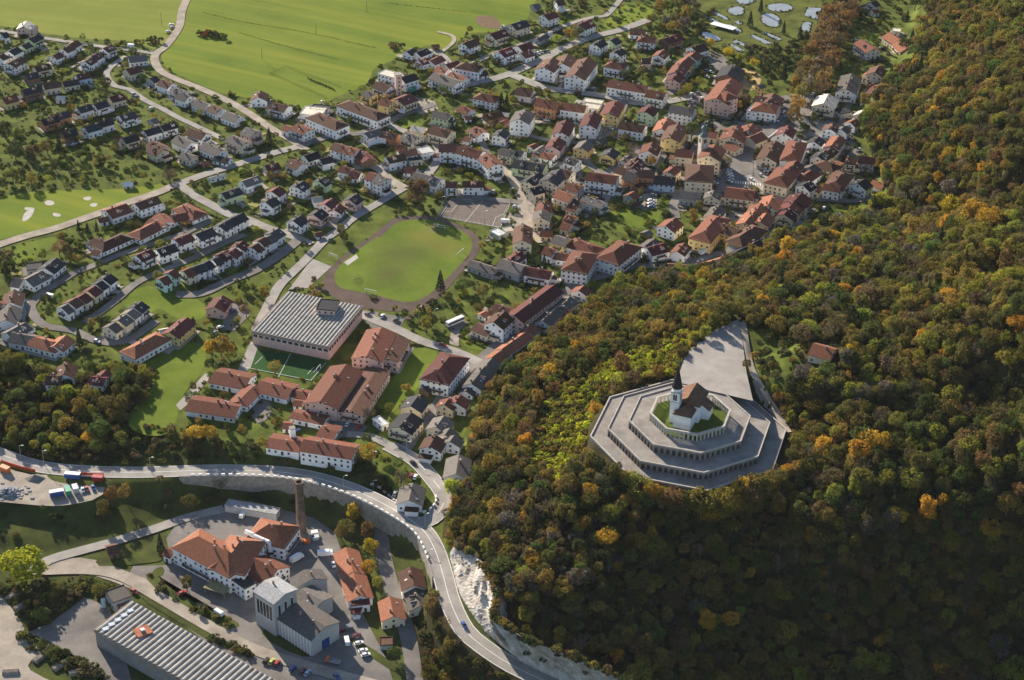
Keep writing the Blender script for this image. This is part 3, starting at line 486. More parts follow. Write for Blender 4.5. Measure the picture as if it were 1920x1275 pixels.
tile(600, 120, 6, [(865,392,1025,330,13,6,'mc'),(510,297,612,332,8,6,'gy'),(640,197,792,252,10,5,'bw'),(690,88,895,142,9,5.5,'Lwf'),(905,152,1062,102,10,7,'kw'),(1280,92,1562,192,12,6,'gw'),(1320,22,1440,60,9,4,'ow'),(1470,87,1642,152,9,4,'ow'),(1750,87,1872,67,8,3,'kw'),(500,772,672,722,9,6,'gw'),(700,752,882,792,8,5,'bo'),(718,775,765,782,6,5,'owh'),(960,757,1112,817,10.5,6,'gc'),(1260,692,1482,752,11,7,'bc'),(1275,522,1472,562,9,6,'gG'),(1430,590,1500,600,6,4,'kw'),(1580,462,1702,512,9,4,'rw'),(1625,587,1702,582,5,3,'ow'),(1340,897,1545,902,11,8,'rw'),(1570,917,1830,982,11,8,'rw'),(1870,1000,1985,1115,11,8,'rw'),(1740,697,1842,762,9,5,'rw'),(1625,810,1705,830,6,3,'rw'),(160,882,282,922,10,6,'bw'),(285,923,425,958,10,6,'ow'),(440,957,552,1062,10,4,'mt'),(745,1047,947,1007,9,6,'bw'),(880,977,1082,947,9,6,'ow'),(990,1060,1140,1045,8,4,'kcf'),(1120,985,1250,960,9,4.5,'wwf'),(840,920,940,905,5,3,'rt'),(1030,690,1190,720,7,5,'Lc')])
tile(560, 260, 6, [(235,227,372,197,8,5,'kw'),(60,192,212,142,9,4,'kw'),(470,302,592,332,8,4.5,'rw'),(585,362,702,382,9,3.5,'mw'),(790,372,872,402,10,8,'rw'),(880,407,990,447,10,8,'gw'),(222,474,297,427,10,5,'kG'),(565,680,655,615,10,5,'kp'),(290,735,380,668,9,5,'mw'),(400,800,460,730,8,3.5,'mw'),(150,660,265,645,7,4,'Lw'),(1300,372,1602,452,11,5,'gw'),(1190,312,1332,332,8,3,'mw'),(1650,482,1792,482,8,6,'rw'),(165,852,255,785,10,5,'kp'),(180,1060,270,1040,5,2.4,'ow')])
tile(300, 300, 6, [(1525,292,1618,230,10,5.5,'kw'),(1255,352,1345,292,10,5.5,'mw'),(1185,472,1285,412,10,5.5,'kw'),(1495,682,1590,620,10,5.5,'kw'),(690,372,892,307,9,5,'kG'),(920,237,1112,172,9,5,'gw'),(1180,57,1332,27,9,5,'ms'),(285,512,385,562,12,3.2,'rwh'),(130,622,300,585,9,3,'rw'),(-20,590,90,690,9,3,'rw'),(660,737,765,675,9.5,5.5,'kw'),(770,674,848,632,9.5,5.5,'kw'),(852,632,932,592,9.5,5.5,'kw'),(400,832,590,759,10,5.5,'kw'),(165,892,342,824,9,5.5,'mw'),(1240,822,1340,764,10,5,'gw'),(1180,875,1262,837,9,5,'gw'),(1100,907,1182,864,9.5,5.5,'bw'),(1030,975,1108,932,9.5,5.5,'bw'),(860,967,932,907,9.5,5.5,'mw'),(768,1042,852,987,9.5,5.5,'mw'),(650,1067,768,1012,9.5,5.5,'mw'),(595,1112,665,1087,9,5.5,'kw'),(545,200,730,150,3,2.6,'Lw')])
tile(160, 460, 6, [(1320,207,1402,167,9,5.5,'kw'),(1200,247,1318,207,9,5.5,'kw'),(1100,287,1195,247,9.5,5.5,'rc'),(930,307,1002,267,9,5.5,'rq'),(830,374,922,337,9,5.5,'rq'),(575,112,742,40,9.5,5.5,'mw'),(800,47,1000,-20,9.5,5.5,'kw'),(1450,690,1545,560,10.5,5,'mp'),(945,977,1150,807,10,5.5,'my'),(560,1132,785,1007,11.5,4.5,'owh'),(830,950,940,930,7,3.5,'Lc')])
tile(0, 520, 6, [(690,337,765,298,9.5,5,'gw'),(770,280,862,224,9.5,5,'bw'),(880,227,962,172,9.5,5,'mc'),(985,152,1075,92,9.5,5,'mc'),(1075,77,1150,32,9.5,5,'kw'),(1155,18,1242,-45,9.5,5,'kw'),(1215,557,1300,502,9.5,5,'gc'),(1325,482,1420,415,9.5,5,'gc'),(1428,402,1502,347,9.5,5,'gw'),(1505,337,1595,267,9.5,5,'kw'),(160,137,120,280,10.5,4,'bw'),(110,302,60,480,11,4,'gw'),(70,622,290,502,10,4,'gw'),(130,622,398,667,10,4,'gw'),(400,672,588,722,10,4,'owh'),(605,772,748,644,10,4,'ow'),(760,952,715,1090,10,4,'bw'),(520,1107,700,1112,9,3.5,'bw'),(1010,1112,1192,1132,8,4,'mw'),(1200,1037,1130,1105,6,4,'mw'),(-120,250,40,300,9,4,'rw')])
tile(0, 360, 6, [(150,962,262,982,10,4,'gw'),(285,982,480,882,11,4,'gw'),(500,852,640,738,11,4,'kw'),(300,850,470,830,8,3,'ksf'),(1170,562,1352,482,10,3.5,'bwh'),(1055,512,1165,562,9,3.5,'bw'),(1050,640,1140,665,6,2.8,'bw'),(1575,422,1742,338,11,3.5,'rwh'),(1690,292,1842,372,9,3.2,'rw'),(1190,207,1422,127,13,4.5,'rw'),(1100,292,1212,272,6,3,'rw'),(1520,127,1762,42,10,6,'bw')])
tile(0, 200, 6, [(1265,337,1350,317,6,3,'mt'),(1700,378,1845,445,10,5,'bc'),(1380,850,1500,845,5,2.6,'ws')])
tile(900, 140, 6, [(385,952,742,1012,12,6,'kG'),(230,822,390,860,9,6,'gc'),(400,838,500,862,8,5.5,'kw'),(700,867,842,902,8,6,'ow'),(970,917,1112,957,9,6.5,'gw'),(560,800,640,768,6,4,'ow'),(640,850,725,790,7,4,'gs'),(810,802,882,702,10,6,'mp'),(1130,812,1205,730,10,6,'gy'),(900,640,972,502,11.5,8,'mw'),(1212,555,1280,412,11.5,8,'mw'),(1450,430,1532,283,12,8,'my'),(440,500,515,383,13,9.5,'gw'),(640,260,890,312,11,8,'ro'),(920,307,1202,347,11,7,'ow'),(1170,285,1380,315,6,2.8,'Lwf'),(1170,345,1345,370,8,2.8,'Lwf'),(1580,522,1862,572,11,6.5,'bw'),(1425,895,1492,824,10,5,'ky'),(1605,962,1690,902,7,3.5,'gs'),(1690,1012,1770,927,8.5,6,'bw'),(205,672,262,607,9,6,'kw'),(60,442,232,402,9,4,'bt'),(250,422,332,432,5,4,'Lt'),(240,530,300,500,5,3.5,'rt'),(1330,740,1415,705,6,2.8,'gs')])
tile(860, 300, 6, [(1000,222,1150,97,12,8,'kc'),(1165,102,1282,132,10,8,'bc'),(765,232,912,134,9.5,6,'kc'),(800,322,932,287,9,7,'kc'),(1220,252,1382,292,9,7,'os'),(1110,337,1292,402,9.5,7,'oc'),(1440,132,1792,182,12,8.5,'rw'),(1410,397,1642,482,8,4.5,'gw'),(1280,432,1382,472,7,5,'bc'),(1240,492,1342,532,7,4,'rc'),(948,545,975,460,9,7,'rp'),(925,645,940,552,9.5,7.5,'gc'),(715,902,730,717,10.5,7,'bc'),(920,792,1062,802,7,3.5,'oc'),(1085,842,1242,892,10,6,'gy'),(1345,907,1500,962,12,5,'rwh'),(1200,612,1320,642,9,5,'rc'),(1165,700,1265,725,8,4,'rc'),(970,977,1092,1012,9,5,'rw'),(1100,1042,1252,1062,8,4,'rw'),(1340,1132,1392,1045,15,8,'rwh'),(570,1112,702,1027,8.5,5,'mw'),(130,1122,430,1222,7.5,4,'gs'),(480,1107,742,1192,11.5,5,'gs'),(755,1202,1052,1255,9.5,5,'mw'),(40,237,290,237,8,6,'rw'),(400,830,480,800,8,3,'wsf'),(510,790,600,775,6,3,'Lsf')])
tile(1120, 300, 6, [(185,1027,302,937,15,8,'rwh'),(230,67,332,97,9.5,7,'bc'),(330,132,450,180,10,6,'ko'),(452,102,652,117,10.5,7,'bo'),(640,172,882,192,11.5,5.5,'kB'),(390,80,472,2,9,6,'bw'),(800,125,885,57,8,6,'rc'),(930,342,1172,372,9.5,5,'gs'),(1288,402,1312,332,9.5,7,'gc'),(1450,305,1782,350,14,6,'rc'),(1280,622,1372,507,9.5,5,'gw'),(1200,800,1345,640,13.5,7.5,'ryh'),(1340,692,1602,782,11,6.5,'by'),(1600,855,1770,745,11.5,7,'byh'),(765,737,880,647,11.5,6,'rw'),(560,987,762,932,10.5,5,'mw'),(540,962,652,877,9,5,'gw'),(900,1027,985,927,8.5,5,'rw'),(1660,702,1780,562,11.5,6,'oc'),(1830,692,1905,592,10,6,'oc'),(350,390,422,347,8,5,'rs'),(770,1162,1010,1182,9,5,'ow'),(1030,1187,1172,1162,9,5,'kw'),(1200,1162,1512,1067,8.5,5,'ow'),(1520,1052,1900,860,9.5,5,'kw'),(520,815,590,785,6,2.8,'gt'),(1470,960,1560,985,6,4,'Ly')])
tile(1400, 200, 6, [(420,297,472,207,11,6,'mw'),(222,562,332,382,12.5,7,'bc'),(505,525,560,390,12.5,7,'rwh'),(375,775,440,702,15,7,'rch'),(480,692,562,602,10.5,7,'rc'),(630,882,722,834,10.5,6.5,'kw'),(1005,835,1080,738,12.5,6,'bwh'),(870,862,1062,892,8.5,6.5,'rw'),(1250,862,1332,807,11.5,6.5,'kw'),(1420,822,1562,872,8,3.2,'ow'),(1110,567,1242,582,9,6,'rc'),(1260,552,1452,572,10,6,'ms'),(1000,600,1080,640,7,4.5,'oc'),(800,557,882,492,10.5,5,'kw'),(700,682,762,642,10.5,5,'gc'),(885,612,945,632,11,6,'byh'),(655,765,722,717,10.5,4.5,'rwh'),(955,435,1040,317,9.5,6,'ow'),(890,520,960,450,9,5,'bc'),(760,392,812,332,9.5,4.5,'kw'),(930,242,972,182,9.5,5.5,'bw'),(1060,252,1112,212,8.5,5,'gw'),(1160,172,1232,137,8.5,5,'ow'),(1260,82,1332,32,8.5,5,'Lc'),(1020,60,1145,35,9,4,'ksf'),(540,1055,622,967,15,6,'mc'),(475,1135,540,1055,13,6,'mc'),(420,1210,470,1150,11,5,'mc'),(240,1110,300,987,13,6,'oc'),(100,1190,160,1080,12,6,'oc'),(0,960,100,940,10,6,'rc'),(1000,1202,1130,1232,8,3,'gt'),(750,930,800,880,7,4,'bc')])
tile(1200, 140, 6, [(1390,322,1452,332,13.5,7,'owh'),(1255,420,1330,340,7,6,'wwf'),(1430,305,1512,203,14,5,'bc'),(1290,235,1425,252,13,5,'bc'),(860,262,1030,40,17,9,'rp'),(958,190,978,200,11,11,'oph'),(1030,695,1095,570,15.5,6,'rc'),(1215,625,1270,545,13,6,'rc'),(990,752,1125,812,8,4,'rc'),(55,410,122,338,11.5,8,'mG'),(345,335,620,382,11.5,8,'gw'),(240,605,312,478,11.5,6,'ow'),(340,705,430,550,12.5,8,'by'),(400,832,602,852,10.5,7,'rc'),(90,855,142,755,11.5,6,'rw'),(770,640,880,655,8,4,'oc'),(1000,600,1080,570,7,4,'gs'),(1230,700,1370,640,11,5,'rc')])
tile(1480, 40, 6, [(800,197,955,302,11.5,6,'rw'),(1120,122,1240,202,11,5,'oc'),(1240,217,1332,302,11,5,'oc'),(1160,95,1250,105,7,3,'Lcf'),(960,570,1012,492,11.5,9,'bc'),(640,762,702,582,14,7,'gw'),(385,920,440,812,15,6.5,'Lc'),(880,852,1010,702,8.5,5,'mw'),(1340,547,1392,497,8.5,6,'gw'),(870,600,920,560,7,5,'oc'),(900,720,1000,690,6,4,'mt')])
tile(1140, 0, S1, [(20,362,82,332,9.5,5,'kG'),(330,327,372,332,9.5,6,'rwh'),(200,252,342,262,12,3.5,'bw'),(500,347,642,302,10.5,5,'mt'),(60,462,122,434,9.5,6,'kw'),(450,492,502,442,9.5,5,'rw'),(300,522,382,522,9,5,'bp'),(50,552,102,562,10.5,7.5,'rwh'),(750,422,862,387,11.5,5,'bw'),(740,502,792,457,10.5,6,'rq'),(660,562,722,507,10.5,6,'ry'),(600,645,662,562,11.5,6,'rw'),(580,705,622,645,10.5,6,'mp'),(1070,670,1130,575,16,5,'kt'),(10,712,362,772,11.5,7,'rw'),(352,802,522,832,11.5,7,'rw'),(1360,760,1380,755,6,6,'gy')])
tile(760, 0, S1, [(1700,392,1772,352,9.5,6,'kw'),(1240,132,1342,100,10.5,6,'mw'),(1560,217,1662,174,11.5,5.5,'mw'),(950,217,1082,177,11.5,6,'kc'),(760,302,892,260,11.5,6,'mc'),(520,387,632,344,10.5,5.5,'bw'),(1010,412,1122,374,11.5,6,'mw'),(840,462,952,420,11.5,6,'mw'),(1040,480,1130,450,9,4,'rw'),(1245,602,1330,514,14,8,'bw'),(1415,570,1462,482,13.5,7.5,'bw'),(1520,670,1642,510,14.5,9,'bw'),(10,462,72,432,8.5,4,'kw'),(100,472,192,432,8.5,4,'kw'),(120,542,212,514,8.5,4,'rw'),(220,542,322,497,9,4,'rw'),(235,402,302,394,5,2.8,'ot'),(360,577,472,542,8,3,'mw'),(1350,2,1422,-6,10,6,'bw'),(1320,292,1402,262,9.5,4,'kw'),(700,837,772,852,10.5,6,'rwh'),(1000,787,1152,812,10.5,5,'bw'),(540,562,622,577,11,7,'bwh'),(1140,40,1200,28,8,3,'gs'),(860,250,940,225,7,3.5,'Lw'),(1180,350,1270,300,5,3,'gs')])
S2 = 5.3333
tile(760, 520, S2, [(880,447,1000,337,11.5,9,'bw'),(710,452,868,522,8.5,4,'bc'),(1085,377,1495,70,11.5,9,'mp'),(900,262,1062,312,9,4,'bt'),(1735,130,1790,77,9.5,5,'rw'),(1575,265,1650,187,10,5,'gw'),(1370,432,1522,287,9.5,5,'gw'),(1530,297,1652,332,8,4,'bw'),(1215,537,1265,462,8,5,'ow'),(962,717,1212,540,8.5,5,'ow'),(858,802,965,724,8.5,5,'ow'),(742,947,870,804,9.5,5,'gw'),(660,1062,750,947,10.5,5,'gw'),(600,1137,650,1072,7.5,3,'gw'),(345,912,440,792,15.5,8,'mwh'),(500,1252,552,1172,10.5,5,'rw'),(760,360,800,340,5,3,'ow')])
tile(480, 680, S2, [(1545,432,1632,317,11,5,'kc'),(1430,642,1560,497,12.5,5.5,'kc'),(1800,642,1882,527,10.5,5,'gc'),(1735,835,1800,722,10.5,5.5,'bw'),(1680,245,1715,220,6,3,'kt'),(1220,600,1270,580,8,3,'wwf'),(1880,420,1935,350,9,5,'rc'),(1890,720,1940,650,9,5,'gc')])
tile(600, 820, S2, [(1360,362,1390,167,11.5,5,'gw'),(1300,40,1345,-25,9.5,5,'gw'),(890,627,930,452,11.5,4,'gw')])
tile(580, 960, 4.047, [(765,412,795,555,10.5,5,'bw',-12.5),(805,572,840,712,9.5,4,'gc',-13)])
tile(400, 1090, 4.8, [(1588,132,1622,312,10,5,'oc',-14),(1240,165,1400,150,9,4,'mwf',-14),(1250,255,1330,262,6,2.6,'mwf',-14),(1500,545,1610,540,5,2.6,'bsf',-14)])
R4 = 4.552
house((1525,643), (1566,655), 11.5, 4.5, 'o', 'c', 'g', g=float(G(1535,690)[2]), label='small hillside house with red tiled roof alone in the woods', cat='house')
tile(1560, 0, S2, [(390,20,450,5,9,5,'kw'),(400,100,460,90,6,3.5,'rw')])
# ================================================================= ossuary and chapel on the hill
def octa(r, rot=OSA): return [(r * math.cos(rot + k * math.pi / 4), r * math.sin(rot + k * math.pi / 4)) for k in range(8)]
OS = empty('ossuary_terraces', (OSC[0], OSC[1], 36)); tag(OS, 'octagonal stepped stone ossuary with arcaded terraces around the white hilltop chapel', 'monument')
MARCH = mat('arcade_stone', (0.20, 0.18, 0.158), 0.9, 0.25, 0.4, c2=(0.28, 0.25, 0.222), fine=0.2)
MTERR = mat('terrace_paving', (0.235, 0.212, 0.19), 0.9, 0.22, 0.16, c2=(0.335, 0.305, 0.275), fine=0.3)
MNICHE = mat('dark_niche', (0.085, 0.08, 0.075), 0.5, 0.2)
def arch_bay(w, h, d, ow, oh, mats):
    """wall bay with a round-arched opening; local x along the wall, y outward, front at y=0"""
    pts = [(-ow / 2, 0)] ; hs = oh - ow / 2
    arc = [(-ow / 2 * math.cos(math.pi * i / 8), hs + ow / 2 * math.sin(math.pi * i / 8)) for i in range(9)]
    inner = [(-ow / 2, 0.0)] + arc + [(ow / 2, 0.0)]; outer = [(-w / 2, 0.0)] + [(-w / 2 + w * i / 8, h) for i in range(9)] + [(w / 2, 0.0)]
    n = len(inner); v = []; f = []
    for y in (0.0, -d): v += [(p[0], y, p[1]) for p in inner] + [(p[0], y, p[1]) for p in outer]
    for i in range(n - 1):
        f.append((i, n + i, n + i + 1, i + 1)); f.append((2 * n + i, 2 * n + i + 1, 3 * n + i + 1, 3 * n + i)); f.append((i, i + 1, 2 * n + i + 1, 2 * n + i))
    f.append((n + 1, 3 * n + 1, 3 * n + 9, n + 9))
    return mesh('arch_bay', v, f, mats)
def ring(name, r0, r1, z0, z1, m, parent):
    a, b = octa(r0), octa(r1); v = [(*p, z) for z in (z0, z1) for p in a] + [(*p, z) for z in (z0, z1) for p in b]; f = []
    for k in range(8):
        j = (k + 1) % 8; f += [(8 + k, 8 + j, 24 + j, 24 + k), (k, j, 8 + j, 8 + k), (16 + j, 16 + k, 24 + k, 24 + j), (j, k, 16 + k, 16 + j)]
    return obj(name, mesh(name, v, f, (m,)), parent)
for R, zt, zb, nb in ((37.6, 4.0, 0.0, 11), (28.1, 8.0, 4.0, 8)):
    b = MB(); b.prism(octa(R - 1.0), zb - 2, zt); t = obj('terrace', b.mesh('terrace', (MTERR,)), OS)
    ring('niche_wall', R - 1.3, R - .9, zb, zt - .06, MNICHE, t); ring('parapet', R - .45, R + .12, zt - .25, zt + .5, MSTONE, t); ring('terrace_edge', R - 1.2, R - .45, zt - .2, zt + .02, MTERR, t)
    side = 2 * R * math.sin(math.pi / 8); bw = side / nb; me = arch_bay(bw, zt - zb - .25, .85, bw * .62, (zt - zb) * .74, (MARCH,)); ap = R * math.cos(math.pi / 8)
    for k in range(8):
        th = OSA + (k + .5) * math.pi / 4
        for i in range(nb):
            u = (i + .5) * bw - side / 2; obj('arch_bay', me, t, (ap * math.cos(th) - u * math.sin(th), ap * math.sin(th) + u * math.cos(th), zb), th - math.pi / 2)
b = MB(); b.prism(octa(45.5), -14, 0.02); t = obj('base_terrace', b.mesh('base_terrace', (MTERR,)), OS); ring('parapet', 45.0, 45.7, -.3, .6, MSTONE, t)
b = MB(); b.prism(octa(18.2), 8.0, 8.45); obj('chapel_lawn', b.mesh('lawn', (mat('chapel_lawn', (0.072, 0.10, 0.018), 0.95, 0.25, 0.3),)), OS)
tp = empty('arcade_wall', (OSC[0], OSC[1], 44)); tag(tp, 'open octagonal stone arcade ringing the lawn of the hilltop chapel', 'arcade')
R = 18.7; nb = 7; side = 2 * R * math.sin(math.pi / 8); bw = side / nb; me = arch_bay(bw, 3.6, .6, bw * .60, 2.9, (MSTONE,)); ap = R * math.cos(math.pi / 8)
for k in range(8):
    th = OSA + (k + .5) * math.pi / 4
    for i in range(nb):
        u = (i + .5) * bw - side / 2; obj('arch_bay', me, tp, (ap * math.cos(th) - u * math.sin(th), ap * math.sin(th) + u * math.cos(th), 0), th - math.pi / 2)
ring('coping', R - .85, R + .18, 3.6, 4.1, MSTONE, tp)
st = empty('stairway', (*un(1335, 733, 44)[:2], 36)); tag(st, 'stone stairs climbing the terraces from the plaza to the chapel', 'stairs'); ang = math.radians(78)
b = MB()
for k in range(18): b.box(-5, 5, 6 - k * .9, 6.9 - k * .9 + .02 * 0, -.5, 8.4 - k * .02)
o_ = obj('steps', b.mesh('steps', (MSTONE,)), st)
st.location = (OSC[0] + 30 * math.cos(ang), OSC[1] + 30 * math.sin(ang), 36); st.rotation_euler = (0, 0, ang - math.pi / 2)
# chapel -----------------------------------------------------------
cz = 44.4
CH = empty('chapel', (0, 0, cz)); tag(CH, 'white chapel with brown tiled roofs and slim black spire on the terraces', 'church')
A0 = un(1190 + 990 / 8.5, 670 + 410 / 8.5, cz + 12.5); B0 = un(1190 + 850 / 8.5, 670 + 640 / 8.5, cz + 12.5)   # nave ridge
d = (B0 - A0)[:2]; ang = math.atan2(d[1], d[0]); Ln = float(np.hypot(*d)); nc = (A0 + B0) / 2
CH.location = (nc[0], nc[1], cz); CH.rotation_euler = (0, 0, ang)
FOOT.append((nc[0], nc[1], 30, 16, ang))
def gable_part(name, x0, x1, hw, E, t, wallm, roofm, yc=0.0, hip_end=False):
    zr = E + hw * t; v = [(x0, yc - hw, -1), (x1, yc - hw, -1), (x1, yc + hw, -1), (x0, yc + hw, -1), (x0, yc - hw, E), (x1, yc - hw, E), (x1, yc + hw, E), (x0, yc + hw, E), (x0, yc, zr - .1), (x1, yc, zr - .1)]
    f = [(0, 1, 5, 4), (2, 3, 7, 6), (3, 0, 4, 8, 7)] + ([(1, 2, 6, 5)] if hip_end else [(1, 2, 6, 9, 5)]); w_ = obj(name + '_wall', mesh('wall', v, f, (wallm,)), CH)
    o = .45; b_ = hw + o; ze = E - o * t; xa, xb = x0 - o, x1 + o; rx = x1 - hw * .9 if hip_end else xb
    v = [(xa, yc, zr), (rx, yc, zr), (xa, yc - b_, ze), (xb, yc - b_, ze), (xb, yc + b_, ze), (xa, yc + b_, ze)]; v += [(p[0], p[1], p[2] - .25) for p in v]
    f = [(2, 3, 1, 0), (0, 1, 4, 5), (8, 9, 3, 2), (10, 11, 5, 4), (6, 8, 2, 0), (11, 6, 0, 5), (3, 4, 1), (9, 10, 4, 3), (6, 11, 10, 9, 8)]
    return w_, obj(name + '_roof', mesh('roof', v, f, (roofm,)), CH)
cw = WALL['w']; MCR = mat('chapel_tiles', (0.155, 0.088, 0.060), 0.85, 0.35, 0.5, fine=0.4)
gable_part('nave', -Ln / 2, Ln / 2, 5.6, 9.2, .62, cw, MCR)
gable_part('chancel', Ln / 2 + .02, Ln / 2 + 7.5, 4.1, 7.6, .62, cw, MCR, hip_end=True)
tw = obj('side_chapel_wall', mesh('w', [(-4, 5.5, -1), (2.5, 5.5, -1), (2.5, 9.2, -1), (-4, 9.2, -1), (-4, 5.5, 7.6), (2.5, 5.5, 7.6), (2.5, 9.2, 5.4), (-4, 9.2, 5.4)], [(0, 1, 5, 4), (1, 2, 6, 5), (2, 3, 7, 6), (3, 0, 4, 7), (4, 5, 6, 7)], (cw,)), CH)
obj('side_chapel_roof', mesh('r', [(-4.4, 5.4, 8.0), (2.9, 5.4, 8.0), (2.9, 9.7, 5.3), (-4.4, 9.7, 5.3), (-4.4, 5.4, 7.7), (2.9, 5.4, 7.7), (2.9, 9.7, 5.0), (-4.4, 9.7, 5.0)], [(0, 1, 2, 3), (7, 6, 5, 4), (0, 4, 5, 1), (1, 5, 6, 2), (2, 6, 7, 3), (3, 7, 4, 0)], (MCR,)), CH)
tb = un(1265, 789, cz)                      # tower foot
rel = tb - np.array([nc[0], nc[1], cz]); ca, sa = math.cos(-ang), math.sin(-ang); tx, ty = rel[0] * ca - rel[1] * sa, rel[0] * sa + rel[1] * ca
b = MB(); b.box(tx - 2.1, tx + 2.1, ty - 2.1, ty + 2.1, -1, 16.2, 0); T = obj('bell_tower', b.mesh('tower', (cw,)), CH)
b = MB(); b.box(tx - 2.35, tx + 2.35, ty - 2.35, ty + 2.35, 16.2, 16.7); b.box(tx - 2.3, tx + 2.3, ty - 2.3, ty + 2.3, 11.2, 11.45); obj('cornice', b.mesh('cornice', (MSTONE,)), T)
for dx, dy in ((0, -1), (0, 1), (1, 0), (-1, 0)):
    b = MB(); b.box(-.85, -.1, -.05, .06, 12.2, 15.2); b.box(.1, .85, -.05, .06, 12.2, 15.2); obj('bell_opening', b.mesh('bell_opening', (MDARK,)), T, (tx + dx * 2.1, ty + dy * 2.1, 0), math.atan2(dy, dx) - math.pi / 2)
b = MB(); n8 = [(tx + 2.3 * math.cos(k * math.pi / 4 + .39), ty + 2.3 * math.sin(k * math.pi / 4 + .39)) for k in range(8)]
b.prism(n8, 16.7, 18.3, 0); obj('drum', b.mesh('drum', (cw,)), T)
v = [(tx + 2.5 * math.cos(k * math.pi / 4 + .39), ty + 2.5 * math.sin(k * math.pi / 4 + .39), 18.2) for k in range(8)] + [(tx, ty, 29.5)]
SP = obj('spire', mesh('spire', v, [(k, (k + 1) % 8, 8) for k in range(8)] + [tuple(range(7, -1, -1))], (MDARK,)), T)
b = MB(); b.box(tx - .06, tx + .06, ty - .06, ty + .06, 29.2, 31.2); b.box(tx - .45, tx + .45, ty - .05, ty + .05, 30.2, 30.35); obj('cross', b.mesh('cross', (MSTEEL,)), SP)
# ================================================================= town church tower, fire tower, white chimney, factory chimney
def tower(name, base, g, hw, h, wm, label, cat):
    P = un(*base, g); t = empty(name, (P[0], P[1], g), .35); tag(t, label, cat); b = MB(); b.box(-hw, hw, -hw, hw, -1, h); obj('shaft', b.mesh('shaft', (wm,)), t); FOOT.append((P[0], P[1], 2 * hw, 2 * hw, .35)); return t
t = tower('church_tower', (1316, 306), 0, 2.5, 19, mat('tower_plaster', (.66, .56, .47), .9, .1), 'slender parish church bell tower with green onion dome and lantern', 'tower')
MCOP = mat('green_copper', (0.12, 0.19, 0.18), 0.55, 0.2)
b = MB()
prof = [(3.1, 22), (3.1, 22.6), (2.0, 24.6), (1.5, 25.4), (1.5, 27.6), (2.1, 28.0), (2.5, 29), (2.2, 30), (1.2, 31), (.6, 31.6), (.6, 33), (1.0, 33.4), (.8, 34), (.15, 34.8), (.1, 37.5)]
prof = [(r * .92, 19 + (z - 22) * .78) for r, z in prof]
vv = [(r * math.cos(k * math.pi / 4 + .39), r * math.sin(k * math.pi / 4 + .39), z) for r, z in prof for k in range(8)]; ff = [(8 * i + k, 8 * i + (k + 1) % 8, 8 * i + 8 + (k + 1) % 8, 8 * i + 8 + k) for i in range(len(prof) - 1) for k in range(8)]
obj('onion_dome', mesh('dome', vv, ff, (MCOP,)), t)
for r in (0, 1, 2, 3):
    b = MB(); b.box(-.9, -.1, 0, .08, 15, 17.8); b.box(.1, .9, 0, .08, 15, 17.8); obj('belfry_opening', b.mesh('opening', (MDARK,)), t, (2.48 * math.cos(r * math.pi / 2), 2.48 * math.sin(r * math.pi / 2), 0), r * math.pi / 2 - math.pi / 2)
    b = MB(); b.prism([(1.0 * math.cos(a * math.pi / 6), 1.0 * math.sin(a * math.pi / 6)) for a in range(12)], 0, .06); o = obj('clock_face', b.mesh('clock', (MWHITE,)), t, (2.5 * math.cos(r * math.pi / 2), 2.5 * math.sin(r * math.pi / 2), 13)); o.rotation_euler = (0, math.pi / 2, r * math.pi / 2)
house((1200 + 775 / 6, 140 + 905 / 6), (1200 + 852 / 6, 140 + 775 / 6), 14, 10, 'r', 'c', 'g', cat='church', name='church_nave', label='parish church nave with red tiled roof behind the onion-domed tower', chim=False)
house((1120 + 1150 / 6, 300 + 115 / 6), (1120 + 1155 / 6, 300 + 55 / 6), 17, 9.5, 'b', 'c', 'h', cat='building', name='town_hall', label='tall cream hall with hipped brown roof in front of the church tower', chim=False)
t = tower('fire_tower', (747, 178), 0, 2.1, 15.5, WALL['p'], 'tall narrow pink hose tower with square windows beside red hall', 'tower'); b = MB(); b.box(-2.4, 2.4, -2.4, 2.4, 15.5, 15.8); obj('roof_slab', b.mesh('slab', (MCONC,)), t)
for k in range(5):
    for r in (-1, 0): obj('window', WINME, t, (2.1 * math.cos(r * math.pi / 2), 2.1 * math.sin(r * math.pi / 2), 2 + k * 2.8), r * math.pi / 2 - math.pi / 2, (1.2, 1, 1.4))
t = tower('white_chimney', (549.5, 831), 0, 1.25, 8.8, MWHITE, 'square white boiler chimney rising from the low red-roofed wing', 'chimney'); b = MB(); b.box(-1.4, 1.4, -1.4, 1.4, 8.8, 9.3); obj('cap', b.mesh('cap', (MCONC,)), t)
P = un(565.5, 997, -14); t = empty('factory_chimney', (P[0], P[1], -14), .45); tag(t, 'tall square brick factory chimney beside the road wall', 'chimney')
v = []; zz = [(1.95, -1), (1.75, 10), (1.5, 26.5), (1.5, 26.6), (1.9, 26.9), (1.9, 28.6)]
for r, z in zz: v += [(-r, -r, z), (r, -r, z), (r, r, z), (-r, r, z)]
ff = [(4 * i + k, 4 * i + (k + 1) % 4, 4 * i + 4 + (k + 1) % 4, 4 * i + 4 + k) for i in range(len(zz) - 1) for k in range(4)]; k = len(v); v += [(-1.2, -1.2, 28.6), (1.2, -1.2, 28.6), (1.2, 1.2, 28.6), (-1.2, 1.2, 28.6), (-1.2, -1.2, 26), (1.2, -1.2, 26), (1.2, 1.2, 26), (-1.2, 1.2, 26)]
ff += [(20 + i, 20 + (i + 1) % 4, k + (i + 1) % 4, k + i) for i in range(4)] + [(k + i, k + (i + 1) % 4, k + 4 + (i + 1) % 4, k + 4 + i) for i in range(4)]
MOLDB = mat('sooty_brick', (0.12, 0.085, 0.065), 0.95, 0.35, 0.3, c2=(0.20, 0.15, 0.12), fine=0.4); obj('shaft', mesh('shaft', v, ff, (MOLDB,)), t)
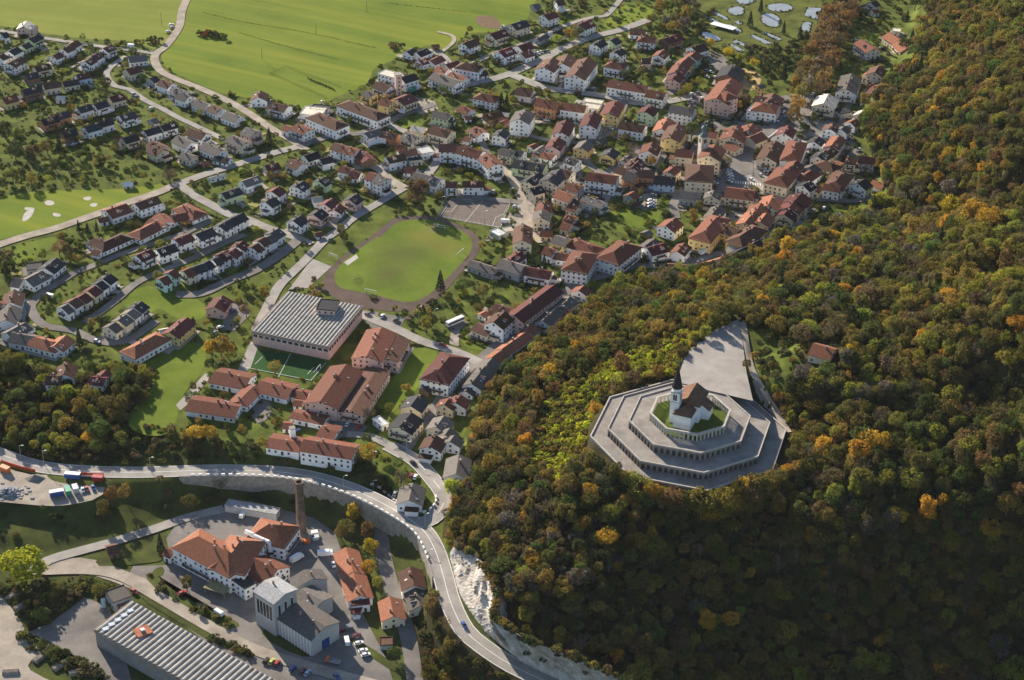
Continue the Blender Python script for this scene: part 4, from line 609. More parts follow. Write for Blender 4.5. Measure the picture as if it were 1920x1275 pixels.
# ================================================================= sports hall (barrel roof)
def barrel_hall(name, c4, g, h, nv, wm, label, vm, flip=False, glass=True, thick=.5):
    """c4: roof corner pixels a,b,c,d; vaults run from edge a-d to edge b-c (a->b direction)"""
    P = [un(*p, g + h) for p in c4]; a, bb, c, d_ = P; c = bb + (d_ - a); root = empty(name, ((a + c)[0] / 2, (a + c)[1] / 2, g)); o0 = np.array([(a + c)[0] / 2, (a + c)[1] / 2, g]); Q = [p - o0 for p in (a, bb, c, d_)]
    tag(root, label, 'hall'); ctr = (Q[0] + Q[2]) / 2; FOOT.append((o0[0], o0[1], float(np.linalg.norm(Q[3] - Q[0])), float(np.linalg.norm(Q[1] - Q[0])), math.atan2(*(Q[3] - Q[0])[1::-1])))
    b = MB(); b.prism([(q[0], q[1]) for q in Q] if np.cross(Q[1][:2] - Q[0][:2], Q[2][:2] - Q[1][:2]) > 0 else [(q[0], q[1]) for q in Q[::-1]], -1.5, h - .5); obj('wall', b.mesh('wall', (wm,)), root)
    dv = (Q[1] - Q[0])[:2]; dw = (Q[3] - Q[0])[:2] / nv; wl = float(np.linalg.norm(dw)); Lv = float(np.linalg.norm(dv)); rz = math.atan2(dv[1], dv[0]); sgn = 1 if np.cross(dv, dw) > 0 else -1
    n = 8; v = []; f = []
    for x in (-.5 * Lv - .2, .5 * Lv + .2):
        v += [(x, -wl * .47 * math.cos(math.pi * i / n), -.35 + wl * .40 * math.sin(math.pi * i / n)) for i in range(n + 1)]
    f = [(i, i + 1, n + 2 + i, n + 1 + i) for i in range(n)] + [tuple(range(n, -1, -1)), tuple(range(n + 1, 2 * n + 2))]
    me = mesh('roof_vault', v, f, (vm,))
    for k in range(nv):
        q = Q[0][:2] + dv / 2 + dw * (k + .5); obj('roof_vault', me, root, (q[0], q[1], h), rz)
    rim = MB()
    for i in range(4):
        p, q = Q[i], Q[(i + 1) % 4]; u = (q - p)[:2]; u = u / np.linalg.norm(u); nn = np.array([u[1], -u[0]]); nn = nn if np.dot(nn, (p + q)[:2] / 2 - ctr[:2]) > 0 else -nn
        pts = [p[:2] - u * .3 + nn * .02, q[:2] + u * .3 + nn * .02, q[:2] + u * .3 + nn * .4, p[:2] - u * .3 + nn * .4]; rim.add([(x[0], x[1], z) for z in (h - 1.2, h + .25) for x in pts], [(0, 1, 2, 3), (7, 6, 5, 4), (0, 4, 5, 1), (1, 5, 6, 2), (2, 6, 7, 3), (3, 7, 4, 0)])
    obj('fascia', rim.mesh('fascia', (mat(name + '_fascia', (.30, .25, .22), .9, .2),)), root)
    if glass:
        for i in (3, 2, 0, 1):
            p, q = Q[i], Q[(i + 1) % 4]; mid = (p + q) / 2; nn = (mid - ctr)[:2]; 
            if -(mid + o0)[1] * nn[1] - (mid + o0)[0] * nn[0] < 0: continue
            u = (q - p)[:2]; ln = float(np.linalg.norm(u)); u /= ln; a_ = math.atan2(nn[1], nn[0]); m2 = int(ln / 3.2); nrm = np.array([-u[1], u[0]]); nrm = nrm if nrm @ nn > 0 else -nrm; a_ = math.atan2(nrm[1], nrm[0]) - math.pi / 2
            for j in range(m2):
                w_ = p[:2] + u * ln * (j + .5) / m2; obj('window', WINME, root, (w_[0], w_[1], h - 2.4), a_, (2.9, 1, 1.7))
    return root
C2 = lambda x, y: (320 + x / 5.3333, 540 + y / 5.3333)
barrel_hall('sports_hall', [C2(815, 432), C2(1172, 40), C2(1845, 285), C2(1580, 590)], 0, 8.0, 21, WALL['p'], 'pink sports hall with ribbed grey barrel-vaulted roof beside the track', MBARREL)
house(C2(1480, 165), C2(1660, 180), 11, 11, 'k', 'p', 'f', cat='building', name='plant_room', label='dark flat-roofed plant room on the corner of the barrel-roofed sports hall')
C6 = lambda x, y: (x / 4.8, 1010 + y / 4.8)
MCLAD = mat('grey_cladding', (0.26, 0.25, 0.24), 0.8, 0.2, 0.3)
barrel_hall('warehouse', [(246.5, 1128), (178, 1181), (430, 1325), (540, 1291)], -14, 9.0, 34, MCLAD, 'long grey warehouse with ribbed vaulted roof at the bottom left', MBARREL, glass=False)
wh = bpy.data.objects['warehouse']; a, b_ = un(178, 1181, -5), un(430, 1325, -5); u = (b_ - a)[:2]; ln = float(np.linalg.norm(u)); u /= ln; nn = np.array([u[1], -u[0]]); nn = nn if nn[1] < 0 else -nn
_m = MB(); _m.box(-.09, .09, -.05, .16, -1, 7.7); RIBME = _m.mesh('cladding_rib', (mat('cladding_rib', (.36, .34, .32), .8, .15),))
for k in range(int(ln / 1.5)):
    p = a[:2] + u * (k + .5) * 1.5; obj('cladding_rib', RIBME, wh, (p[0] + nn[0] * .02 - wh.location[0], p[1] + nn[1] * .02 - wh.location[1], 0), math.atan2(nn[1], nn[0]) - math.pi / 2)
_p = un(268, 1187, -5); _m = MB(); _m.box(-3.4, 3.4, -3, 3, .3, 1.3, 0); _m.box(-.9, .9, -.9, .9, 1.3, 2.2, 1); obj('roof_hatch', _m.mesh('roof_hatch', (mat('rusty_iron', (.36, .15, .09), .9, .3), MSTEEL)), wh, (_p[0] - wh.location[0], _p[1] - wh.location[1], 9.0), .6)
for k in range(5):
    _p = un(198 + k * 11.7, 1180 - k * 8.6, -4.5); _m = MB(); _m.box(-1.2, 1.2, -1.0, 1.0, -.2, .6); obj('roof_light', _m.mesh('roof_light', (bpy.data.materials['skylight_glass'],)), wh, (_p[0] - wh.location[0], _p[1] - wh.location[1], 9.4), .6)
house(C6(985, 530), C6(1150, 470), 9, 5, 'g', 's', 'f', g=-14, cat='building', name='office_block', label='small flat grey office with rooftop box behind the vaulted warehouse')
house(C6(955, 75), C6(1060, 50), 7, 3.5, 'b', 't', 'g', g=-14, cat='hut', name='gatehouse_hut', label='small brown-roofed hut beside the factory approach road')
# ================================================================= school
house((480 + 640 / 5.333, 680 + 387 / 5.333), (480 + 905 / 5.333, 680 + 12 / 5.333), 17, 8, 'r', 'p', 'g', cat='school', name='school_block', label='brick school block with wide red-brown gable roof by artificial turf pitch', pitch=18)
house((480 + 935 / 5.333, 680 + 495 / 5.333), (480 + 1220 / 5.333, 680 + 45 / 5.333), 13, 5.5, 'b', 'p', 'g', cat='school', name='school_wing', label='low brick school wing with flat red-brown roof along the lawn', pitch=9)
house((687, 668), (716, 613), 16, 8, 'r', 'p', 'g', cat='school', name='school_block', label='upper school block with red roof between sports hall and parked cars', pitch=18)
house((722, 672), (746, 630), 13, 6.5, 'b', 'p', 'g', cat='school', name='school_wing', label='brown-roofed school wing beside the road below the track', pitch=10)
for r1, r2, Wd, lab in [((440, 830), (800, 900), 15, 'kindergarten wing with red roof below orange trees, farthest left'), ((190, 1110), (690, 1185), 14, 'long low kindergarten wing with red roof nearest the lawn'), ((665, 1140), (850, 960), 10, 'short red-roofed kindergarten link between two long wings'), ((895, 925), (1225, 1005), 14, 'low red-roofed kindergarten wing below the turf pitch'), ((1225, 1020), (1385, 1050), 8, 'small red-roofed passage joining kindergarten to brick school')]:
    house(C2(*r1), C2(*r2), Wd, 3.6, 'r', 'w', 'g', cat='kindergarten', name='kindergarten_wing', label=lab, pitch=16)
C3 = lambda x, y: (480 + x / 5.3333, 680 + y / 5.3333)
for r1, r2, Wd, E, rc, lab, nm, pt in [((365, 490), (705, 560), 8, 3.6, 'r', 'low red-roofed row of garages in front of the brick school', 'garage_row', 12), ((475, 765), (1000, 850), 12.5, 6.5, 'r', 'white two-storey building with bright red roof above the main road', 'municipal_building', 20), ((640, 655), (820, 690), 12, 5, 'r', 'rear red-roofed wing behind the white municipal building', 'municipal_wing', 8), ((130, 750), (470, 800), 12, 3.6, 'r', 'low red-roofed boiler wing around the white chimney', 'boiler_house', 12), ((285, 600), (350, 605), 6, 3, 'r', 'tiny white garage with red roof behind the boiler wing', 'garage', 20), ((400, 375), (450, 380), 6, 3, 'r', 'tiny white hut with red roof beside the brick school', 'hut', 20)]:
    house(C3(*r1), C3(*r2), Wd, E, rc, 'w', 'g', cat='building', name=nm, label=lab, pitch=pt)
# ================================================================= factory
D1 = lambda x, y: (300 + x / 4.793, 890 + y / 4.793)
D2 = lambda x, y: (400 + x / 4.8, 1090 + y / 4.8)
def fac(r1, r2, Wd, E, rc, wc, kd, nm, lab, pt=None, win=True): return house(r1, r2, Wd, E, rc, wc, kd, g=-14.0, cat='factory', name=nm, label=lab, pitch=pt, win=win)
fac(D1(345, 552), D1(612, 692), 17, 9.5, 'o', 'w', 'h', 'factory_main_block', 'white three-storey factory block with large orange hipped roof', 30)
fac(D1(655, 690), D1(720, 590), 17, 9.5, 'o', 'w', 'h', 'factory_cross_wing', 'orange hipped cross wing at the right end of the factory block', 30)
fac(D1(985, 438), D1(1030, 448), 17, 7.5, 'o', 'w', 'h', 'factory_rear_building', 'pyramid-roofed orange factory building next to the brick chimney', 30)
fac(D1(830, 740), D1(1060, 850), 16, 6, 'r', 'w', 'g', 'factory_middle_wing', 'red-roofed factory wing between orange block and grey concrete mill', 26)
fac(D1(700, 985), D1(800, 930), 10, 6.5, 'k', 'w', 'f', 'factory_annex', 'white factory annex with black flat roof beside the olive canopy')
fac(D1(60, 660), D1(130, 690), 6, 4, 'r', 'w', 'g', 'factory_porch', 'small red-roofed porch at the left end of the factory block')
fac(D1(600, 255), D1(1060, 335), 5, 3.6, 's', 's', 'f', 'loading_shed', 'long grey loading shed at the foot of the road wall', win=False)
fac(D1(1300, 850), D1(1360, 940), 15, 9, 'g', 's', 'g', 'mill_rear_hall', 'grey-roofed rear hall of the concrete mill', 18, win=False)
tw = fac(D2(460, -10), D2(650, 110), 13, 18.5, 's', 's', 'g', 'mill_tower', 'tall concrete mill tower with pale metal roof', 14, win=False)
fac(D2(690, 200), D2(1010, 405), 16, 9.5, 'g', 's', 'g', 'mill_long_hall', 'long grey-roofed mill hall with blue door below the concrete tower', 18, win=False)
fac(D2(790, 70), D2(985, 175), 13, 8.5, 'g', 's', 'g', 'mill_side_hall', 'grey-roofed mill hall with pale gable facing the yard', 16, win=False)
for r1, r2, lab in [((1670, 650), (1735, 870), 'upper half of the long orange-tiled shed beside the yellow trees'), ((1737, 880), (1800, 1085), 'lower half of the long orange-tiled shed nearest the white van')]:
    fac(D1(*r1), D1(*r2), 11, 4.2, 'o', 'w', 'g', 'tiled_shed', lab, 26)
_P = un(*D1(525, 1000), -14 + 3.4); cp_ = empty('canopy', (_P[0], _P[1], -14), math.radians(-24)); tag(cp_, 'olive flat canopy on posts in front of the factory block', 'canopy')
_m = MB(); _m.box(-5.5, 5.5, -4, 4, 3.3, 3.6); obj('canopy_roof', _m.mesh('canopy', (mat('olive_felt', (.24, .21, .12), .9, .2),)), cp_)
for sx in (-5, 5):
    for sy in (-3.5, 3.5): _m = MB(); _m.box(sx - .12, sx + .12, sy - .12, sy + .12, -.1, 3.3); obj('post', _m.mesh('post', (MSTEEL,)), cp_)
# tall glazing strips and panel joints on the mill tower
L_, W_ = HOUSES[-5][8], HOUSES[-5][9]
for tw_, L_, W_ in [(h[0], h[8], h[9]) for h in HOUSES if h[0].name == 'mill_tower']:
    for k in range(5): obj('glazing', WINME, tw_, ((k - 2) * L_ * .16, -W_ / 2, 11.5), math.pi, (1.9, 1, 9.0))
    for k in range(3): obj('glazing', WINME, tw_, (L_ / 2, (k - 1) * 3.6, 12), -math.pi / 2, (1.6, 1, 8))
for hh, L_, W_ in [(h[0], h[8], h[9]) for h in HOUSES if h[0].name == 'mill_long_hall']:
    for k in range(11): _m = MB(); _m.box(-.18, .18, -.05, .15, -1, 9); obj('pilaster', _m.mesh('pilaster', (MWHITE,)), hh, (-L_ / 2 + (k + .5) * L_ / 11, -W_ / 2, 0), math.pi)
    _m = MB(); _m.box(-2.2, 2.2, -.05, .1, -.2, 5); obj('gate', _m.mesh('gate', (mat('blue_gate', (.03, .06, .22), .6, .1),)), hh, (L_ / 2, 0, 0), -math.pi / 2)
# ================================================================= labels of the houses
RC = dict(k='dark slate', g='grey-brown', b='brown', m='maroon', r='red', o='orange', L='pale', w='white', s='grey')
WC = dict(w='white', c='cream', y='yellow', p='pink', o='orange-walled', G='pale green', B='pale blue', t='timber', s='grey', q='turquoise')
ZONES = [(60,60,'top-left corner'),(160,110,'upper left estate'),(110,190,'upper left edge'),(200,240,'left estate above the orchard'),(360,180,'along the gravel field road'),(400,285,'above the western road'),(500,230,'lower field road'),(230,395,'beside the western road'),(310,420,'bungalow group left'),(430,380,'below the western road'),(540,370,'houses left of the stadium'),(400,460,'terraces left of stadium'),(300,520,'long terrace left'),(150,540,'curving street at left'),(40,560,'left edge street'),(240,600,'lower left terrace'),(110,660,'lower left corner'),(600,320,'above the garden lane'),(680,330,'left of the big tree'),(620,210,'behind the white depot'),(700,180,'near the pink tower'),(680,270,'orange barn street'),(790,270,'central upper street'),(800,130,'meadow corner'),(900,90,'upper meadow edge'),(1010,40,'top centre'),(860,300,'above the ball court'),(870,220,'gardens above the court'),(920,200,'hedged gardens'),(1060,110,'pale apartment blocks'),(1010,200,'around the grey block'),(1110,210,'red-roofed flats'),(1180,100,'right of apartments'),(1260,120,'below the fish ponds'),(1200,180,'long white rows'),(1080,290,'behind the green-walled block'),(1000,320,'bend above the court'),(1130,310,'upper old street'),(930,370,'beside the court'),(1010,400,'right of the court'),(1080,370,'behind the red-roofed tenement'),(1180,340,'main street row'),(1240,280,'left of the church'),(1330,180,'block by dry plot'),(1430,200,'car park corner'),(1340,250,'behind the church'),(1310,340,'below the church'),(1400,390,'church square front'),(1480,260,'right of main street'),(1520,310,'eastern old town'),(1600,340,'edge of the wood'),(1560,170,'end of the tree avenue'),(1640,90,'far right meadow'),(1460,400,'old street right'),(1360,430,'yellow courtyard'),(1220,440,'gardens below main street'),(1140,470,'large inn group'),(1030,470,'lane right of stadium'),(980,500,'sheds right of stadium'),(1290,500,'wall street below wood'),(1000,590,'long pink terrace'),(930,640,'foot of the hill'),(860,720,'street under the hill'),(780,770,'lower street'),(830,870,'road bend'),(760,930,'inside the road fork'),(760,1120,'below the road curve')]
ORD = ['first', 'second', 'third', 'fourth', 'fifth', 'sixth', 'seventh', 'eighth', 'ninth', 'tenth', 'eleventh', 'twelfth', 'thirteenth', 'fourteenth', 'fifteenth']
HZN = {}
for h in HOUSES:
    root, px, py, kd, rc, wc, kn, lab, L_, W_ = h
    if lab: tag(root, lab, kd); continue
    z = min(ZONES, key=lambda q: (q[0] - px) ** 2 + (q[1] - py) ** 2 * 1.6)[2]
    HZN.setdefault((WC[wc], kd, RC[rc], z), []).append(h)
for (w_, kd, r_, z), hs in HZN.items():
    hs.sort(key=lambda h: h[1])
    for i, h in enumerate(hs):
        form = {'h': 'hipped ', 'f': 'flat ', 'g': ''}[h[6]]; lab = f'{w_} {kd} with {r_} {form}roof, {z}'
        if len(hs) > 1: lab += f', {ORD[min(i, 14)]} from left'
        tag(h[0], lab, {'large building': 'building', 'long house': 'house'}.get(kd, kd), 'houses and buildings of the town')
# ================================================================= vegetation
PAL = dict(olive=(0.145, 0.130, 0.038), dark=(0.060, 0.072, 0.028), brown=(0.142, 0.112, 0.056), rust=(0.200, 0.126, 0.050), gold=(0.46, 0.27, 0.038), ygreen=(0.230, 0.225, 0.040), grey=(0.150, 0.130, 0.100), lime=(0.37, 0.39, 0.036), green=(0.095, 0.125, 0.034), conifer=(0.032, 0.050, 0.029), yellow=(0.46, 0.34, 0.035), ochre=(0.255, 0.185, 0.046), red=(0.22, 0.065, 0.025))
def leaf_quads(P, Nrm, size, rng):
    n = len(P); r = rng.normal(size=(n, 3)) * .8; N_ = Nrm + r; N_ /= np.linalg.norm(N_, axis=1)[:, None]
    a = rng.normal(size=(n, 3)); a -= (a * N_).sum(1)[:, None] * N_; a /= np.linalg.norm(a, axis=1)[:, None]; b = np.cross(N_, a)
    s = size * rng.uniform(.55, 1.25, (n, 1)); t = s * rng.uniform(.6, 1.0, (n, 1))
    V = np.stack([P - a * s - b * t * .4, P + b * t * -.9 + N_ * s * .15, P + a * s + b * t * .2, P + b * t], 1).reshape(-1, 3)
    return V, np.arange(4 * n).reshape(-1, 4)
def crown(name, seed, n=1750, rx=4.0, zlo=1.1, zhi=10.0, lobes=11, leaf=.335, core=True):
    rng = np.random.default_rng(seed); zc = (zlo + zhi) / 2; rz = (zhi - zlo) / 2; C = [(0, 0, zc + rz * .1, rx * .72, rz * .8)]
    for k in range(lobes):
        th = k * 2.4 + rng.uniform(-.4, .4); h = rng.uniform(-.55, .75); rr = rx * .62 * math.sqrt(max(.1, 1 - h * h)); C.append((rr * math.cos(th), rr * math.sin(th), zc + h * rz * .75, rx * rng.uniform(.22, .56), rz * rng.uniform(.18, .46)))
    Pp, Nn = [], []
    for i, c in enumerate(C):
        m = int(n * 1.6 / (len(C))); d = rng.normal(size=(m, 3)); d /= np.linalg.norm(d, axis=1)[:, None]; p = d * [c[3], c[3], c[4]] * rng.uniform(.55, 1.25, (m, 1)) + c[:3]
        ok = np.ones(m, bool)
        for j, q in enumerate(C):
            if j != i: ok &= (((p - q[:3]) / [q[3], q[3], q[4]]) ** 2).sum(1) > .62
        ok &= (d[:, 2] > -.75); Pp.append(p[ok]); Nn.append(d[ok] + [0, 0, .25])
    V, F = leaf_quads(np.vstack(Pp), np.vstack(Nn), leaf, rng); return mesh(name, V.tolist(), F.tolist(), (MLEAF,))
def conifer(name, seed, n=760, r=2.5, h=13.0):
    rng = np.random.default_rng(seed); u = 1 - np.sqrt(rng.random(n)); z = 1.2 + u * (h - 1.2); th = rng.uniform(0, 2 * math.pi, n); lay = .78 + .3 * np.abs(np.sin(z * 2.4 + rng.uniform(0, .5, n)))
    R = r * (1 - u) * lay * rng.uniform(.75, 1.1, n) + .08; P = np.stack([R * np.cos(th), R * np.sin(th), z], 1); N_ = np.stack([np.cos(th) * .7, np.sin(th) * .7, np.full(n, .75)], 1)
    V, F = leaf_quads(P, N_, .40, rng); return mesh(name, V.tolist(), F.tolist(), (MLEAF,))
def trunkmesh(seed, h=6.5, r=.26):
    rng = random.Random(seed); b = MB(); b.tube((0, 0, -1.2), (0.1, 0, h * .45), r * 1.3, r, 6); b.tube((.1, 0, h * .45), (0, .1, h), r, r * .35, 6)
    for k in range(5):
        a = k * 1.26 + rng.random(); z = h * rng.uniform(.35, .75); b.tube((.05, 0, z), (2.0 * math.cos(a), 2.0 * math.sin(a), z + rng.uniform(1.2, 2.6)), r * .5, r * .12, 5)
    return b.mesh('trunk', (MBARK,))
DEC = [crown('crown', s) for s in (1, 2, 3)] + [crown('crown', 4, 1900, 4.6, 1.2, 9.0, 14), crown('crown', 5, 1600, 3.3, 1.2, 11.0, 10), crown('crown', 6, 1150, 3.9, 1.4, 10.0, 10, .32)]
MTWIG = mat('grey_twigs', (0.19, 0.165, 0.14), 0.95, 0.25, 1.0)
def bare(seed, n, rx, zhi):
    me = crown('crown', seed, n, rx, 1.6, zhi, 10, .25); r_ = random.Random(seed); b = MB(); V0 = [tuple(v.co) for v in me.vertices]; F0 = [tuple(p.vertices) for p in me.polygons]
    for k in range(16):
        a, el = r_.uniform(0, 6.28), r_.uniform(.55, 1.35); L_ = rx * r_.uniform(.8, 1.25); z0 = r_.uniform(2.0, 5.0); p1 = (L_ * .55 * math.cos(a) * math.cos(el), L_ * .55 * math.sin(a) * math.cos(el), z0 + L_ * .6 * math.sin(el)); b.tube((0, 0, z0), p1, .14, .09, 4)
        for q in range(3): a2 = a + r_.uniform(-.8, .8); b.tube(p1, (p1[0] + 1.5 * math.cos(a2) * math.cos(el), p1[1] + 1.5 * math.sin(a2) * math.cos(el), min(zhi + .4, p1[2] + 1.6 * math.sin(el) + .4)), .08, .03, 3)
    b.tube((0, 0, 0), (0, 0, zhi * .7), .22, .1, 5); k = len(V0); return mesh('crown', V0 + b.v, F0 + [tuple(i + k for i in f) for f in b.f], (MLEAF, MTWIG), [0] * len(F0) + [1] * len(b.f))
BARE = [bare(8, 560, 3.7, 10.0), bare(9, 620, 4.0, 9.5)]
CON = [conifer('crown', 11), conifer('crown', 12, 700, 2.1, 14.5)]
BUSH = [crown('shrub', 21, 330, 1.5, .0, 2.2, 6, .26), crown('shrub', 22, 300, 1.9, .0, 1.8, 7, .26), crown('shrub', 23, 280, 1.2, .0, 2.8, 5, .26)]
TRK = [trunkmesh(s) for s in (1, 2, 3)]; TRKC = trunkmesh(9, 11.0, .2)
def tree(P, h, kind, colr, label, group, name='tree', cat='tree', rng=random):
    wide = 2.0 if kind == 'W' else 1.0; kind = 'd' if kind == 'W' else kind
    src = {'d': DEC, 'c': CON, 'b': BARE}[kind]; k = rng.randrange(len(src)); me = src[k]; s = h / (13.5 if kind == 'c' else 10.0); o = empty(name, P, rng.uniform(0, 6.28)); tag(o, label, cat, group)
    v = rng.uniform(.82, 1.2); col_ = [c * v * rng.uniform(.92, 1.08) for c in colr]
    cr = obj('crown', me, o, sc=(s * wide * rng.uniform(.9, 1.12), s * wide * rng.uniform(.9, 1.12), s)); cr['tcol'] = col_; obj('trunk', TRKC if kind == 'c' else TRK[k % 3], o, sc=s); return o
# --- keep clear of houses and roads
RP = [(np.asarray(C)[:, :2], w_) for C, w_ in ROADLINES]
def clear(X, Y, hm=1.2, rm=.8):
    ok = np.ones(np.shape(X), bool)
    for cx, cy, L_, W_, an in FOOT:
        dx, dy = X - cx, Y - cy; m = (np.abs(dx) < 60) & (np.abs(dy) < 60); u = dx * math.cos(an) + dy * math.sin(an); v = -dx * math.sin(an) + dy * math.cos(an); ok &= ~(m & (np.abs(u) < L_ / 2 + hm) & (np.abs(v) < W_ / 2 + hm))
    for C, w_ in RP:
        lo, hi = C.min(0) - 8, C.max(0) + 8; m = (X > lo[0]) & (X < hi[0]) & (Y > lo[1]) & (Y < hi[1])
        if m.any(): d_, _, _ = seg_dist(X[m], Y[m], C); ok[m] &= d_ > w_ / 2 + rm
    return ok
def jitter(poly, sp, rng):
    P = np.array(poly); x = np.arange(max(P[:, 0].min(), -440), min(P[:, 0].max(), 440), sp); y = np.arange(max(P[:, 1].min(), 545), min(P[:, 1].max(), 1400), sp); X, Y = np.meshgrid(x, y); X = X.ravel() + rng.uniform(-.8, .8, X.size) * sp; Y = Y.ravel() + rng.uniform(-.8, .8, Y.size) * sp
    m = in_poly(X, Y, poly); return X[m], Y[m]
PLW = [p[:2] for p in W2(PLAZA, 44.5)]
SHRUB = [G(*p)[:2] for p in [(985,885),(1000,805),(1030,748),(1090,706),(1170,670),(1250,634),(1296,614),(1302,648),(1264,704),(1130,744),(1106,802),(1092,872),(1050,910)]]
VAL = [G(*p)[:2] for p in [(1660,350),(1700,380),(1760,395),(1850,400),(1925,395),(1925,425),(1840,428),(1740,415),(1665,390)]]
ROCKZ = [G(*p)[:2] for p in [(838,1035),(880,1035),(925,1075),(935,1120),(925,1160),(1000,1205),(1060,1220),(1130,1250),(1200,1300),(1000,1300),(935,1215),(880,1150)]]
rng = np.random.default_rng(5)
X, Y = jitter(FOREW, 4.1, rng)
keep = ~in_poly(X, Y, PLW) & (np.hypot(X - OSC[0], Y - OSC[1]) > 47.8) & ~in_poly(X, Y, SHRUB) & ~in_poly(X, Y, CLEARG) & ~in_poly(X, Y, ROCKZ) & clear(X, Y, 3.0, 1.0)
HOL = [G(*p)[:2] for p in [(1498,690),(1510,640),(1575,645),(1580,705),(1530,718)]]
keep &= ~in_poly(X, Y, HOL) & ~(in_poly(X, Y, VAL) & (rng.random(X.size) < .75))
X, Y = X[keep], Y[keep]
x2, y2 = jitter(LEFTW, 5.4, rng); x3, y3 = jitter(LOWW, 5.0, rng); k2, k3 = clear(x2, y2, 2), clear(x3, y3, 2, 1.5)
reg = np.r_[np.zeros(X.size, int), np.ones(k2.sum(), int), np.full(k3.sum(), 2)]; X = np.r_[X, x2[k2], x3[k3]]; Y = np.r_[Y, y2[k2], y3[k3]]
Z = H(X, Y); PX, PY = proj(np.stack([X, Y, Z], 1)); vis = (PX > -70) & (PX < 1990) & (PY > -60) & (PY < 1390)
X, Y, Z, PX, PY, reg = X[vis], Y[vis], Z[vis], PX[vis], PY[vis], reg[vis]
nA, nB = vnoise(X, Y, 16, 7) + .5, vnoise(X, Y, 40, 8) + .5
TC = []; KD = []; HT = []
for i in range(X.size):
    r = rng.random(); a = nA[i]
    if reg[i] == 1: c = rng.choice(['green', 'olive', 'green', 'olive', 'ygreen', 'ochre', 'dark'])
    elif reg[i] == 2: c = rng.choice(['olive', 'brown', 'ochre', 'olive', 'ygreen', 'rust'])
    elif PY[i] < 330 and PX[i] > 1600: c = rng.choice(['ochre', 'olive', 'brown', 'rust', 'green', 'olive', 'olive', 'ygreen']) if a > .35 else rng.choice(['olive', 'brown', 'conifer', 'conifer', 'green'])
    elif PX[i] < 1180 and PY[i] > 860: c = rng.choice(['olive', 'brown', 'olive', 'dark', 'olive', 'grey', 'green', 'ochre'])
    elif PX[i] > 1640 and 790 < PY[i] < 960: c = rng.choice(['green', 'green', 'olive', 'dark', 'ygreen', 'brown', 'rust'])
    else: c = rng.choice(['ochre', 'olive', 'rust', 'brown', 'ochre', 'olive', 'green', 'ygreen', 'olive']) if nB[i] > .45 else rng.choice(['olive', 'dark', 'brown', 'green', 'olive', 'ygreen', 'grey'])
    if r < .022: c = 'gold'
    elif r < .05: c = 'ygreen'
    elif r < .075 and reg[i] == 0: c = 'conifer'
    TC.append(c); KD.append('c' if c == 'conifer' else ('b' if c in ('grey', 'brown', 'rust') and rng.random() < .5 else 'd')); HT.append(rng.choice([rng.uniform(4.0, 7.0), rng.uniform(6.5, 9.5), rng.uniform(5.5, 8.0), rng.uniform(9.0, 12.0)], p=[.38, .3, .22, .10]) * (1.15 if c == 'conifer' else 1) * (1.15 if PX[i] > 1600 else 1))
TC, KD, HT = np.array(TC), np.array(KD), np.array(HT)
dist = np.sqrt(X ** 2 + Y ** 2 + (Z - CAMH) ** 2); inn = (PX > 5) & (PX < 1915) & (PY > 5) & (PY < 1270); score = np.where(inn, HT / dist, 0); big = np.argsort(-score)[:95]; isbig = np.zeros(X.size, bool); isbig[big] = True
CN = dict(olive='olive green', dark='dark green', brown='brown-leaved', rust='rust brown', gold='golden', ygreen='yellow-green', grey='bare greyish', green='green', conifer='dark conifer', ochre='ochre')
WHERE = ['on the wooded hill at right', 'in the grove under the left estate', 'on the bank below the road curve']
tr = random.Random(3)
for i in big:
    c = TC[i]; wh_ = WHERE[reg[i]]
    if reg[i] == 0: wh_ = ('low on the hillside above the road' if PY[i] > 950 and PX[i] < 1250 else 'on the shaded lower slope at right' if PY[i] > 950 else 'beside the octagonal terraces' if PX[i] < 1520 else 'on the wooded slope right of the chapel')
    tree((X[i], Y[i], Z[i] - .3), HT[i], KD[i], PAL[c], f"{CN[c]} {'tree' if c != 'conifer' else 'tree'} {wh_}", 'woodland trees ' + wh_, rng=tr)
